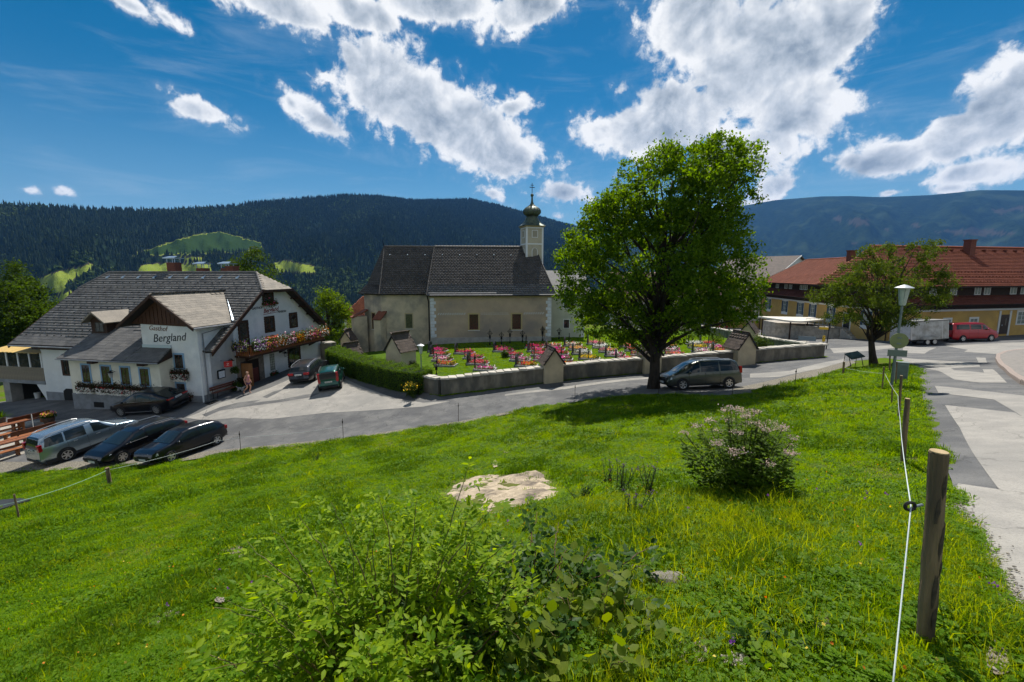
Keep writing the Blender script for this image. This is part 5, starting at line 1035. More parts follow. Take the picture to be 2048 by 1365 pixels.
m_rtile = slate_mat('roof_tile_red', (.135, .034, .016), (.235, .068, .034), .8); m_rtile2 = slate_mat('roof_tile_dark_red', (.085, .025, .016), (.14, .045, .028), .8); m_curt = M('curtained_pane', (.10, .13, .11), (.22, .26, .23), scale=7, rough=.15, stretch=(5, 1, .6)); m_bsh = M('blue_shutter', (.03, .065, .105), rough=.7)
def village_house(name, rz, L0, depth, out, label, zg0, zg1, upwin, roofs):
    """two-storey house: rendered ground floor, dark timber upper floor over a tiled skirt; out=-1: facade looks to local -Y, +1: to +Y"""
    t = empty(name, (Q.x, Q.y, 0), rz, label, 'house'); s = out
    def yb(a, b): return sorted((s * a, s * b))
    k = depth * .304 / .953; bl = L0[0] + k
    def foot(y0, z0, z1, z0b=None): zb_ = z0 if z0b is None else z0b; kk = k / depth; X0 = L0[0] - kk * y0; pts = [(X0, s * y0), (L0[1], s * y0), (L0[1], -s * depth), (bl, -s * depth)]; zz = [z0, zb_, zb_, z0]; return [(x, y, z) for (x, y), z in zip(pts, zz)] + [(x, y, z1) for (x, y) in pts]
    MB().hexa(foot(0, zg0 - 1.5, -4.2, zg1 - 1.5)).build('wall', m_ylw, t)
    Box('white_band', m_wtrim, t, L0[0] - .02, L0[1] + .02, *yb(-.3, .10), -4.22, -3.98)
    MB().hexa(foot(.35, -3.98, -3.3)).build('timber_wall', m_dwood, t); MB().hexa(foot(.001, -3.3, -1.3)).build('upper_wall', m_dwood, t)
    sk = MB(); P = [(L0[0] - .3, s * 1.25, -3.42), (L0[1] + .3, s * 1.25, -3.42), (L0[1] + .3, 0, -2.55), (L0[0] - .3, 0, -2.55)]; P = P if s < 0 else [P[1], P[0], P[3], P[2]]
    sk.slab(P, .12); sko = sk.build('skirt_roof', m_under, t); tri_tiles(sko, P, m_rtile2, .26, .3, 71)
    for (x, w) in upwin: win(t, (x, 0, -2.42), 0 if s < 0 else math.pi, w, .86, None, m_wtrim, m_curt, nx=2, ny=1, fw=.06)
    return t
# large house along the right
hb = village_house('large_house', math.atan2(d2.y, d2.x), (0, 30), 11, -1, 'long ochre house with dark timber upper floor and red tiled roof on the right', -7.2, -6.9,
                   [(s_on(d2, u), w) for u, w in ((1861, .95), (1902, .95), (1950, .95), (1969, .95), (2021, 1.0), (2042, 1.0), (2100, 1.0))], None)
rp = [(-1.6, -1.25, -1.45), (31, -1.25, -1.45), (31, 6, 3.15), (3.6, 6, 3.15)]; rp2 = [(31, 12.2, -1.45), (2.7, 12.2, -1.45), (3.6, 6, 3.15), (31, 6, 3.15)]; rp3 = [(2.7, 12.2, -1.45), (-1.6, -1.25, -1.45), (3.6, 6, 3.15)]
hr_ = MB().slab(rp, .16).slab(rp2, .16).slab(rp3, .16).build('roof', m_under, hb); tri_tiles(hr_, rp, m_rtile, .27, .33, 72); tri_tiles(hr_, rp3, m_rtile, .27, .33, 73)
MB().tube([(3.6, 6, 3.2), (31, 6, 3.2)], .11, 6).build('ridge_cap', m_rtile, hr_); MB().tube([(3.6, 6, 3.2), (-1.6, -1.25, -1.4)], .09, 6).build('hip_cap', m_rtile, hr_)
for u in (2001,):
    s = s_on(d2, u) + 1.2; c = Box('chimney', m_redbrick, hr_, s - .42, s + .42, 4.3, 5.1, 1.2, 3.95); Box('chimney_cap', m_redbrick, hr_, s - .5, s + .5, 4.22, 5.18, 3.95, 4.06)
vt = MB()
for k in range(16): x = 2.5 + k * 1.75; z = -1.45 + (5.2 + 1.25) * .6345; vt.box(x - .12, x + .12, 5.02, 5.35, z + .05, z + .25)
vt.build('vent_tiles', m_rtile2, hr_, kind='stuff')
gd = MB()
for r_ in (.7, 1.5, 2.3):
    for k in range(60): x = -.3 + k * .5; gd.box(x, x + .12, -1.25 + r_, -1.2 + r_, -1.45 + r_ * .6345 + .06, -1.45 + r_ * .6345 + .14)
gd.build('snow_guards', m_rtile, hr_, kind='stuff')
for u, w, z0, z1 in ((1836, 1.0, -6.3, -5.1), (1898, 1.0, -6.3, -5.1), (1951, 1.1, -6.3, -5.1), (2046, 1.3, -5.9, -4.45), (2110, 1.2, -5.9, -4.6)): win(hb, (s_on(d2, u), 0, z0), 0, w, z1 - z0, m_wtrim, m_wtrim, m_curt, sw=.16, nx=2, ny=3)
s = s_on(d2, 2013); dr = Box('door', M('brown_door', (.055, .028, .018), (.035, .02, .014), scale=3, rough=.5), hb, s - .6, s + .6, -.05, -.01, -7.0, -4.75); Box('door_panel', M('door_glass', (.13, .12, .10), rough=.3), dr, s + .05, s + .2, -.065, -.05, -6.0, -5.2); Box('handle', m_tin, dr, s - .42, s - .36, -.1, -.05, -6.05, -5.9)
for dx in (-.85, .75): Box('door_surround', m_wtrim, hb, s + dx - .12, s + dx + .14, -.06, 0, -7.2, -4.3)
Box('corner_wall', M('white_wall', (.64, .66, .68), rough=.9), hb, .3, 1.6, -.04, 0, -7.4, -4.3)
# wing running back along the square
lw_ = village_house('square_house', math.atan2(d1.y, d1.x), (0.02, 31.5), 9, 1, 'ochre house with blue shutters and red tiled roof along the square', -7.4, -9.6,
                    [(s_on(d1, u), w) for u, w in ((1553, 1.0), (1570, .9), (1579, .9), (1601, .95), (1609, .95), (1660, .9))], None)
P = [(30.2, 1.125, -1.55), (.8, 1.125, -1.55), (7.2, -5.2, 2.1), (28.5, -5.2, 2.1)]; P2 = [(9.5, -10.2, -1.55), (31.9, -10.2, -1.55), (28.5, -5.2, 2.1), (7.2, -5.2, 2.1)]; P3 = [(31.9, -10.2, -1.55), (30.2, 1.125, -1.55), (28.5, -5.2, 2.1)]
lro = MB().slab(P, .16).slab(P2, .16).slab(P3, .16).build('roof', m_under, lw_); tri_tiles(lro, P, m_rtile, .27, .33, 74); MB().tube([(7.2, -5.2, 2.15), (28.5, -5.2, 2.15)], .1, 6).build('ridge_cap', m_rtile, lro); MB().tube([(28.5, -5.2, 2.15), (30.2, 1.1, -1.5)], .09, 6).build('hip_cap', M('zinc_hip', (.5, .36, .28), rough=.6), lro)
for x, y in ((15.5, -4.6), (10.5, -5.0)): Box('chimney', m_redbrick, lro, x - .4, x + .4, y - .4, y + .4, .8, 3.0); Box('chimney_cap', m_redbrick, lro, x - .48, x + .48, y - .48, y + .48, 3.0, 3.1)
for u in (1538, 1571, 1602, 1627, 1664, 1735):
    s = s_on(d1, u); f = win(lw_, (s, 0, -6.05), math.pi, .95, 1.7, m_wtrim, m_wtrim, m_curt, sw=.5, nx=2, ny=3, proud=.02)
    for sx in (-1, 1): Box('shutter', m_bsh, f, *sorted((sx * .5, sx * .93)), -.05, -.022, 0, 1.7)
    Box('scalloped_apron', m_wtrim, f, -.95, .95, -.055, -.02, -.4, -.3)
s = s_on(d1, 1541); win(lw_, (s, 0, -9.0), math.pi, .95, 1.6, m_wtrim, m_wtrim, m_curt, sw=.14, nx=2, ny=3)
s = s_on(d1, 1697); Box('door', M('green_black_door', (.02, .022, .022), rough=.5), lw_, s - .6, s + .6, .01, .05, -7.6, -5.0); Box('door_surround', m_wtrim, lw_, s - .8, s + .8, .0, .02, -7.6, -4.8)
for u in (1668, 1705): lantern(Q + d1 * s_on(d1, u) + Vector((-.05, 0, -4.9)), R(-90), 'iron wall lantern %s the dark door of the square house' % ('left of' if u < 1690 else 'right of'))
cl_ = empty('round_clock_sign', Q + d1 * s_on(d1, 1711) + Vector((-.08, 0, -5.3)), R(-90), 'dark framed notice with white centre beside the house door', 'notice'); Box('board', m_bsh, cl_, -.3, .3, -.05, 0, -.45, .45); MB().lathe([(.2, 0), (.2, .02)], 14, (0, -.075, 0), 'y').build('disc', m_wtrim, cl_)
yd = empty('yellow_disc', Q + d1 * s_on(d1, 1764) + Vector((-.1, 0, -6.2)), R(-90), 'yellow round horn emblem hung on the ochre wall', 'sign'); MB().lathe([(.45, 0), (.45, .06), (.2, .1)], 16, (0, -.16, 0), 'y').build('disc', M('bright_yellow', (.62, .46, .02), rough=.5), yd)
MB().tube([(31.2, .1, -4.0), (31.2, .1, -10.5)], .06, 6).build('downpipe', m_wood, lw_); MB().tube([(.1, .12, -4.0), (.1, .12, -7.6)], .06, 6).build('downpipe', m_wood, lw_)
# white gabled house at the back of the square
Cn = Vector((44.9, 82.5, -10.3)); g1 = Vector((.87, .49, 0)).normalized(); wh = empty('gabled_house', Cn, math.atan2(g1.y, g1.x), 'tall cream house with small square windows and grey roof behind the square', 'house')
m_cr = M('warm_white_render', (.62, .56, .42), (.54, .49, .37), scale=.8, rough=.95); MB().prism([(0, 0, -2), (0, 14, -2), (0, 14, 7.6), (0, 0, 7.6)], (22, 0, 0)).build('wall', m_cr, wh)
MB().prism([(0, -.01, 7.6), (22, -.01, 7.6), (11, -.01, 13.4)], (0, .3, 0)).build('gable_wall', m_white, wh)
MB().slab([(-1, 14.5, 7.2), (-1, -.5, 7.2), (11, -.5, 13.6), (11, 14.5, 13.6)], .2).slab([(23, -.5, 7.2), (23, 14.5, 7.2), (11, 14.5, 13.6), (11, -.5, 13.6)], .2).build('roof', M('brown_grey_roof', (.13, .10, .085), (.09, .075, .065), scale=2, rough=.85), wh)
MB().prism([(-1, -.6, 7.0), (11, -.6, 13.4), (11, -.6, 13.65), (-1, -.6, 7.25)], (0, .1, 0)).build('bargeboard', m_wtrim, wh)
for y, z, w, h in ((1.6, 5.0, 1.5, 1.7), (5.2, 5.0, 1.5, 1.7), (1.9, 2.6, .7, .8), (4.3, 2.6, .7, .8), (6.8, 2.6, .7, .8)): win(wh, (0, y, z), R(-90), w, h, M('ochre_surround', (.42, .25, .08), rough=.9), m_fr, m_glass, sw=.25, nx=2 if w > 1 else 1, ny=1)
Box('yellow_plinth', m_ylw, wh, -.05, .3, -.02, 9, -2, 1.6)
# house seen through the big tree
th = empty('inn_house', Vector((19.5, 88, -10.2)), R(-3), 'wide pale house with brown roof and balcony seen through the big tree', 'house')
Box('wall', M('pinkish_white_render', (.60, .54, .46), (.52, .47, .40), scale=.7, rough=.95), th, 0, 21, 0, 10, -2, 5.6)
trp = [(-1, -1.2, 5.3), (22, -1.2, 5.3), (21, 5, 10.2), (0, 5, 10.2)]; tro = MB().slab(trp, .2).slab([(22, 11.2, 5.3), (-1, 11.2, 5.3), (0, 5, 10.2), (21, 5, 10.2)], .2).build('roof', m_under, th); tri_tiles(tro, trp, slate_mat('pink_brown_tile', (.20, .12, .09), (.30, .19, .15), .85), .4, .4, 75)
for x in (1.5, 4.5, 7.5, 10.5, 13.5): win(th, (x, 0, .5), 0, 1.2, 1.5, m_wtrim, m_fr, m_glass, sw=.1); win(th, (x, 0, 3.2), 0, 1.2, 1.5, m_wtrim, m_fr, m_glass, sw=.1)
win(th, (18.4, 0, .2), 0, 3.4, 2.2, m_wtrim, m_fr, m_curt, sw=.1, nx=3, ny=1); Box('balcony', m_dwood, th, 14.5, 21.5, -1.2, 0, 3.0, 4.0); Box('shopfront', m_black, th, 15.5, 21, -.05, 0, -2, .0)
gp_ = empty('gate_pillar', Vector((WALL_C.x - 1.8, WALL_C.y - .3, Hs(WALL_C.x - 1.8, WALL_C.y))), 0, 'pale plastered churchyard gate pillar with dark opening beyond the tree', 'pillar'); Box('pillar_body', m_shr, gp_, -.7, .7, -.6, .6, -.3, 2.6); MB().prism([(-.85, -.75, 2.6), (.85, -.75, 2.6), (0, -.75, 3.3)], (0, 1.5, 0)).build('pillar_roof', m_brt, gp_); Box('opening', m_black, gp_, -.3, .3, -.62, -.6, .6, 1.7)
# terrace with stone wall, steps and canopy in front of the square house
tc_ = empty('terrace', Vector((37.4, 57.5, 0)), R(8), 'stone walled terrace with curved white canopy and steps in front of the square house', 'terrace')
m_rub = M('rubble_stone', (.50, .45, .38), (.32, .29, .25), scale=2.2, rough=.95, bump=.05, bscale=6); zt = -6.75; zb = -9.4
MB().prism([(0, 0, zb), (1.5, -1.2, zb), (3.2, -1.9, zb), (4.4, -2.0, zb), (4.4, 8, zb), (0, 8, zb), (-.4, 5, zb)][::1], (0, 0, zt - zb)).build('retaining_wall', m_rub, tc_)
cp_ = [(0, 0), (1.5, -1.2), (3.2, -1.9), (4.4, -2.0)]
for a, b in zip(cp_[:-1], cp_[1:]):
    for k in range(3):
        p = Vector(a).lerp(Vector(b), (k + .5) / 3); d = (Vector(b) - Vector(a)).normalized(); o = Box('coping_stone', m_cop, tc_, -.45, .45, -.22, .22, 0, .09, bevel=.015); o.location = (p.x, p.y, zt); o.rotation_euler = (0, 0, math.atan2(d.y, d.x))
cn = [(-2.2 + .0, -1.0)] + [(-2.6 + 1.3 * math.cos(R(180 + a)) + 1.3, .6 + 1.6 * math.sin(R(180 + a))) for a in range(0, 91, 15)] + [(3.0, .6), (3.6, 3.5), (-2.6, 6.0)]
MB().prism([(x, y, -6.12) for x, y in cn[1:]], (0, 0, .2)).build('canopy', M('canopy_white', (.62, .58, .50), rough=.8), tc_)
for x, y in ((-1.9, .4), (-2.2, 5.2), (.4, .3), (2.6, 1.6)): MB().tube([(x, y, -9.6), (x, y, -6.1)], .09, 6).build('canopy_post', m_wood, tc_)
for k in range(6): Box('step', m_cop, tc_, 2.9, 4.8, -2.5 - k * .34, -2.15 - k * .34 + .05, -9.2, zt - .02 - k * .2)
for k in range(7): MB().tube([(.4 + k * .62, .6, zt), (.4 + k * .62, .6, zt + .95)], .025, 5).build('railing_post', m_tin, tc_)
MB().tube([(.4, .6, zt + .95), (4.2, .6, zt + .95)], .03, 5).build('handrail', m_tin, tc_)
ib = empty('notice_board', G(1547, 672) + Vector((0, 0, 0)), R(-10), 'green notice board under the white canopy', 'notice board'); Box('board', M('board_green', (.02, .07, .05), rough=.5), ib, -.7, .7, -.05, .05, .9, 2.1); Box('post', m_wood, ib, -.65, -.55, -.04, .04, 0, .9); Box('post', m_wood, ib, .55, .65, -.04, .04, 0, .9)
# ================================================================ VEHICLES
m_tyre = M('tyre', (.016, .016, .017), rough=.85); m_alloy = M('alloy', (.50, .50, .50), rough=.3, metal=.85); m_cglass = M('car_glass', (.012, .018, .02), rough=.04, spec=.5); m_trimb = M('black_trim', (.016, .016, .017), rough=.6); m_tail = M('tail_lamp', (.32, .008, .010), rough=.2, coat=.5); m_head = M('head_lamp', (.42, .45, .46), rough=.12, metal=.3, coat=.6); m_plate = M('plate', (.58, .58, .56), rough=.5)
def paint(name, c, metal=.5, rough=.28): return M('paint_' + name, c, rough=rough, metal=metal, coat=.55, spec=.4)
def interp(tab, x): return float(np.interp(x, [a for a, b in tab], [b for a, b in tab]))
WH = {}
def wheel(parent, x, y, r, w, side, spokes, dark=False):
    key = (round(r, 3), round(w, 3), spokes)
    if key not in WH:
        ty = MB().lathe([(r * .68, -w/2), (r * .9, -w/2), (r, -w/2 + .03), (r, w/2 - .03), (r * .9, w/2), (r * .68, w/2), (r * .66, 0)], 22, axis='y'); rm = MB()
        rm.lathe([(r * .70, w/2 - .055), (r * .70, w/2 - .01), (r * .61, w/2 - .018), (r * .59, w/2 - .055)], 22, axis='y'); rm.lathe([(r * .16, w/2 - .05), (r * .14, w/2 - .012), (.001, w/2 - .006)], 10, axis='y')
        for k in range(spokes):
            a = 2 * math.pi * k / spokes; ca, sa = math.cos(a), math.sin(a); wd_ = r * (.10 if spokes > 5 else .15)
            P = [(r * .12, -wd_), (r * .64, -wd_ * .75), (r * .64, wd_ * .75), (r * .12, wd_)]
            rm.prism([(px_ * ca - pz * sa, w/2 - .045, px_ * sa + pz * ca) for px_, pz in P], (0, .028, 0))
        WH[key] = (ty, rm, MB().lathe([(r * .66, w/2 - .10), (r * .66, w/2 - .09)], 16, axis='y'), None)
    ty, rm, hub, done = WH[key]
    t = empty('wheel', (x, y, r), 0 if side > 0 else math.pi); t.parent = parent
    if done is None: a, b, c = ty.build('tyre', m_tyre, t, smooth_=False), rm.build('rim', m_alloy, t), hub.build('brake_disc', m_trimb, t); WH[key] = (ty, rm, hub, (a, b, c))
    else: inst(done[0], 'tyre', t); inst(done[1], 'rim', t); inst(done[2], 'brake_disc', t)
def car(name, label, pnt, top, belt, Lc, Wc, wb, fo, wins, ws, rw, wr=.31, spokes=5, mid=None, rail=False, head='slim', clad=False, z0=.2, rear='low', tumble=.17, rearlamp=(.0, .75, .12, .2), plate_f=True, group=None, cat='car', front_z=.62, txt=None, seams=None):
    t = empty(name, (0, 0, 0), 0, label, cat, group); hL = Lc / 2; Hm = max(z for _, z in top)
    top = sorted(top); belt = sorted(belt)
    def hw(x):
        e = max(0, (abs(x) - hL * .62) / (hL * .38)); return Wc / 2 * (1 - .16 * e ** 2.6)
    def sec(x):
        zt = interp(top, x); zb = min(interp(belt, x), zt - .02); h_ = hw(x); g = max(0.0, (zt - zb)); yr = h_ * .985 - tumble * min(1, g / .45) - .02
        zl = z0 + .10 * max(0, (abs(x) - hL * .8) / (hL * .2)); gr = min(1, g / .2)
        return zt, zb, h_, yr, zl, [(0, zl), (h_ * .84, zl), (h_ * .955, zl + .06), (h_ * .99, zl + .2), (h_, zl + (zb - zl) * .55), (h_ * .995, zl + (zb - zl) * .82), (h_ * .972, zb), ((h_ * .972 + yr) / 2 + .015, zb + (zt - .055 * gr - zb) * .55), (yr, zt - .06 * gr - .008), (yr * .86, zt - .02 * gr - .004), (yr * .5, zt - .004), (0, zt)]
    xs = np.unique(np.concatenate([np.linspace(-hL, hL, 44), [x for x, _ in top]])); xs = xs[(xs >= -hL) & (xs <= hL)]
    V = []; F = []; n = 12
    for x in xs:
        s_ = sec(x)[5]; V += [(x, y, z) for y, z in s_] + [(x, -y, z) for y, z in s_[1:-1][::-1]]
    m = 2 * n - 2
    for i in range(len(xs) - 1):
        for k in range(m): F.append((i*m+k, (i+1)*m+k, (i+1)*m+(k+1)%m, i*m+(k+1)%m))
    F.append(tuple(range(m))); F.append(tuple(range((len(xs)-1)*m, len(xs)*m))[::-1])
    body = MB().add(V, F).build('body', pnt, t, smooth_=True)
    def side_y(x, z):
        zt, zb, h_, yr, zl, s_ = sec(x); pts = s_[6:9]; return float(np.interp(z, [p[1] for p in pts], [p[0] for p in pts]))
    def top_z(x, f):
        zt, zb, h_, yr, zl, s_ = sec(x); pts = s_[8:][::-1]; y = f * yr; return y, float(np.interp(abs(y), [p[0] for p in pts], [p[1] for p in pts]))
    for wi, (xa, xb, xc, xd, lo, hi) in enumerate(wins):    # side windows: front-bottom, rear-bottom, front-top, rear-top
        for sd in (1, -1):
            vs = []; nx_, nt_ = 8, 4
            for j in range(nt_ + 1):
                tt = j / nt_
                for i in range(nx_ + 1):
                    fx_ = i / nx_; x = (xa + (xc - xa) * tt) * (1 - fx_) + (xb + (xd - xb) * tt) * fx_; zt, zb, *_ = sec(x); z = zb + lo + (zt - hi - zb - lo) * tt; vs.append((x, sd * (side_y(x, z) + .006), z))
            fs = [(j*(nx_+1)+i, j*(nx_+1)+i+1, (j+1)*(nx_+1)+i+1, (j+1)*(nx_+1)+i) for j in range(nt_) for i in range(nx_)]
            MB().add(vs, fs).build('side_window', m_cglass, t, smooth_=True)
    for nm, (xa, xb, fa, fb) in (('windscreen', ws), ('rear_window', rw)):
        vs = []; nx_, nf = 8, 10
        for i in range(nx_ + 1):
            x = xa + (xb - xa) * i / nx_; ff = fa + (fb - fa) * i / nx_
            for k in range(nf + 1):
                y, z = top_z(x, (-1 + 2 * k / nf) * ff); vs.append((x + (.008 if nm == 'windscreen' else -.012), y, z + .007))
        MB().add(vs, [(i*(nf+1)+k, i*(nf+1)+k+1, (i+1)*(nf+1)+k+1, (i+1)*(nf+1)+k) for i in range(nx_) for k in range(nf)]).build(nm, m_cglass, t, smooth_=True)
    xf = hL - fo; xr = xf - wb
    for x in (xf, xr):
        for sd in (1, -1):
            ar = MB().lathe([(wr * 1.16, -.05), (wr * 1.16, .0), (wr * .98, .002)], 22, axis='y'); o = ar.build('wheel_arch', m_trimb, t); o.location = (x, sd * (hw(x) + .002), wr * 1.02); o.rotation_euler = (0, 0, 0 if sd > 0 else math.pi)
            wheel(t, x, sd * (hw(x) - .062), wr, .2, sd, spokes)
    for sd in (1, -1):
        x = xf - .42 if mid is None else mid; zt, zb, h_, *_ = sec(x); MB().blob((x, sd * (h_ + .09), zb + .07), (.07, .11, .075), 1, 2, .04).build('mirror', pnt, t, smooth_=True)
        MB().box(xr + wr * 1.25, xf - wr * 1.25, *sorted((sd * (hw(0) - .02), sd * (hw(0) + .012))), z0 + .02, z0 + .10).build('sill', m_trimb, t)
        zf = interp(top, hL - .12); x1 = hL - .10
        if head == 'slim': P = [(x1 + .015, hw(x1) - .40, front_z - .07), (x1 - .05, hw(x1) - .06, front_z - .05), (x1 - .42, hw(x1 - .42) + .006, front_z + .10), (x1 - .28, hw(x1 - .3) - .12, front_z + .125), (x1 - .02, hw(x1) - .38, front_z + .04)]
        else: P = [(x1 + .035, hw(x1) - .42, front_z - .08), (x1 - .02, hw(x1) - .06, front_z - .08), (x1 - .20, hw(x1 - .2) + .006, front_z - .03), (x1 - .20, hw(x1 - .2) - .01, front_z + .09), (x1 - .01, hw(x1) - .42, front_z + .09)]
        MB().prism([(a, sd * b, c) for a, b, c in P], (.03, sd * .02, .012)).build('headlight', m_head, t)
        xb_, za, dz, wt_ = rearlamp; xx = -hL + .02
        MB().box(xx - .03 + xb_, xx + .14 + xb_, *sorted((sd * (hw(-hL) - wt_), sd * (hw(-hL + .1) + .012))), za, za + dz).build('tail_light', m_tail, t, bevel=.015)
        for xh in (seams or []): Box('handle', m_alloy if clad else pnt, t, xh - .09, xh + .09, *sorted((sd * (hw(xh) * .985), sd * (hw(xh) + .02))), interp(belt, xh) - .13, interp(belt, xh) - .10)
        for xh in [s_ + .55 for s_ in (seams or [])] + [((seams or [0])[-1]) - .35]: Box('door_seam', m_trimb, t, xh - .005, xh + .005, *sorted((sd * (hw(xh) * .95), sd * (hw(xh) + .002))), z0 + .12, interp(belt, xh) - .02)
    hx = hL - .005
    MB().box(hx - .06, hx + .015, -.42, .42, front_z - .13, front_z - .02).build('grille', m_trimb, t); MB().box(hx - .04, hx + .02, -.6, .6, z0 + .12, z0 + .26).build('air_intake', m_trimb, t)
    MB().box(hx + .0, hx + .03, -.26, .26, front_z - .26, front_z - .15).build('number_plate', m_plate, t)
    zp = rearlamp[1] - .02 if rear == 'low' else rear; MB().box(-hL - .03, -hL + .01, -.26, .26, zp, zp + .11).build('number_plate', m_plate, t); text_obj('plate_text', txt or 'MU 47 BX', m_trimb, t, .085, (-hL - .032, .2, zp + .025), (R(90), 0, R(-90)))
    MB().box(-hL - .015, -hL + .2, -hw(-hL) + .05, hw(-hL) - .05, z0 + .1, z0 + .22).build('bumper', m_trimb, t)
    if rail:
        for sd in (1, -1):
            pts = []
            for x in np.linspace(rail[0], rail[1], 9): zt, zb, h_, yr, *_ = sec(x); e = 0 if x in (rail[0], rail[1]) else .055; pts.append((x, sd * (yr - .02), zt - .02 + e))
            MB().tube(pts, .02, 6).build('roof_rail', m_alloy, t)
    if clad:
        for sd in (1, -1): MB().box(-hL + .1, hL - .15, *sorted((sd * (hw(0) - .05), sd * (hw(0) + .012))), z0 + .02, z0 + .2).build('cladding', m_trimb, t)
    return t, hw
def place(t, anchor, local_xy, heading):
    """stand a vehicle on the sloping ground: the tyre at local_xy touches the ground at anchor"""
    c, s = math.cos(heading), math.sin(heading); lx, ly = local_xy; ox, oy = anchor.x - (c * lx - s * ly), anchor.y - (s * lx + c * ly)
    fx_, fy_ = Vector((c, s)), Vector((-s, c)); hz = lambda a, b: Hs(ox + fx_.x * a + fy_.x * b, oy + fx_.y * a + fy_.y * b)
    pitch = math.atan2(hz(1.3, 0) - hz(-1.3, 0), 2.6); roll = math.atan2(hz(0, .75) - hz(0, -.75), 1.5); z = (hz(1.3, .7) + hz(1.3, -.7) + hz(-1.3, .7) + hz(-1.3, -.7)) / 4
    t.matrix_world = Matrix.Translation((ox, oy, z + .012)) @ Matrix.Rotation(heading, 4, 'Z') @ Matrix.Rotation(-pitch, 4, 'Y') @ Matrix.Rotation(roll, 4, 'X')
def head_of(a, b): d = b - a; return math.atan2(d.y, d.x)
pk = 'cars parked at the foot of the meadow'
# small black hatchback, nearest
ga, gb = G(437.6, 890), G(345, 924); hd_g = head_of(ga, gb)
t, w_ = car('hatchback_car', 'small black three-door hatchback parked nearest the meadow, facing left', paint('black', (.010, .010, .013)), [(-2.075,.55),(-2.06,.78),(-1.98,.98),(-1.72,1.28),(-1.45,1.39),(-.6,1.44),(0,1.43),(.35,1.36),(1.1,.96),(1.75,.85),(1.98,.72),(2.075,.52)], [(-2.1,.93),(0,.90),(1.2,.86),(2.1,.70)], 4.15, 1.74, 2.51, .86,
     [(.92,-.32,.38,-.26,.03,.10),(-.42,-1.62,-.38,-1.40,.03,.10)], (1.08,.36,.88,.90), (-1.98,-1.55,.82,.85), .30, 5, rearlamp=(.0,.72,.2,.22), seams=[.0], group=pk, front_z=.60, head='box'); place(t, gb, (2.075 - .86, w_(1.2)), hd_g)
MB().tube([(-1.2, 0, 1.40), (-1.6, 0, 1.95)], .006, 4).build('antenna', m_trimb, t)
t, w_ = car('sports_hatch_car', 'black sporty estate car in the middle of the three, chrome line along its windows', paint('black', (.010, .010, .013)), [(-2.3,.5),(-2.28,.8),(-2.2,1.0),(-1.95,1.25),(-1.6,1.40),(-.6,1.46),(.1,1.44),(.5,1.36),(1.35,.98),(1.95,.82),(2.2,.66),(2.3,.48)], [(-2.3,1.02),(0,.93),(1.3,.88),(2.3,.62)], 4.6, 1.80, 2.70, .92,
     [(1.15,.1,.55,.08,.03,.09),(.0,-.95,-.02,-.95,.03,.09),(-1.05,-1.85,-1.03,-1.55,.03,.10)], (1.33,.52,.88,.9), (-2.2,-1.7,.8,.84), .33, 7, rail=(-1.75,.2), rearlamp=(.0,.80,.16,.3), seams=[.25,-.75], group=pk, front_z=.58); place(t, G(248, 925), (2.3 - .92, w_(1.4)), hd_g + R(1))
MB().box(.0, 1.1, w_(0) - .03, w_(0) + .008, .915, .94).build('chrome_line', m_alloy, t)
t, w_ = car('sport_utility_car', 'silver blue sport utility car with roof rails beside the picnic tables', paint('silver', (.30, .37, .42), .7, .25), [(-2.4,.6),(-2.38,1.0),(-2.3,1.3),(-2.18,1.62),(-1.9,1.72),(-.8,1.78),(.1,1.76),(.42,1.68),(1.2,1.16),(2.0,1.03),(2.28,.9),(2.4,.6)], [(-2.4,1.12),(0,1.10),(1.3,1.05),(2.4,.85)], 4.8, 1.92, 2.86, .92,
     [(1.0,.02,.45,.0,.03,.12),(-.32,-1.25,-.30,-1.2,.03,.12),(-1.33,-2.15,-1.28,-2.02,.03,.12)], (1.2,.45,.88,.9), (-2.36,-2.12,.84,.84), .37, 6, rail=(-1.95,.1), rearlamp=(.02,.95,.38,.16), seams=[.2,-.85], clad=True, group=pk, front_z=.80, head='box'); place(t, G(138, 922), (2.4 - .92 - 2.86, -w_(-1.4)), hd_g + math.pi - R(2))
t, w_ = car('fastback_car', 'black fastback car in the shade below the guest house windows', paint('black2', (.010, .009, .010)), [(-2.4,.55),(-2.38,.95),(-2.25,1.08),(-1.2,1.46),(-.4,1.58),(.2,1.55),(.55,1.46),(1.35,1.05),(2.05,.92),(2.3,.78),(2.4,.5)], [(-2.4,1.02),(0,.98),(1.3,.95),(2.4,.72)], 4.75, 1.88, 2.78, .92,
     [(1.1,.1,.5,.08,.03,.10),(.0,-1.0,-.02,-1.0,.03,.10),(-1.08,-1.75,-1.06,-1.25,.03,.10)], (1.34,.56,.88,.9), (-2.2,-1.25,.8,.84), .37, 9, rearlamp=(.0,.92,.10,.4), seams=[.25,-.8], front_z=.70); place(t, G(243.7, 834), (2.375 - .92, w_(1.4)), head_of(G(322, 830), G(243.7, 834)))
MB().box(-1.2, 1.2, w_(0) - .03, w_(0) + .008, .98, .995).build('chrome_line', m_alloy, t); MB().box(-1.0, 1.1, w_(0) + .0, w_(0) + .02, .26, .30).build('chrome_line', m_alloy, t)
gf = 'cars parked on the forecourt'
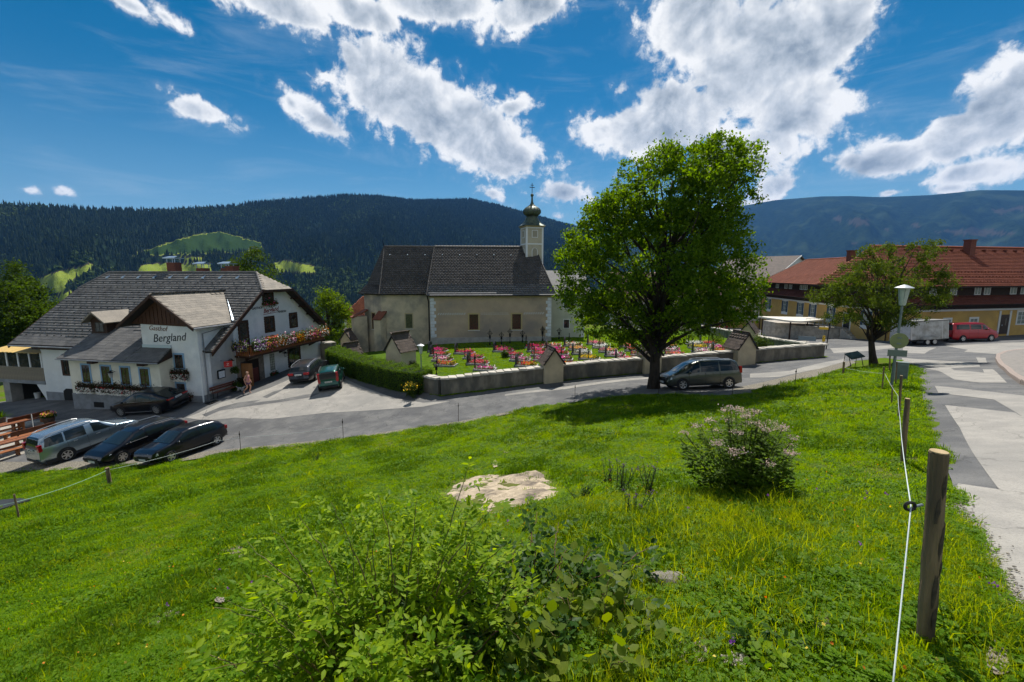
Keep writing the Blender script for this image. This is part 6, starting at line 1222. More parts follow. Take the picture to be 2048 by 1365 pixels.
t, w_ = car('estate_car', 'dark grey estate car with silver roof rails parked against the forecourt wall', paint('grey', (.055, .058, .065), .6, .3), [(-2.3,.5),(-2.28,.88),(-2.2,1.08),(-1.95,1.38),(-1.5,1.47),(-.4,1.52),(.2,1.48),(.5,1.40),(1.35,1.0),(2.0,.86),(2.22,.7),(2.3,.5)], [(-2.3,1.0),(0,.95),(1.3,.9),(2.3,.68)], 4.77, 1.82, 2.71, .92,
     [(1.15,.1,.55,.08,.03,.10),(.0,-.95,-.02,-.95,.03,.10),(-1.05,-2.0,-1.03,-1.8,.03,.10)], (1.33,.52,.88,.9), (-2.22,-1.98,.86,.86), .32, 7, rail=(-1.85,.2), rearlamp=(.0,.78,.17,.36), seams=[.25,-.75], group=gf, txt='MU 83 KA'); place(t, G(633, 761), (2.3 - .92 - 2.71, -w_(-1.3)), R(90) - R(-3))
t, w_ = car('compact_car', 'dark green compact car with tall red tail lights parked beside the hedge', paint('green', (.006, .075, .052), .45, .28), [(-1.77,.5),(-1.76,.95),(-1.74,1.2),(-1.66,1.5),(-1.4,1.55),(-.3,1.56),(.3,1.5),(.95,1.05),(1.5,.92),(1.7,.78),(1.77,.5)], [(-1.8,.98),(0,.93),(1.0,.9),(1.8,.75)], 3.55, 1.60, 2.30, .72,
     [(.85,.05,.4,.05,.03,.11),(-.05,-.85,-.05,-.85,.03,.11),(-.95,-1.55,-.93,-1.5,.03,.11)], (.93,.34,.88,.9), (-1.74,-1.64,.82,.82), .29, 5, rail=(-1.5,.1), rearlamp=(-.0,.72,.72,.13), seams=[.2,-.6], group=gf, tumble=.13, txt='MU 61 DL'); gA, gB = G(644, 783.5), G(684, 776); hg = head_of(gA, gB) + math.pi / 2; place(t, gB, (1.775 - .72 - 2.30, -w_(-1.2)), .5 * hg + .5 * (R(90) - R(-8)))
Box('rear_glass', m_cglass, t, -1.80, -1.70, -.58, .58, .98, 1.42)
t, w_ = car('minivan', 'grey green minivan parked by the road beneath the big tree', paint('greygreen', (.085, .092, .078), .65, .3), [(-2.3,.5),(-2.3,1.0),(-2.24,1.3),(-2.05,1.64),(-1.7,1.73),(-.4,1.76),(.3,1.72),(.75,1.58),(1.65,1.05),(2.1,.86),(2.25,.7),(2.32,.5)], [(-2.3,1.06),(0,1.0),(1.5,.93),(2.3,.72)], 4.64, 1.81, 2.84, .92,
     [(1.35,.35,.68,.32,.03,.12),(.25,-.85,.22,-.85,.03,.12),(-.95,-2.1,-.93,-1.85,.03,.12)], (1.62,.78,.88,.9), (-2.24,-2.06,.84,.84), .33, 6, rail=(-1.8,.25), rearlamp=(.0,.9,.4,.14), seams=[.45,-.55], head='box', front_z=.66); place(t, G(1459, 777), (2.32 - .92 - 2.84, w_(-1.4)), head_of(G(1459, 777), G(1383, 777.5)) + R(20))
t, w_ = car('passenger_van', 'red passenger van parked in front of the long ochre house', paint('red', (.36, .008, .016), .15, .35), [(-2.4,.5),(-2.39,1.1),(-2.34,1.7),(-2.2,1.9),(-1.5,1.93),(.4,1.93),(.85,1.86),(1.6,1.26),(2.2,1.05),(2.38,.85),(2.42,.5)], [(-2.4,1.22),(0,1.20),(1.5,1.12),(2.42,.8)], 4.85, 1.84, 2.95, .93,
     [(1.35,.62,.95,.62,.03,.18),(.5,-.62,.5,-.62,.04,.2),(-.75,-2.1,-.75,-2.05,.04,.2)], (1.58,.88,.88,.9), (-2.38,-2.28,.86,.86), .32, 5, rearlamp=(.0,.85,.35,.10), seams=[.75,-.45], head='box', front_z=.78, tumble=.14, cat='van'); place(t, G(1926, 684.5), (2.42 - .93 - 2.95, -w_(-1.4)), R(2))
Box('rear_glass', m_cglass, t, -2.46, -2.38, -.72, .72, 1.2, 1.72)
t, w_ = car('red_hatchback', 'red hatchback on the square seen below the big tree crown', paint('red2', (.26, .008, .02), .2, .35), [(-2.0,.5),(-1.98,.8),(-1.9,1.0),(-1.6,1.36),(-.5,1.44),(.3,1.38),(1.05,.96),(1.75,.84),(2.0,.55)], [(-2.0,.94),(0,.9),(2.0,.7)], 4.0, 1.7, 2.45, .85, [(.9,-.1,.4,-.1,.03,.1),(-.2,-1.5,-.2,-1.3,.03,.1)], (1.03,.34,.88,.9), (-1.9,-1.6,.85,.85), .3, 5, rearlamp=(.0,.75,.2,.2), seams=[.1]); place(t, G(1440, 664), (-1.2, 0), R(120))
# box trailer
tr = empty('box_trailer', (0, 0, 0), 0, 'dirty white twin-axle box trailer standing behind the red van', 'trailer'); m_trl = M('trailer_white', (.46, .46, .45), (.33, .33, .31), scale=2, rough=.6, c3=(.25, .24, .21), s3=1.2)
Box('box_body', m_trl, tr, -1.95, 1.95, -.92, .92, .55, 2.30, bevel=.03); Box('roof', M('trailer_roof', (.20, .20, .19), rough=.6), tr, -2.0, 2.0, -.97, .97, 2.30, 2.42); Box('chassis', m_trimb, tr, -1.9, 1.9, -.8, .8, .38, .55)
for sy in (-1, 1):
    MB().prism([(-.95, sy * .9, .60), (-.8, sy * .9, .82), (.75, sy * .9, .82), (.95, sy * .9, .60), (.95, sy * .9, .55), (-.95, sy * .9, .55)], (0, sy * .28, 0)).build('mudguard', m_trl, tr)
    for x in (-.37, .37): wheel(tr, x, sy * 1.02, .31, .2, sy, 5)
    for x in (1.3, -1.9, 1.93): Box('edge_trim', m_alloy, tr, x - .03, x + .03, sy * .92 - .02, sy * .92 + .02, .55, 2.3)
Box('door_panel', M('trailer_door', (.44, .46, .49), (.36, .37, .39), scale=2, rough=.6), tr, -1.99, -1.95, -.85, .85, .65, 2.22); Box('poster', m_plate, tr, -2.0, -1.99, .05, .5, 1.55, 1.95); text_obj('poster_text', 'LHZ', m_trimb, tr, .2, (-2.003, .46, 1.66), (R(90), 0, R(-90)))
for y in (-.7, -.2, .3, .75): Box('hinge', m_trimb, tr, -2.0, -1.96, y - .06, y + .06, 2.12, 2.2)
for z in (.85, 1.0): Box('vent_slot', m_trimb, tr, -2.0, -1.985, .0, .5, z, z + .04)
for y in (-.75, .75): Box('tail_light', m_tail, tr, -2.0, -1.95, y - .1, y + .1, .56, .64)
MB().tube([(1.9, 0, .48), (3.2, 0, .5)], .05, 6).build('drawbar', m_trimb, tr); place(tr, G(1861, 690.5), (0, -1.02), R(4))
# ================================================================ WALKER AND DOG
def skin(name, joints, edges, mat, parent, sub=2):
    me = bpy.data.meshes.new(name); names = list(joints); me.from_pydata([joints[k][0] for k in names], [(names.index(a), names.index(b)) for a, b in edges], []); me.update(); o = link(bpy.data.objects.new(name, me), parent)
    md = o.modifiers.new('skin', 'SKIN'); md.use_smooth_shade = True
    if not me.skin_vertices: bpy.context.view_layer.objects.active = o; bpy.ops.mesh.customdata_skin_add()
    for k, v in zip(names, me.skin_vertices[0].data): r_ = joints[k][1]; v.radius = (r_, r_) if isinstance(r_, (int, float)) else r_
    me.skin_vertices[0].data[0].use_root = True
    s = o.modifiers.new('sub', 'SUBSURF'); s.levels = sub; s.render_levels = sub; me.materials.append(mat); return o
m_skin = M('skin', (.52, .28, .19), (.46, .24, .165), scale=6, rough=.6)
pp = G(497, 787.5); pe = empty('person', pp, R(-8), 'person in pink sleeveless top and shorts walking past the guest house door', 'person')
J = {'hip': ((0, 0, .93), (.15, .13)), 'waist': ((0, 0, 1.08), (.125, .10)), 'chest': ((.02, 0, 1.30), (.155, .11)), 'neck': ((.03, 0, 1.45), .055), 'head0': ((.05, 0, 1.53), .075), 'head1': ((.055, 0, 1.62), .092), 'head2': ((.05, 0, 1.70), .06),
     'lh': ((.02, .09, .88), .095), 'lk': ((.16, .09, .50), .062), 'la': ((.02, .09, .10), .042), 'lt': ((.17, .09, .04), .035), 'rh': ((-.02, -.09, .88), .095), 'rk': ((.02, -.09, .49), .062), 'ra': ((-.34, -.09, .16), .042), 'rt': ((-.26, -.09, .04), .033),
     'ls': ((.02, .18, 1.40), .06), 'le': ((-.05, .24, 1.13), .042), 'lw': ((.10, .22, .93), .032), 'lf': ((.16, .21, .86), .03), 'rs': ((.02, -.18, 1.40), .06), 're': ((-.08, -.24, 1.14), .042), 'rw': ((-.02, -.24, .90), .032), 'rf': ((.01, -.24, .82), .03)}
E_ = [('hip','waist'),('waist','chest'),('chest','neck'),('neck','head0'),('head0','head1'),('head1','head2'),('hip','lh'),('lh','lk'),('lk','la'),('la','lt'),('hip','rh'),('rh','rk'),('rk','ra'),('ra','rt'),('chest','ls'),('ls','le'),('le','lw'),('lw','lf'),('chest','rs'),('rs','re'),('re','rw'),('rw','rf')]
skin('body', J, E_, m_skin, pe)
skin('top', {'a': ((.0, 0, .98), (.165, .14)), 'b': ((0, 0, 1.1), (.15, .125)), 'c': ((.02, 0, 1.30), (.175, .13)), 'd': ((.02, 0, 1.41), (.12, .09))}, [('a','b'),('b','c'),('c','d')], M('pink_top', (.50, .22, .24), (.42, .18, .2), scale=9, rough=.9), pe)
skin('shorts', {'a': ((0, 0, .96), (.165, .145)), 'l': ((.03, .09, .84), .118), 'l2': ((.08, .09, .66), .10), 'r': ((-.01, -.09, .84), .118), 'r2': ((.0, -.09, .66), .10)}, [('a','l'),('l','l2'),('a','r'),('r','r2')], M('plum_shorts', (.12, .06, .12), rough=.9), pe)
skin('hair', {'a': ((.03, 0, 1.69), .085), 'b': ((-.0, 0, 1.62), .09), 'c': ((-.01, 0, 1.55), .07)}, [('a','b'),('b','c')], M('grey_blond_hair', (.30, .22, .15), rough=.8), pe)
for y in (.033, -.033): MB().blob((.143, y, 1.625), .012, 1, 1, 0).build('eye', m_trimb, pe)
fm = MB()
for hx, hy, hz in ((.16, .21, .86), (.01, -.24, .82)):
    for k in range(4): fm.tube([(hx + .01 - .012 * k + .02, hy, hz), (hx + .03 - .014 * k, hy, hz - .05), (hx + .02 - .014 * k, hy, hz - .09 + .008 * abs(k - 1))], [.01, .009, .007], 5)
    fm.tube([(hx + .03, hy, hz + .01), (hx + .06, hy, hz - .03)], [.011, .008], 5)
fm.build('fingers', m_skin, pe); MB().blob((.155, 0, 1.60), (.02, .013, .02), 1, 1, 0).build('nose', m_skin, pe)
dp = G(483, 785); de = empty('dog', dp, R(-5), 'small grey and white dog walking behind the person', 'dog')
D = {'chest': ((.12, 0, .30), (.10, .10)), 'mid': ((-.05, 0, .30), (.085, .09)), 'rump': ((-.22, 0, .31), (.09, .09)), 'tail': ((-.34, 0, .40), .03), 'tail2': ((-.40, 0, .48), .02), 'neck': ((.22, 0, .38), .07), 'head': ((.29, 0, .46), .075), 'muz': ((.38, 0, .43), .04)}
DE = [('chest','mid'),('mid','rump'),('rump','tail'),('tail','tail2'),('chest','neck'),('neck','head'),('head','muz')]
for nm, x, y, root in (('fl', .15, .07, 'chest'), ('fr', .10, -.07, 'chest'), ('hl', -.22, .07, 'rump'), ('hr', -.26, -.07, 'rump')):
    if root == 'chest': D[nm + '1'] = ((x, y, .18), .035); D[nm + '2'] = ((x + .02, y, .02), .025); DE += [(root, nm + '1'), (nm + '1', nm + '2')]
    else: D[nm + '1'] = ((x + .06, y, .20), .045); D[nm + '2'] = ((x - .05, y, .11), .027); D[nm + '3'] = ((x - .02, y, .02), .024); DE += [(root, nm + '1'), (nm + '1', nm + '2'), (nm + '2', nm + '3')]
skin('body', D, DE, M('dog_fur', (.42, .42, .42), (.12, .12, .12), scale=7, rough=.95, bump=.02, bscale=40), de)
for y in (.05, -.05): MB().blob((.27, y, .53), (.025, .012, .045), 3, 1, .1).build('ear', M('dog_ear', (.10, .09, .085), rough=.95), de)
# ================================================================ TREES
m_bark = M('tree_bark', (.055, .042, .032), (.028, .022, .018), scale=6, rough=.95, bump=.03, bscale=14, stretch=(1, 1, .25))
def tree(name, label, base, trunk, env, ncl, nleaf, lsize, mat, cr=.55, seed=0, r0=.3, nlimb=26, group=None, cat='tree', depth=.92, hollow=.45, gap=.0, zsq=.75, split=None, limb_r=.09, lobes=None):
    """trunk path, limbs that reach out to leaf clumps, crown of separate leaves inside the outline env: (height, left, right)"""
    t = empty(name, base, 0, label, cat, group); g = np.random.default_rng(seed); q = random.Random(seed)
    zs = np.array([e[0] for e in env]); lf = np.array([e[1] for e in env]); rt = np.array([e[2] for e in env])
    zz = np.linspace(zs[0], zs[-1], 200); wz = np.interp(zz, zs, rt - lf); p = wz ** 1.25; p /= p.sum(); C = []
    while len(C) < ncl:
        z = g.choice(zz, p=p) + g.normal(0, .05); l, r = np.interp(z, zs, lf), np.interp(z, zs, rt); a = g.uniform(0, 2 * np.pi); rad = hollow + (1 - hollow) * g.random() ** .6
        if g.random() < .18: rad = g.random() ** .5
        x = (l + r) / 2 + (r - l) / 2 * rad * math.cos(a); y = (r - l) / 2 * depth * rad * math.sin(a)
        if gap and mnoise.noise(Vector((x * .55 + seed, y * .55, z * .55))) < gap: continue
        C.append((x, y, z))
    if lobes:   # foliage masses: clumps sit on the outside of rounded lobes, which leaves gaps and shade between them
        nlb, ra_, rb_2 = lobes; C0 = np.array(C); LB = []; tries = 0
        while len(LB) < nlb and tries < 4000:
            tries += 1; c = C0[g.integers(len(C0))]; r_ = g.uniform(ra_, rb_2); l, r = np.interp(c[2], zs, lf), np.interp(c[2], zs, rt); cx = (l + r) / 2; k = max(0.0, 1 - .5 * r_ / max((r - l) / 2, r_)); c = np.array([cx + (c[0] - cx) * k, c[1] * k, min(c[2], zs[-1] - r_ * .5)])
            if all(np.linalg.norm(c - o[:3]) > .55 * max(r_, o[3]) for o in LB): LB.append(np.array([*c, r_]))
        LB = np.array(LB); k = g.choice(len(LB), ncl, p=LB[:, 3] ** 2 / (LB[:, 3] ** 2).sum()); d = g.normal(size=(ncl, 3)); d[:, 2] = d[:, 2] * .8 + .25; d /= np.linalg.norm(d, axis=1)[:, None]; C = LB[k, :3] + d * (LB[k, 3] * g.uniform(.62, 1.02, ncl))[:, None] * np.array([1, 1, .8])
        mm = g.random(ncl) < .22; C[mm] = C0[:ncl][mm]
    C = np.array(C); nl = g.poisson(nleaf, ncl); P = np.repeat(C, nl, 0) + g.normal(0, 1, (nl.sum(), 3)) * np.repeat(cr * g.uniform(.5, 1.15, ncl), nl)[:, None] * np.array([1, 1, zsq])
    leafcloud('crown', P, lsize, mat, t, seed=seed, up=.5)
    tp = [Vector(x) for x in trunk]; m = MB(); n = len(tp); m.tube(tp, [r0 * 1.25] + [r0 * (1 - .72 * i / (n - 1)) for i in range(1, n)], 10); m.build('trunk', m_bark, t, smooth_=True)
    lb = MB(); order = g.permutation(ncl)[:nlimb]
    for k in order:
        c = Vector(C[k]); h = min(max(c.z * q.uniform(.35, .7), tp[1].z), tp[-1].z)
        s = tp[-1]
        for a, b in zip(tp[:-1], tp[1:]):
            if a.z <= h <= b.z: s = a.lerp(b, (h - a.z) / max(b.z - a.z, 1e-4)); break
        mid = s.lerp(c, .5) + Vector((q.uniform(-.4, .4), q.uniform(-.4, .4), q.uniform(.0, .7))) * .6; L_ = (c - s).length
        lb.tube([s, s.lerp(mid, .55) + Vector((0, 0, .05)), mid, mid.lerp(c, .6), c], [limb_r * min(1.2, L_ / 4), limb_r * .75, limb_r * .5, limb_r * .3, .015], 6)
        for j in range(3):
            e = Vector(C[g.integers(ncl)]);
            if (e - c).length < 2.6: lb.tube([mid.lerp(c, .4), mid.lerp(e, .6), e], [limb_r * .35, limb_r * .2, .01], 5)
    lb.build('branches', m_bark, t, smooth_=True); return t
m_leafA = leaf_mat('broad_leaf', (.030, .076, .005), (.108, .188, .012), .52); m_leafB = leaf_mat('apple_leaf', (.034, .060, .009), (.078, .115, .019), .45); m_leafC = leaf_mat('light_leaf', (.05, .095, .012), (.10, .155, .022), .5); m_leafD = leaf_mat('dark_leaf', (.022, .045, .008), (.055, .095, .013), .42)
bt = G(1307, 777); sc_ = bt.y / FPX * 1.0
def pxenv(rows, u0, v0, s): return [((v0 - v) * s, (a - u0) * s, (b - u0) * s) for v, a, b in rows]
tree('big_tree', 'tall spreading broadleaf tree between the meadow and the road', bt, [(0, 0, -.3), (.02, 0, 1.0), (0, 0, 3.0), (.05, 0, 5.5), (.15, .1, 8.0), (.3, 0, 10.5), (.6, 0, 12.5)],
     pxenv([(690,1265,1350),(672,1225,1380),(655,1165,1410),(632,1122,1470),(600,1112,1496),(560,1104,1500),(520,1102,1500),(485,1112,1478),(450,1150,1478),(400,1160,1480),(365,1195,1486),(335,1240,1478),(305,1300,1450),(282,1350,1420)], 1307, 777, sc_ * .985), 1520, 56, .20, m_leafA, .27, 11, .36, 70, gap=-.3, hollow=.35, limb_r=.13, lobes=(120, .8, 1.5))
at_ = G(1749, 731); s2_ = at_.y / FPX
tree('apple_tree', 'old leaning apple tree with open crown at the road junction', at_, [(0, 0, -.2), (-.22, 0, .7), (-.38, 0, 1.5), (-.30, 0, 2.2), (.0, 0, 3.0), (.2, 0, 4.0)],
     pxenv([(640,1640,1800),(622,1618,1840),(590,1612,1862),(560,1612,1866),(535,1640,1846),(510,1680,1845),(490,1710,1862),(474,1790,1850)], 1749, 731, s2_ * .95), 820, 44, .115, m_leafB, .155, 5, .23, 50, gap=-.3, hollow=.2, lobes=(90, .34, .66), limb_r=.06)
MB().tube([(-.36, 0, 1.4), (-.6, .1, 2.0), (-.62, .1, 2.7)], [.11, .09, .04], 7).build('branch', m_bark, bpy.data.objects['apple_tree'], smooth_=True); MB().tube([(-.33, 0, 1.7), (.1, -.1, 2.3), (.35, 0, 3.2), (.5, 0, 4.2)], [.12, .10, .07, .03], 7).build('branch', m_bark, bpy.data.objects['apple_tree'], smooth_=True)
def simple(name, label, u, vtop, wpx, Y, zb, mat, seed, group=None, ncl=220, nl=60, ls=.3, cr=.7, squash=.72):
    b = atY(u, 600, Y); top = atY(u, vtop, Y).z; h = top - zb; hw_ = wpx / 2 * Y / FPX; q = random.Random(seed); env = [(h * f, -hw_ * w * q.uniform(.9, 1.1), hw_ * w * q.uniform(.9, 1.1)) for f, w in ((.22, .45), (.35, .85), (.5, 1.0), (.65, .98), (.8, .8), (.92, .5), (.99, .2))]
    return tree(name, label, Vector((b.x, Y, zb)), [(0, 0, -.5), (.1, 0, h * .3), (-.1, 0, h * .6), (.05, 0, h * .9)], env, int(ncl * 1.5), int(nl * .8), ls, mat, cr * .55, seed, .22, 16, group, gap=-.2, lobes=(30, hw_ * .28, hw_ * .48))
simple('ash_tree', 'large dark green tree at the left edge behind the veranda', 15, 560, 150, 47, -13.0, m_leafD, 21, ncl=330, nl=62, cr=.8)
simple('ash_tree', 'taller dark green tree top rising at the far left', 48, 528, 90, 54, -14.0, m_leafD, 22, ncl=260, cr=.8)
simple('young_tree', 'yellow green tree left of the slate roof', 105, 612, 110, 50, -13.5, m_leafC, 23, ncl=220)
simple('lime_tree', 'round dark tree behind the right chimneys of the guest house', 508, 498, 120, 58, -12.5, m_leafD, 24, ncl=320, nl=66, cr=.8)
simple('birch_tree', 'light green tree between the balcony and the church', 655, 578, 80, 52, -10.2, m_leafC, 25, ncl=150, nl=40, ls=.24, cr=.6)
simple('garden_bush', 'low light green bush below the tree beside the church', 640, 655, 60, 49, -9.6, m_leafC, 26, ncl=70, nl=50, ls=.2, cr=.4)
simple('garden_bush', 'dark bush in front of the yellow cottage', 622, 668, 44, 50, -9.8, m_leafD, 27, ncl=60, nl=50, ls=.2, cr=.4)
# ================================================================ STREET FURNITURE
m_galv = M('green_grey_paint', (.16, .20, .18), (.13, .165, .15), scale=6, rough=.55, metal=.2); m_lampg = M('lamp_frosted', (.46, .52, .46), (.40, .46, .41), scale=9, rough=.25, trans=.3); m_hat = M('lamp_hat', (.58, .60, .60), rough=.4, metal=.3)
def lamp(p, label, h=3.5, lean=(0, 0)):
    t = empty('street_lamp', p, 0, label, 'street lamp', 'street lamps with frosted lanterns'); MB().tube([(0, 0, -.2), (0, 0, 1.0), (lean[0] * .9, 0, h - .68)], [.05, .045, .036], 10).build('pole', m_galv, t); lx = lean[0]
    MB().lathe([(.08, h - .70), (.095, h - .67), (.165, h - .15), (.165, h - .12)], 12, (lx, 0, 0)).build('lamp_glass', m_lampg, t); MB().lathe([(.26, h - .12), (.265, h - .10), (.08, h - .02), (.02, h)], 20, (lx, 0, 0)).build('lamp_hat', m_hat, t)
    rb = MB()
    for k in range(6): a = math.pi * k / 3; rb.tube([(lx + .083 * math.cos(a), .083 * math.sin(a), h - .70), (lx + .168 * math.cos(a), .168 * math.sin(a), h - .13)], .007, 4)
    rb.build('lamp_ribs', m_galv, t); return t
lp = G(1782, 779); lamp(lp, 'street lamp with round traffic sign on its post beside the right road', 3.62, (.02, 0)); lp2 = G(844, 784); lamp(lp2, 'street lamp standing at the corner of the churchyard wall', 3.45)
rsn = empty('round_traffic_sign', lp + Vector((.03, -.0, 0)), R(-20), 'round traffic sign seen from its grey green back on the lamp post', 'traffic sign'); m_signb = M('sign_back', (.20, .24, .10), (.17, .20, .09), scale=3, rough=.5, metal=.3)
MB().lathe([(.265, 0), (.265, .02), (.25, .03)], 28, (0, -.09, 1.72), 'y').build('sign_disc', m_signb, rsn); MB().box(-.06, .06, -.1, -.05, 1.6, 1.65).box(-.06, .06, -.1, -.05, 1.8, 1.85).build('clamp', m_galv, rsn)
rpl = empty('supplementary_sign', lp + Vector((.02, -.0, 0)), R(-20), 'small rectangular plate below the round sign on the lamp post', 'traffic sign'); MB().box(-.27, .27, -.1, -.07, 1.18, 1.40).build('sign_plate', M('plate_back', (.13, .17, .14), rough=.5), rpl); MB().box(-.06, .06, -.07, -.05, 1.25, 1.3).build('clamp', m_galv, rpl)
cb = G(1800, 764); cbo = empty('cable_cabinet', Vector((cb.x + .25, cb.y + .3, Hs(cb.x + .25, cb.y + .3))), R(-30), 'grey green cable cabinet behind the lamp post', 'cabinet'); Box('cabinet_body', M('cabinet_paint', (.17, .23, .21), (.14, .19, .175), scale=4, rough=.5), cbo, -.19, .19, -.14, .14, -.1, .70, bevel=.015); Box('cabinet_lid', m_galv, cbo, -.205, .205, -.155, .155, .70, .74); Box('door', m_galv, cbo, -.16, .16, -.15, -.141, .08, .64)
ibp = G(1703, 737); io = empty('information_board', ibp, R(20), 'dark sloping information board on thin legs left of the apple tree', 'information board'); MB().prism([(-.45, -.25, .62), (.75, -.25, .72), (.75, .25, 1.0), (-.45, .25, .9)], (0, -.02, .04)).build('panel', M('panel_dark_green', (.02, .035, .03), rough=.35), io)
for x in (-.42, .7): MB().tube([(x, -.3, -.1), (x, -.05, .78)], .022, 6).tube([(x, .25, -.1), (x, .2, .9)], .018, 6).build('leg', m_trimb, io)
sp = G(1652, 699); so = empty('direction_post', sp, R(-12), 'black signpost with a yellow hiking arrow at the wall corner', 'signpost'); MB().tube([(0, 0, -.2), (.12, 0, 2.9)], .05, 6).build('post', m_trimb, so); MB().prism([(-.75, -.06, 2.0), (.0, -.06, 1.98), (.0, -.06, 2.22), (-.75, -.06, 2.24), (-.88, -.06, 2.12)], (0, .02, 0)).build('arrow_board', M('hiking_yellow', (.62, .40, .02), rough=.5), so)
sp = G(1645, 698); so = empty('yellow_box_post', sp, R(-12), 'thin grey post carrying small yellow boxes beside the black signpost', 'post'); MB().tube([(0, 0, -.2), (0, 0, 2.3)], .03, 6).build('post', m_galv, so); Box('box', MATS['hiking_yellow'], so, -.12, .12, -.12, .0, .75, 1.15); Box('box', MATS['hiking_yellow'], so, -.1, .1, -.12, 0, 1.2, 1.35)
sp = G(1612, 701); so = empty('sign_board', sp, R(-25), 'grey backed rectangular sign standing behind the churchyard wall', 'sign'); MB().tube([(0, 0, -.2), (0, 0, 1.25)], .025, 6).build('post', m_galv, so); Box('board', M('sign_grey_blue', (.20, .25, .28), rough=.5), so, -.75, .75, -.03, .0, .95, 1.4)
# picnic places
m_pine = M('stained_pine', (.30, .105, .032), (.20, .07, .022), scale=2.5, rough=.6, stretch=(1, 7, 7)); m_pine2 = M('brown_stain', (.15, .05, .02), (.10, .035, .016), scale=2.5, rough=.6, stretch=(1, 7, 7))
pa_ = hd_g + R(4)
def pt_table(p, label):
    t = empty('picnic_table', p, pa_, label, 'table', 'rustic tables on the terrace')
    for k in range(4): Box('top_plank', m_pine2 if k % 2 else m_pine, t, -1.1, 1.1, -.4 + k * .202, -.4 + k * .202 + .192, .70, .77, bevel=.012)
    for x in (-.75, .75): MB().prism([(x - .04, -.36, -.1), (x - .04, -.12, -.1), (x - .04, -.17, .3), (x - .04, .17, .3), (x - .04, .12, -.1), (x - .04, .36, -.1), (x - .04, .30, .35), (x - .04, .36, .7), (x - .04, -.36, .7), (x - .04, -.30, .35)], (.08, 0, 0)).build('trestle', m_pine, t)
    Box('stretcher', m_pine, t, -.75, .75, -.05, .05, .32, .42); return t
def pt_bench(p, label, back=True, flip=1):
    t = empty('garden_bench', p, pa_ + (0 if flip > 0 else math.pi), label, 'bench', 'rustic benches on the terrace'); Box('seat', m_pine, t, -1.1, 1.1, -.2, .2, .42, .48, bevel=.012)
    for x in (-.75, .75): MB().prism([(x - .035, -.2, -.1), (x - .035, .2, -.1), (x - .035, .14, .2), (x - .035, .2, .42), (x - .035, -.2, .42), (x - .035, -.14, .2)], (.07, 0, 0)).build('leg', m_pine, t)
    if back:
        MB().prism([(-1.1, .2, .58), (1.1, .2, .58), (1.1, .27, .88), (-1.1, .27, .88)], (0, .05, 0)).build('backrest', m_pine2, t)
        for x in (-.75, .75): MB().prism([(x - .03, .14, .42), (x - .03, .22, .42), (x - .03, .30, .9), (x - .03, .25, .9)], (.06, 0, 0)).build('backrest_support', m_pine2, t)
    return t
pt_table(G(14, 871), 'brown picnic table farther from the meadow on the terrace'); pt_table(G(24, 906), 'brown picnic table nearest the silver car')
pt_bench(G(57, 853), 'bench with backrest behind the farther picnic table'); pt_bench(G(66, 880), 'bench with backrest behind the nearer picnic table'); pt_bench(G(-20, 891), 'bench without backrest in front of the farther picnic table', False); pt_bench(G(2, 922), 'low bench in front of the nearer picnic table by the terrace edge', False)
um = empty('parasol_pole', G(68, 862), 0, 'thin white parasol pole between the picnic tables', 'pole'); MB().tube([(0, 0, 0), (0, 0, 1.15)], .022, 6).build('pole', m_wtrim, um); MB().lathe([(.2, 0), (.2, .06), (.05, .1)], 10).build('foot', m_wtrim, um)
tb = empty('flower_tub', G(99, 848), 0, 'dark tub with pale yellow and pink flowers at the end of the benches', 'flower pot'); MB().lathe([(.24, 0), (.34, .45), (.30, .45), (.26, .40)], 14).build('tub', M('tub_brown', (.08, .05, .035), rough=.8), tb); g = np.random.default_rng(4); n = 500; a = g.uniform(0, 6.28, n); r_ = .42 * g.random(n) ** .5; leafcloud('foliage', np.column_stack([r_ * np.cos(a), r_ * np.sin(a), .5 + .22 * g.random(n)]), .11, m_fol, tb, seed=3); leafcloud('blooms', np.column_stack([r_ * np.cos(a), r_ * np.sin(a), .62 + .22 * g.random(n)])[:140], .09, FLOW['yellow'], tb, seed=4, asp=.9); leafcloud('blooms', np.column_stack([r_ * np.cos(a), r_ * np.sin(a), .62 + .22 * g.random(n)])[140:220], .09, FLOW['pink'], tb, seed=5, asp=.9)
pl = empty('palm_lily', G(5, 848), 0, 'spiky bright green pot plant at the left picture edge', 'plant'); g = random.Random(4); mv = MB()
for k in range(46):
    a = g.uniform(0, 6.28); e = g.uniform(.2, 1.3); L_ = g.uniform(.5, .85); d = Vector((math.cos(a) * math.cos(e), math.sin(a) * math.cos(e), math.sin(e))); s = d.cross(Vector((0, 0, 1))).normalized() * .03; b = Vector((0, 0, .45)); mid = b + d * L_ * .6; tip = b + d * L_ + Vector((0, 0, -.15)); mv.add([b - s, b + s, mid + s, tip, mid - s], [(0, 1, 2, 4), (4, 2, 3)])
mv.build('leaves', m_leafC, pl); MB().lathe([(.16, 0), (.22, .42), (.18, .42)], 12).build('pot', MATS['tub_brown'], pl)
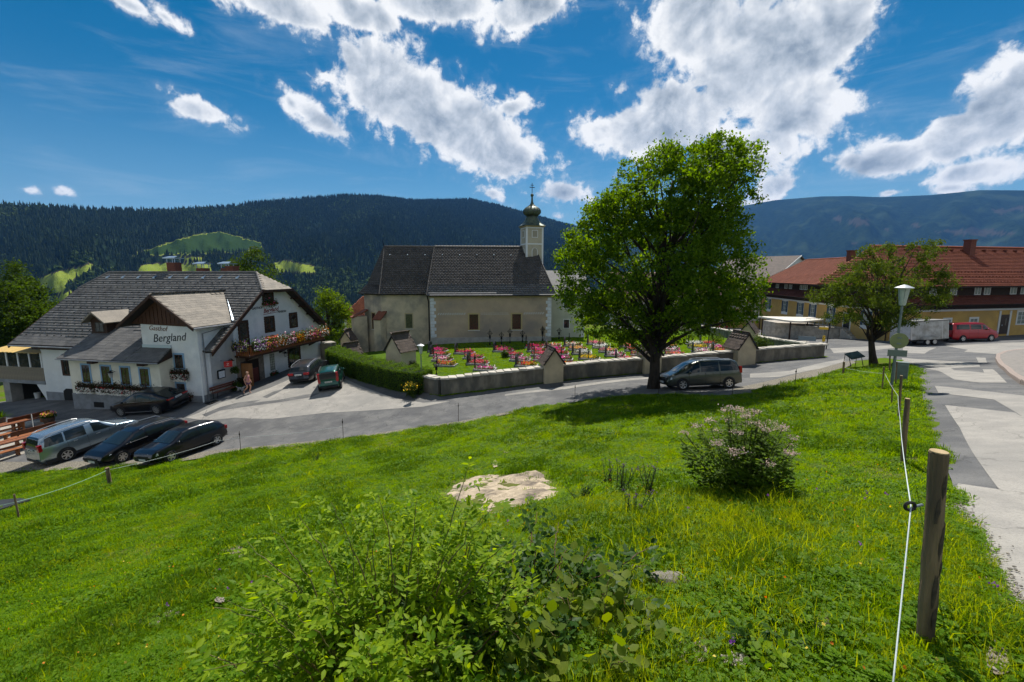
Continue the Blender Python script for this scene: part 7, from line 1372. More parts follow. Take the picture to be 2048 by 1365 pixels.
# along the guest house wall
bn = empty('wall_bench', GW(.5, 1.5, Hs(*GW(.5, 1.5)[:2]) - GK.z), GA + R(90), 'reddish wooden bench against the white side wall of the guest house', 'bench'); m_rbw = M('red_brown_wood', (.16, .06, .035), (.11, .04, .025), scale=3, rough=.65)
for k in range(3): Box('seat_slat', m_rbw, bn, -1.15, 1.15, -.2 + k * .13, -.09 + k * .13, .42, .46)
for k in range(2): Box('back_slat', m_rbw, bn, -1.15, 1.15, .24, .28, .55 + k * .16, .67 + k * .16)
for x in (-.95, .95): MB().tube([(x, -.18, -.15), (x, -.18, .42), (x, .22, .42), (x, .28, .85)], .025, 5).tube([(x, .2, -.15), (x, .2, .42)], .025, 5).build('leg', m_black, bn)
def ghp(a, b): w = GW(a, b); return Vector((w.x, w.y, Hs(w.x, w.y)))
shrub('potted_plant', ghp(.55, 3.1), .55, .95, 'leafy pot plants massed left of the guest house door', m_fol2, 1500, .13, 'plant', seed=71); shrub('potted_plant', ghp(.6, 2.55), .4, .7, 'low green pot plant beside the wall bench', m_fol, 900, .12, 'plant', seed=72)
hbk = shrub('hanging_basket', GW(.35, 2.75, 1.25), .3, .6, 'trailing green basket hanging under the wall lantern', m_fol, 500, .11, 'plant', seed=73, stems=False); MB().tube([(0, 0, .55), (0, 0, 1.1)], .008, 4).build('chain', m_black, hbk)
bnp = ghp(-11.4, .2); bo = empty('waste_bin', bnp, GA, 'black wheeled waste bin beside the lean-to wall', 'bin'); MB().hexa([(-.24, -.3, .05), (.24, -.3, .05), (.24, .3, .05), (-.24, .3, .05), (-.3, -.36, .95), (.3, -.36, .95), (.3, .36, .95), (-.3, .36, .95)]).build('body', m_trimb, bo, bevel=.02); Box('lid', m_trimb, bo, -.32, .32, -.38, .38, .95, 1.02)
for x, y, r_, l in ((-18.7, 1.9, .22, 'white bucket in the dark carport under the veranda'), (-16.6, 2.2, .2, 'second pale bucket at the carport wall')): w = ghp(x, y); o = empty('bucket', w, 0, l, 'bucket'); MB().lathe([(r_ * .8, 0), (r_, .5), (r_ * .9, .5)], 12).build('bucket_body', m_plate, o); MB().tube([(-r_, 0, .5), (0, 0, .72), (r_, 0, .5)], .01, 4).build('bail', m_black, o)
dg = G(428, 804); do = empty('drain_grate', dg + Vector((0, 0, .018)), hd_g, 'dark rectangular drain grate in the forecourt paving', 'drain'); Box('frame', m_trimb, do, -.5, .5, -.28, .28, -.05, .004)
for k in range(8): Box('bar', m_black, do, -.46, .46, -.25 + k * .065, -.22 + k * .065, .0, .012)
shrub('yellow_flower_clump', G(824, 794), .42, 1.0, 'clump of yellow daisies at the end of the hedge', m_fol, 900, .12, 'flowers', seed=74); yc = bpy.data.objects['yellow_flower_clump']; g = np.random.default_rng(8); leafcloud('blooms', np.column_stack([g.normal(0, .25, 120), g.normal(0, .25, 120), g.uniform(.5, 1.05, 120)]), .10, FLOW['yellow'], yc, seed=9, asp=.95)
# ================================================================ MEADOW FENCE
m_post = M('weathered_post', (.25, .175, .10), (.13, .092, .058), scale=3.5, rough=.9, bump=.012, bscale=20, stretch=(3, 3, .4), c3=(.075, .06, .045), s3=2.0); m_end = M('sawn_end', (.44, .33, .18), (.34, .25, .13), scale=12, rough=.85); m_cut = M('split_face', (.36, .24, .11), (.27, .18, .085), scale=4, rough=.85, stretch=(4, 4, .4))
def post(u0, v0, u1, v1, d, label, end=True, Y=None):
    b = G(u0, v0) if Y is None else atY(u0, v0, Y); top = atY(u1, v1, b.y); t = empty('fence_post', b, 0, label, 'fence post', 'wooden posts of the meadow fence'); v = top - b; n = 9; q = random.Random(int(u0))
    pts = [Vector((0, 0, -.3)).lerp(Vector((0, 0, 0)), i) for i in (0, 1)] + [v * (i / n) + Vector((q.uniform(-1, 1), q.uniform(-1, 1), 0)) * d * .035 for i in range(1, n)] + [v]; rr_ = [d / 2 * q.uniform(.96, 1.06) for _ in pts]
    MB().tube(pts, rr_, 14).build('shaft', m_post, t, smooth_=False)
    if end: MB().lathe([(d * .485, .0), (d * .47, .006)], 14, tuple(v)).build('sawn_top', m_end, t)
    return t, b, top
p1, b1, t1 = post(1850, 1280, 1878, 905, .078, 'thick round fence post in the right foreground')
vb = t1 - b1
for k, (f, a, sx, sz) in enumerate(((.55, -75, .014, .10), (.3, -100, .012, .09), (.72, -118, .010, .07), (.42, -60, .009, .05), (.15, -85, .013, .07), (.84, -85, .009, .06), (.62, -45, .008, .04))):   # bark scraps
    c = vb * f; an_ = R(a); o = MB().blob((0, 0, 0), (sx, .005, sz), k, 2, .3).build('bark_scrap', M('bark_scrap', (.085, .065, .045), (.05, .04, .03), scale=20, rough=.95), p1); o.location = (c.x + 0.039 * math.cos(an_), c.y + 0.039 * math.sin(an_), c.z); o.rotation_euler = (0, 0, an_ + R(90))
p2, b2, t2 = post(1805, 928, 1815, 798, .07, 'second round fence post from the camera'); p3, b3, t3 = post(1797, 836, 1803, 752, .055, 'third fence post, slimmer and dark, behind the second')
po = [post(1791, 770, 1794, 724, .05, 'short stake just right of the lamp post', False), post(1779, 748, 1780, 709, .06, 'dark stake left of the cable cabinet', False), post(1764, 784, 1768, 734, .045, 'leaning stake left of the lamp post', False), post(1783, 808, 1785, 772, .04, 'low stake in front of the lamp post foot', False), post(1686, 751, 1688, 724, .10, 'dark stake at the meadow corner by the information board', False), post(221, 974, 214, 936, .14, 'stout dark fence post below the black hatchback', False), post(39, 1040, 28, 989, .05, 'thin stake at the left picture edge', False)]
for k, (u, v0, v1) in enumerate(((1149.6, 800, 768), (917, 844, 803), (687, 884, 833), (482, 906, 858), (1317, 791, 755), (1589, 775, 736), (1464, 793, 757))):
    b = G(u, v0); h = (v0 - v1) / FPX * b.y * .98; t = empty('iron_stake', b, 0, 'thin rusty iron stake at the meadow edge, ' + ['left of the big tree shadow', 'below the left end of the churchyard wall', 'opposite the green car', 'right of the black hatchback', 'beside the big tree trunk', 'right of the grey minivan', 'in front of the grey minivan'][k], 'stake', 'thin stakes along the lower meadow edge'); MB().tube([(0, 0, -.2), (.01, 0, h)], .014, 5).build('rod', M('rusty_iron', (.05, .035, .025), rough=.9), t); Box('insulator', m_trimb, t, -.02, .03, -.025, .025, h * .82, h * .9)
m_rope = M('rope', (.56, .60, .58), (.42, .50, .50), scale=300, rough=.8); m_rope2 = M('rope_green', (.30, .50, .36), rough=.8)
def rope(pts, r, label, mat, sag=.04):
    t = empty('fence_rope', pts[0], 0, label, 'rope'); P = []
    for a, b in zip(pts[:-1], pts[1:]):
        for i in range(8): f = i / 8; p = a.lerp(b, f); p = p - Vector((0, 0, sag * 4 * f * (1 - f) * min(1, (b - a).length / 6))); P.append(p - pts[0])
    P.append(pts[-1] - pts[0]); MB().tube(P, r, 6).build('strand', mat, t, smooth_=True); return t
ins = atY(1822, 1013, b1.y - .03)
rope([atY(1783, 1400, 1.45), ins, atY(1800, 838, b2.y), atY(1796, 792, b3.y), atY(1770, 748, po[2][1].y), atY(1690, 736, po[4][1].y)], 0.0034, 'white electric fence rope running along the posts on the right', m_rope)
knot = MB().tube([ins + Vector((0.0, 0, 0)) - ins, Vector((-.02, 0, .012)), Vector((-.035, .0, .02))], .003, 4).build('rope_end', m_rope, bpy.data.objects['fence_rope'])
io_ = empty('insulator', ins, 0, 'black ring insulator screwed to the thick foreground post', 'insulator'); MB().tube([(.028 * math.cos(t) * .9 - .005, 0, .02 * math.sin(t)) for t in np.linspace(0, 2 * math.pi, 15)], .008, 6).build('ring', m_trimb, io_); MB().tube([(.022, 0, 0), (.06, .02, -.006), (.085, .03, -.008)], .006, 6).build('screw', m_tin, io_)
rope([po[5][2] - Vector((0, 0, .1)), po[6][2] - Vector((0, 0, .25)), atY(-60, 1020, po[6][1].y)], .006, 'pale green fence rope between the posts at the lower left', m_rope2, .1)
rope([po[5][2] - Vector((0, 0, .1)), G(437, 897) + Vector((0, 0, .45)), G(482, 905) + Vector((0, 0, .85)), G(687, 883) + Vector((0, 0, .85))], .006, 'white fence rope in front of the black hatchback', m_rope, .1)
# ================================================================ BARE GROUND
m_sand = M('pale_sand', (.48, .39, .275), (.36, .29, .20), scale=7, rough=1, bump=.04, bscale=18, c3=(.135, .11, .085), s3=1.7, obj=False)
SAND = [(858,992),(885,974),(908,960),(945,953),(985,946),(1030,951),(1078,941),(1108,944),(1124,960),(1156,972),(1146,990),(1108,1002),(1056,1016),(1012,1028),(972,1032),(938,1020),(905,1010)]
def dist_poly(x, y, poly):
    d = np.full(np.shape(x), 1e9)
    for (ax, ay), (bx, by) in zip(poly, poly[1:] + poly[:1]):
        l2 = (bx - ax) ** 2 + (by - ay) ** 2 + 1e-12; t = np.clip(((x - ax) * (bx - ax) + (y - ay) * (by - ay)) / l2, 0, 1); d = np.minimum(d, np.hypot(x - ax - t * (bx - ax), y - ay - t * (by - ay)))
    return d
sand_w = [tuple(p[:2]) for p in gpts(SAND)]; sd_ = sheet('sand_patch', sand_w, m_sand, .0, .10, None, 'structure')
co = np.empty(len(sd_.data.vertices) * 3); sd_.data.vertices.foreach_get('co', co); co = co.reshape(-1, 3); dist = dist_poly(co[:, 0], co[:, 1], sand_w); co[:, 2] += -.03 + .055 * sst(dist, 0, .5) + .06 * (np.sin(co[:, 0] * 2.1 + 1.7 * np.sin(co[:, 1] * .9)) + np.sin(co[:, 1] * 2.7 + 1.3 * np.sin(co[:, 0] * 1.3))) * .5 + sst(dist, 0, .3) * (.05 * wob(co[:, 0] * 5, co[:, 1] * 5) + .03 * wob(co[:, 0] * 13, co[:, 1] * 12, 1)); sd_.data.vertices.foreach_set('co', co.ravel()); sd_.data.update()
def ell(u, v, a, b, seed=0): q = random.Random(seed); return [(u + a * math.cos(t) * q.uniform(.7, 1.15), v + b * math.sin(t) * q.uniform(.7, 1.15)) for t in np.linspace(0, 2 * math.pi, 11)[:-1]]
GR = [(465,1104,22,10),(487,1118,10,6),(235,1250,26,11),(300,1248,26,10),(345,1232,18,9),(440,1205,10,6),(1048,884,22,7),(1012,905,8,3),(860,960,14,6),(1380,1310,48,34),(1470,1330,30,16),(1640,1250,18,20),(720,1043,14,6),(1995,1330,26,40),(990,930,6,8),(1090,898,14,4),(960,876,12,3)]
spots = []; m_bare = M('bare_earth', (.20, .165, .115), (.11, .09, .06), scale=14, rough=1, bump=.03, bscale=30, c3=(.30, .25, .19), s3=3.0, obj=False)
for k, e in enumerate(GR): w = [tuple(p[:2]) for p in gpts(ell(*e, seed=k))]; spots.append(w); sheet('bare_soil', w, m_sand if k in (6, 7, 8, 14, 15, 16) else m_bare, .03, .12, None, 'structure')
# pebbles on the bare spots: far too many to count
PB = []
for k, w in enumerate(spots):
    if k in (6, 7, 8, 14, 15, 16): continue
    xs_, ys_ = [p[0] for p in w], [p[1] for p in w]; n = int(min(900, max(60, (max(xs_) - min(xs_)) * (max(ys_) - min(ys_)) * 260))); x = rng.uniform(min(xs_), max(xs_), n); y = rng.uniform(min(ys_), max(ys_), n); m = in_poly(x, y, w); PB.append(np.column_stack([x[m], y[m], H(x[m], y[m]) + .035]))
ed_ = np.array([p[:2] for p in gpts([(1905,985),(1925,1035),(1960,1098),(1999,1165),(2046,1240)])]); n = 700; f = rng.uniform(0, 4, n); i_ = np.minimum(f.astype(int), 3); p = ed_[i_] + (ed_[i_ + 1] - ed_[i_]) * (f - i_)[:, None] + rng.normal(0, .06, (n, 2)); PB.append(np.column_stack([p, H(p[:, 0], p[:, 1]) + .02]))
PB = np.concatenate(PB); mb = MB().blob((0, 0, 0), (1, .8, .6), 3, 1, .25); pbs = [proto('pebble_a', mb.v, mb.f, M('pebble', (.24, .215, .18), (.15, .135, .115), scale=1, rough=.9)), proto('pebble_b', mb.v, mb.f, M('pebble_pale', (.34, .30, .25), rough=.9))]
scatter('pebbles', PB, rng.uniform(0, 6, len(PB)), rng.uniform(.004, .014, len(PB)), pbs, rng.integers(0, 2, len(PB)), label='loose pebbles on the bare spots of the meadow', cat='gravel')
m_rock = M('field_stone', (.20, .18, .15), (.11, .10, .085), scale=5, rough=.95, bump=.02, bscale=14)
for k, (u, v, a, b, c, lab) in enumerate(((1210,1097,.10,.07,.035,'flat grey stone in the grass behind the bramble'), (1243,1112,.09,.07,.035,'second flat stone right beside the first in the grass'), (1330,1172,.18,.12,.08,'largest half buried stone with a dark hollow'), (1275,1150,.10,.07,.05,'small pale stone left of the half buried stone'), (1210,1205,.03,.025,.025,'tiny white pebble stone near the yellowish leaves'))): p = G(u, v); o = MB().blob((0, 0, 0), (a, b, c), k + 5, 2, .18).build('stone', m_rock, None); o.location = p + Vector((0, 0, .02)); tag(o, lab, 'stone', 'stones in the meadow')
tp = gpts([(-60,1012),(0,1006),(40,1003),(62,1006),(40,1013),(0,1026),(-60,1040)]); tq = [Vector(p) + Vector((0, 0, .08)) for p in tp]; o = MB().prism([tuple(p) for p in tq][::-1], (0, 0, .05)).build('slab', M('tarred_board', (.035, .037, .04), (.02, .021, .023), scale=3, rough=.5), None); tag(o, 'dark tarred board lying in the grass at the left picture edge', 'board')
# ================================================================ WILD PLANTS OF THE FOREGROUND
def leaf_shape(n=3):   # pointed oval leaf folded on its rib, base at origin, along +X
    return np.array([(0, 0, 0), (.3, .22, .05), (.65, .2, .05), (1, 0, -.04), (.65, -.2, .05), (.3, -.22, .05), (.35, 0, -.01), (.68, 0, -.01)]), [(0, 6, 1), (1, 6, 7, 2), (2, 7, 3), (0, 5, 6), (6, 5, 4, 7), (7, 4, 3)]
LV, LF = leaf_shape()
TRI = []
for f in LF: TRI += [(f[0], f[i], f[i + 1]) for i in range(1, len(f) - 1)]
TRI = np.array(TRI)
def leaves_mesh(name, pos, dirs, ups, size, mat, parent, wid=1.0, seed=0):
    g = np.random.default_rng(seed); pos = np.asarray(pos); d = np.asarray(dirs); d = d / np.linalg.norm(d, axis=1)[:, None]; s = np.cross(np.asarray(ups), d); s /= (np.linalg.norm(s, axis=1)[:, None] + 1e-9); n_ = np.cross(d, s); size = np.asarray(size)[:, None, None]
    V = pos[:, None] + size * (LV[None, :, 0:1] * d[:, None] + LV[None, :, 1:2] * wid * s[:, None] + LV[None, :, 2:3] * n_[:, None]); k = len(LV); F = (np.arange(len(pos))[:, None, None] * k + TRI[None]).reshape(-1, 3); rn = np.repeat(g.random(len(pos)), len(TRI))
    return mesh_np(name, V.reshape(-1, 3), F, mat, parent, rnd=rn)
m_rose = leaf_mat('rose_leaf', (.07, .155, .005), (.24, .33, .014), .46, .5); m_bramble = leaf_mat('bramble_leaf', (.022, .060, .010), (.055, .105, .018), .35, .45); m_hazel = leaf_mat('hazel_leaf', (.075, .125, .014), (.16, .20, .025), .5, .5); m_cane = M('green_cane', (.10, .13, .03), (.16, .11, .04), scale=5, rough=.6); m_stem = M('weed_stem', (.06, .05, .02), (.05, .07, .02), scale=5, rough=.8)
def cane_bush(name, label, base, canes, mat, lsz, lets, seed, spread, hgt, step=.075, wid=1.0, cane_r=.006, arch=.5, extra=None, canemat=None, base_r=.3, low=.12):
    t = empty(name, base, 0, label, 'bush'); g = np.random.default_rng(seed); cm = MB(); PO, DI, UP, SZ = [], [], [], []
    specs = []
    for k in range(canes):
        a = g.uniform(0, 2 * np.pi); rr_ = base_r * np.sqrt(g.random()); b = np.array([rr_ * np.cos(a), rr_ * np.sin(a), -.05]); aa = a + g.normal(0, .7); s_ = spread * g.uniform(.25, 1.05); h_ = hgt * g.uniform(.45, 1.05); specs.append((b, b + np.array([s_ * np.cos(aa), s_ * np.sin(aa), h_])))
    for e in (extra or []): specs.append((np.array(e[0]), np.array(e[1])))
    for b, e in specs:
        n = 14; pts = []
        for i in range(n + 1):
            f = i / n; p = b + (e - b) * f; p = p + np.array([0, 0, arch * np.sin(np.pi * f) * .35 * np.linalg.norm(e - b) * .6]); pts.append(p + g.normal(0, .006, 3))
        pts = np.array(pts); cm.tube([tuple(p) for p in pts], [cane_r * (1 - .75 * i / n) for i in range(n + 1)], 5)
        seg = np.linalg.norm(np.diff(pts, axis=0), axis=1); tot = seg.sum(); cum = np.concatenate([[0], np.cumsum(seg)]); s = low * tot; side = 1
        while s < tot:
            i = min(np.searchsorted(cum, s) - 1, n - 1); i = max(i, 0); f = (s - cum[i]) / max(seg[i], 1e-6); p = pts[i] + (pts[i + 1] - pts[i]) * f; ax = pts[i + 1] - pts[i]; ax /= np.linalg.norm(ax) + 1e-9
            out = g.normal(0, 1, 3); out -= ax * out.dot(ax); out[2] += .25; out /= np.linalg.norm(out); rd = out * .85 + ax * .35 + np.array([0, 0, .12]); rd /= np.linalg.norm(rd); L_ = lsz * lets * .42 * g.uniform(.7, 1.15); lat = np.cross(rd, [0, 0, 1]); lat /= np.linalg.norm(lat) + 1e-9
            for j in range(lets):
                if j == lets - 1: PO.append(p + rd * L_); DI.append(rd + np.array([0, 0, -.15])); 
                else: sd = 1 if j % 2 else -1; fr_ = .35 + .6 * (j // 2) / max(1, lets // 2); PO.append(p + rd * L_ * fr_); DI.append(lat * sd * .9 + rd * .45)
                UP.append(np.array([0, 0, 1]) + g.normal(0, .35, 3)); SZ.append(lsz * g.uniform(.75, 1.2))
            s += step * g.uniform(.7, 1.4)
    cm.build('canes', canemat or m_cane, t); leaves_mesh('foliage', PO, DI, UP, SZ, mat, t, wid, seed); return t
rb_ = G(800, 1345); tips = []
def rel(u, v, Y): return tuple(atY(u, v, Y) - rb_)
cane_bush('rose_bush', 'large wild rose bush with bright green leaves in the central foreground', rb_, 96, m_rose, .047, 7, 5, .64, .78, .050, base_r=.36, arch=.5, extra=[((.1, .1, 0), rel(940, 925, rb_.y + .25)), ((-.3, 0, .1), rel(545, 1060, rb_.y + .1)), ((-.3, 0, .1), rel(490, 1085, rb_.y + .1)), ((-.35, -.1, 0), rel(530, 1215, rb_.y - .25)), ((-.1, .1, .1), rel(660, 1005, rb_.y + .2)), ((0, .1, .1), rel(760, 990, rb_.y + .25)), ((0, .1, .1), rel(835, 1000, rb_.y + .25)), ((.1, 0, .2), rel(960, 1040, rb_.y + .15)), ((-.2, 0, .1), rel(600, 1030, rb_.y)), ((.15, 0, .1), rel(1010, 1090, rb_.y)), ((-.3, -.3, .1), rel(560, 1290, rb_.y - .4)), ((0, -.3, .1), rel(700, 1260, rb_.y - .4)), ((.1, -.3, .1), rel(900, 1290, rb_.y - .4))])
rb2 = G(650, 1365); cane_bush('rose_bush', 'lower dense part of the wild rose at the left bottom of the bush', rb2 + Vector((0, -.15, 0)), 34, m_rose, .044, 7, 15, .42, .42, .055, base_r=.26)
bb = G(1085, 1240); cane_bush('bramble', 'dark green bramble thicket right of the wild rose', bb, 46, m_bramble, .055, 5, 6, .62, .36, .06, wid=1.35, base_r=.32, arch=.7, canemat=M('bramble_cane', (.12, .05, .04), rough=.7))
bb = G(1010, 1330); cane_bush('bramble', 'shaded bramble shoots below the wild rose at the bottom edge', bb, 26, m_bramble, .05, 5, 16, .4, .3, .06, wid=1.35, base_r=.25, arch=.7)
bb = G(1185, 1330); cane_bush('hazel_seedling', 'yellowish green broad leaved shoots at the bottom centre', bb, 20, m_hazel, .075, 3, 7, .34, .34, .07, wid=1.7, base_r=.22, arch=.3, low=.3)
for k, (u, v, lab) in enumerate(((1330,1140,'strawberry like leaf tuft over the half buried stone'), (1490,1330,'broad leaved seedlings at the bottom right of the meadow'), (1545,1305,'blue green broad leaved seedling near the fence rope'), (140,1215,'small dock plant in the left meadow'), (300,1190,'single broad leaf weed in the left meadow'), (1190,1045,'low leafy weed above the bramble'), (1060,1018,'small weed at the lower rim of the sand patch'))): cane_bush('weed_plant', lab, G(u, v), 8, m_rose if k != 2 else m_bramble, .05, 3, 30 + k, .16, .12, .05, wid=1.5, base_r=.06, low=.4)
# pink flowering hemp agrimony
ha = G(1478, 990); t = empty('flowering_bush', ha, 0, 'tall bushy plant with dusty pink flower heads in the right meadow', 'bush'); g = np.random.default_rng(12); s_ = ha.y / FPX; cm = MB(); PO, DI, UP, SZ, FL = [], [], [], [], []
for k in range(66):
    a = g.uniform(0, 6.283); r_ = np.sqrt(g.random()); b = np.array([.22 * r_ * np.cos(a), .2 * r_ * np.sin(a), -.05]); R_ = .76 * r_; top = np.array([R_ * np.cos(a) - .08, .8 * R_ * np.sin(a), (1.28 - .5 * r_ ** 2) * g.uniform(.82, 1.03)])
    n = 8; pts = [b + (top - b) * (i / n) + np.array([0, 0, .06 * np.sin(np.pi * i / n)]) for i in range(n + 1)]; cm.tube([tuple(p) for p in pts], [.008 * (1 - .6 * i / n) for i in range(n + 1)], 5)
    for i in range(1, n * 4):
        f = .04 + .94 * i / (n * 4); p = b + (top - b) * f + np.array([np.cos(a), np.sin(a), 0]) * .16 * r_ * np.sin(np.pi * min(1, f * 1.3)) + g.normal(0, .05, 3)
        for j in range(3): aa = g.uniform(0, 6.283); d = np.array([np.cos(aa), np.sin(aa), .35 - .5 * g.random()]); PO.append(p); DI.append(d); UP.append(np.array([0, 0, 1.]) + g.normal(0, .2, 3)); SZ.append(g.uniform(.06, .115) * (1.1 - .4 * f))
    if g.random() < .5: FL.append(top)
cm.build('stems', m_stem, t); leaves_mesh('foliage', PO, DI, UP, SZ, leaf_mat('agrimony_leaf', (.045, .095, .009), (.12, .185, .018), .46), t, .85, 3)
fp = np.concatenate([f + g.normal(0, 1, (56, 3)) * np.array([.045, .045, .014]) + np.array([0, 0, .015]) for f in FL]); leafcloud('flower_heads', fp, .021, leaf_mat('dusty_pink', (.34, .25, .21), (.52, .43, .37), .3), t, seed=4, asp=.9)
def spire(u, v, h, label, seed, purple=True):
    p = G(u, v); t = empty('tall_weed', p, 0, label, 'weed', 'dark upright weeds near the sand patch'); g = np.random.default_rng(seed); cm = MB(); PO, DI, UP, SZ, FL = [], [], [], [], []
    for k in range(9):
        b = np.array([g.normal(0, .05), g.normal(0, .05), -.03]); top = b + np.array([g.normal(0, .09), g.normal(0, .07), h * g.uniform(.7, 1.05)]); cm.tube([tuple(b), tuple((b + top) / 2 + g.normal(0, .01, 3)), tuple(top)], [.006, .005, .002], 5)
        for i in range(26): f = i / 26; aa = g.uniform(0, 6.28); PO.append(b + (top - b) * f); DI.append(np.array([np.cos(aa), np.sin(aa), .5])); UP.append(np.array([0, 0, 1.]) + g.normal(0, .2, 3)); SZ.append(g.uniform(.04, .075) * (1.1 - .6 * f))
        FL.append(top)
    cm.build('stems', m_stem, t); leaves_mesh('foliage', PO, DI, UP, SZ, m_bramble, t, .8, seed)
    if purple: leafcloud('blooms', np.concatenate([f + g.normal(0, .012, (7, 3)) for f in FL]), .018, leaf_mat('thistle_violet', (.10, .05, .13), (.20, .11, .22), .3), t, seed=seed, asp=.9)
spire(1298, 992, .62, 'dark slender weed with violet tips right of the sand patch', 1); spire(1240, 985, .6, 'bushier violet tipped weed next to the sand patch', 2); spire(1215, 970, .45, 'lower weed left of the violet tipped pair', 3); spire(1165, 1000, .3, 'low weed at the right rim of the sand patch', 4, False); spire(902, 868, .35, 'small dark weed in the upper meadow below the wall', 5, False); spire(632, 922, .42, 'single dark weed in the left part of the meadow', 6, False); spire(1270, 1040, .4, 'loose weed above the flat stones', 7, True)
# ================================================================ GRASS (nobody could count it)
def clump(seed, n, rad, h, w, lean=.5, curl=.5):
    g = np.random.default_rng(seed); V, F = [], []
    for k in range(n):
        a, r_ = g.uniform(0, 6.283), rad * np.sqrt(g.random()); b = np.array([r_ * np.cos(a), r_ * np.sin(a), -.01]); hh = h * g.uniform(.55, 1.15); la = g.uniform(0, 6.283); ln = lean * g.uniform(.1, 1) * hh; d = np.array([np.cos(la), np.sin(la), 0]); s = np.array([-d[1], d[0], 0]) * w * g.uniform(.7, 1.2) * .5; fa = g.uniform(0, 6.283); s = np.array([np.cos(fa), np.sin(fa), 0]) * w * .5 * g.uniform(.7, 1.2)
        p1 = b + d * ln * .3 + np.array([0, 0, hh * .6]); p2 = b + d * ln + np.array([0, 0, hh * (1 - .3 * curl * g.random())]); i = len(V); V += [b - s, b + s, p1 + s * .8, p1 - s * .8, p2]; F += [(i, i + 1, i + 2), (i, i + 2, i + 3), (i + 3, i + 2, i + 4)]
    return np.array(V), np.array(F), np.repeat(g.random(n), 3)
m_grass = leaf_mat('grass_blade', (.080, .172, .003), (.172, .272, .007), .5, .6); m_grass2 = leaf_mat('grass_blade_yellow', (.135, .205, .008), (.235, .275, .025), .5, .6); m_grassd = leaf_mat('grass_blade_dark', (.040, .100, .004), (.095, .175, .008), .45, .6); m_clov = leaf_mat('clover_leaf', (.064, .150, .004), (.138, .240, .008), .48, .5)
def gp(name, a, mat): v, f, r_ = a; return proto(name, v, f, mat, r_)
def clover(seed, n, rad, h, s):
    g = np.random.default_rng(seed); P = []; 
    for k in range(n): a, r_ = g.uniform(0, 6.283), rad * np.sqrt(g.random()); P.append((r_ * np.cos(a), r_ * np.sin(a), h * g.uniform(.4, 1)))
    P = np.repeat(np.array(P), 3, 0); an = g.uniform(0, 6.283, len(P)); d = np.column_stack([np.cos(an), np.sin(an), g.uniform(-.2, .3, len(P))]); k = len(LV); up = np.tile([0, 0, 1.], (len(P), 1)); sd = np.cross(up, d); sd /= np.linalg.norm(sd, axis=1)[:, None]; nn = np.cross(d, sd); V = (P[:, None] + s * (LV[None, :, 0:1] * d[:, None] + LV[None, :, 1:2] * 1.6 * sd[:, None] + LV[None, :, 2:3] * nn[:, None])).reshape(-1, 3); F = (np.arange(len(P))[:, None, None] * k + TRI[None]).reshape(-1, 3); return V, F, np.repeat(g.random(len(P)), len(TRI))
near = [gp('grass_near_a', clump(1, 48, .10, .070, .0055, .8), m_grass), gp('grass_near_b', clump(2, 44, .11, .11, .0055, .9), m_grassd), gp('grass_near_c', clump(3, 26, .09, .155, .005, .9), m_grass2), gp('clover_near', clover(4, 16, .10, .06, .022), m_clov)]
farp = [gp('grass_far_a', clump(5, 60, .24, .10, .016, .8), m_grass), gp('grass_far_b', clump(6, 56, .25, .15, .016, .9), m_grassd), gp('grass_far_c', clump(7, 40, .24, .16, .013, .9), m_grass2), gp('clover_far', clover(8, 26, .24, .08, .05), m_clov)]
def meadow_pts(n, r0, r1):
    w_ = R(85) if r1 < 8 else R(60); a = rng.uniform(-w_, w_, n); r_ = np.sqrt(rng.uniform(r0 * r0, r1 * r1, n)); x, y = r_ * np.sin(a), r_ * np.cos(a)
    k = ~in_poly(x, y, pave) & ~in_poly(x, y, yard) & ~(in_poly(x, y, sand_w) & (rng.random(n) < np.clip(.3 + dist_poly(x, y, sand_w) * 4.5, 0, .985)))
    for w in spots: k &= ~(in_poly(x, y, w) & (rng.random(n) < .5))
    k &= y < np.interp(x, [-60, -27, -15, -3, 8, 20, 30, 60], [20, 26, 26.5, 28, 29, 29, 22, 12]); x, y = x[k], y[k]
    z = H(x, y); u, v = proj_np(x, y, z); k = ((u > -80) & (u < 2130) & (v < 1480)) | (r1 < 8); return x[k], y[k], z[k]
def grass(name, n, r0, r1, protos, s0, label):
    x, y, z = meadow_pts(n, r0, r1); m = len(x); wv = wob(x * 1.1, y * 1.1) + .5 * wob(x * 3.1, y * 2.7, 2); ix = np.where(wv + rng.normal(0, .25, m) > .38, 1, 0); ix = np.where(rng.random(m) < .06 + .16 * (wob(x * .7, y * .8, 5) > .25), 2, ix); ix = np.where(rng.random(m) < .26, 3, ix)
    tall = rng.random(m) < .12 * np.exp(-((x - 2.3) ** 2 + (y - 4.3) ** 2) / 1.1); ix = np.where(tall, 2, ix); sc2 = s0 * rng.uniform(.7, 1.2, m) * (1 + .42 * np.clip(wv, -.8, 1.2)) * np.where(tall, 1.25, 1)
    scatter(name, np.column_stack([x, y, z + rip_at(x, y)]), rng.uniform(0, 6.283, m), sc2, protos, ix.astype(float), label=label, cat='grass', tilt=(rng.normal(0, .12, m), rng.normal(0, .12, m)))
def rip_at(x, y): return .06 * (np.sin(x * 2.1 + 1.7 * np.sin(y * .9)) + np.sin(y * 2.7 + 1.3 * np.sin(x * 1.3))) * .5 - .012
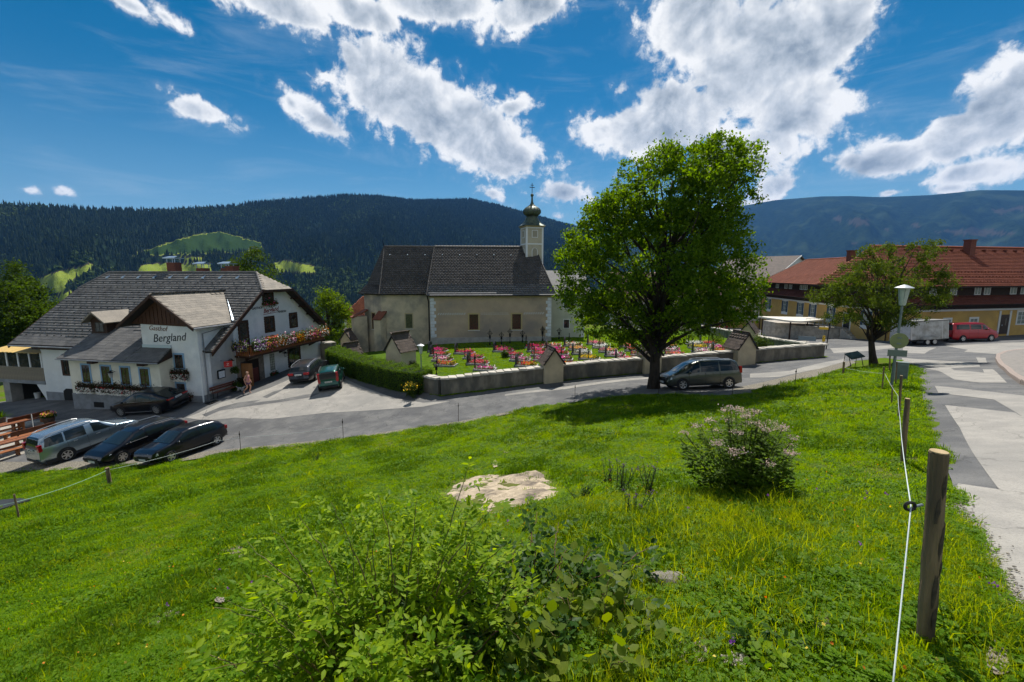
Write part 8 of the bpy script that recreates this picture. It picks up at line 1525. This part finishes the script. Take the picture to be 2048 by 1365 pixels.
grass('grass', 38000, 0.5, 6.5, near, 1.0, 'short green meadow grass and clover of the near slope'); grass('grass', 34000, 6.0, 15, farp, .62, 'green meadow grass of the middle slope'); grass('grass', 52000, 14, 36, farp, .95, 'green meadow grass of the far slope down to the road')
# lawn of the churchyard
n = 9000; x = rng.uniform(WALL_L.x, WALL_B.x, n); y = rng.uniform(WALL_A.y, 60, n); k = in_poly(x, y, yard) & ~((x > -9.5) & (y > 47.6) & (x < 5)); x, y = x[k], y[k]; z = H(x, y) + .05
scatter('lawn_grass', np.column_stack([x, y, z]), rng.uniform(0, 6, len(x)), rng.uniform(.6, .9, len(x)), farp[:1], np.zeros(len(x)), label='mown lawn between the graves', cat='grass')
# small flowers in the grass
x, y, z = meadow_pts(600, 1.6, 9); P = np.column_stack([x, y, z + rng.uniform(.06, .16, len(x))]); h = len(P) // 2
o = leafcloud('meadow_flowers', P[:h], .02, FLOW['yellow'], None, seed=1, asp=.95); tag(o, 'tiny yellow flowers scattered through the near grass', 'flowers', kind='stuff'); o = leafcloud('meadow_flowers', P[h:], .018, FLOW['orange'], None, seed=2, asp=.95); tag(o, 'tiny orange and brown seed heads scattered through the grass', 'flowers', kind='stuff')
x, y, z = meadow_pts(36, 1.8, 7); P = np.repeat(np.column_stack([x, y, z + rng.uniform(.1, .2, len(x))]), 8, 0) + rng.normal(0, .008, (len(x) * 8, 3)); o = leafcloud('clover_blooms', P, .018, FLOW['violet'], None, seed=3, asp=.8); tag(o, 'small violet clover heads in the grass', 'flowers', kind='stuff')
# ================================================================ HAZE
mz = bpy.data.materials.new('haze'); mz.use_nodes = True; nt = mz.node_tree; nt.nodes.clear()
pv = N(nt, 'ShaderNodeVolumePrincipled', i={'Density': 4.1e-5, 'Anisotropy': 0.0}); pv.inputs['Color'].default_value = (0.15, 0.43, 1.0, 1)
ou = N(nt, 'ShaderNodeOutputMaterial'); L(nt, pv.outputs[0], ou.inputs['Volume'])
hzb = Box('haze', mz, None, -15600, 15600, -200, 15600, float(fz.min()) - 5, float(fz.max()) + 40); tag(hzb, 'thin blue summer haze over the valley', 'haze', kind='stuff')
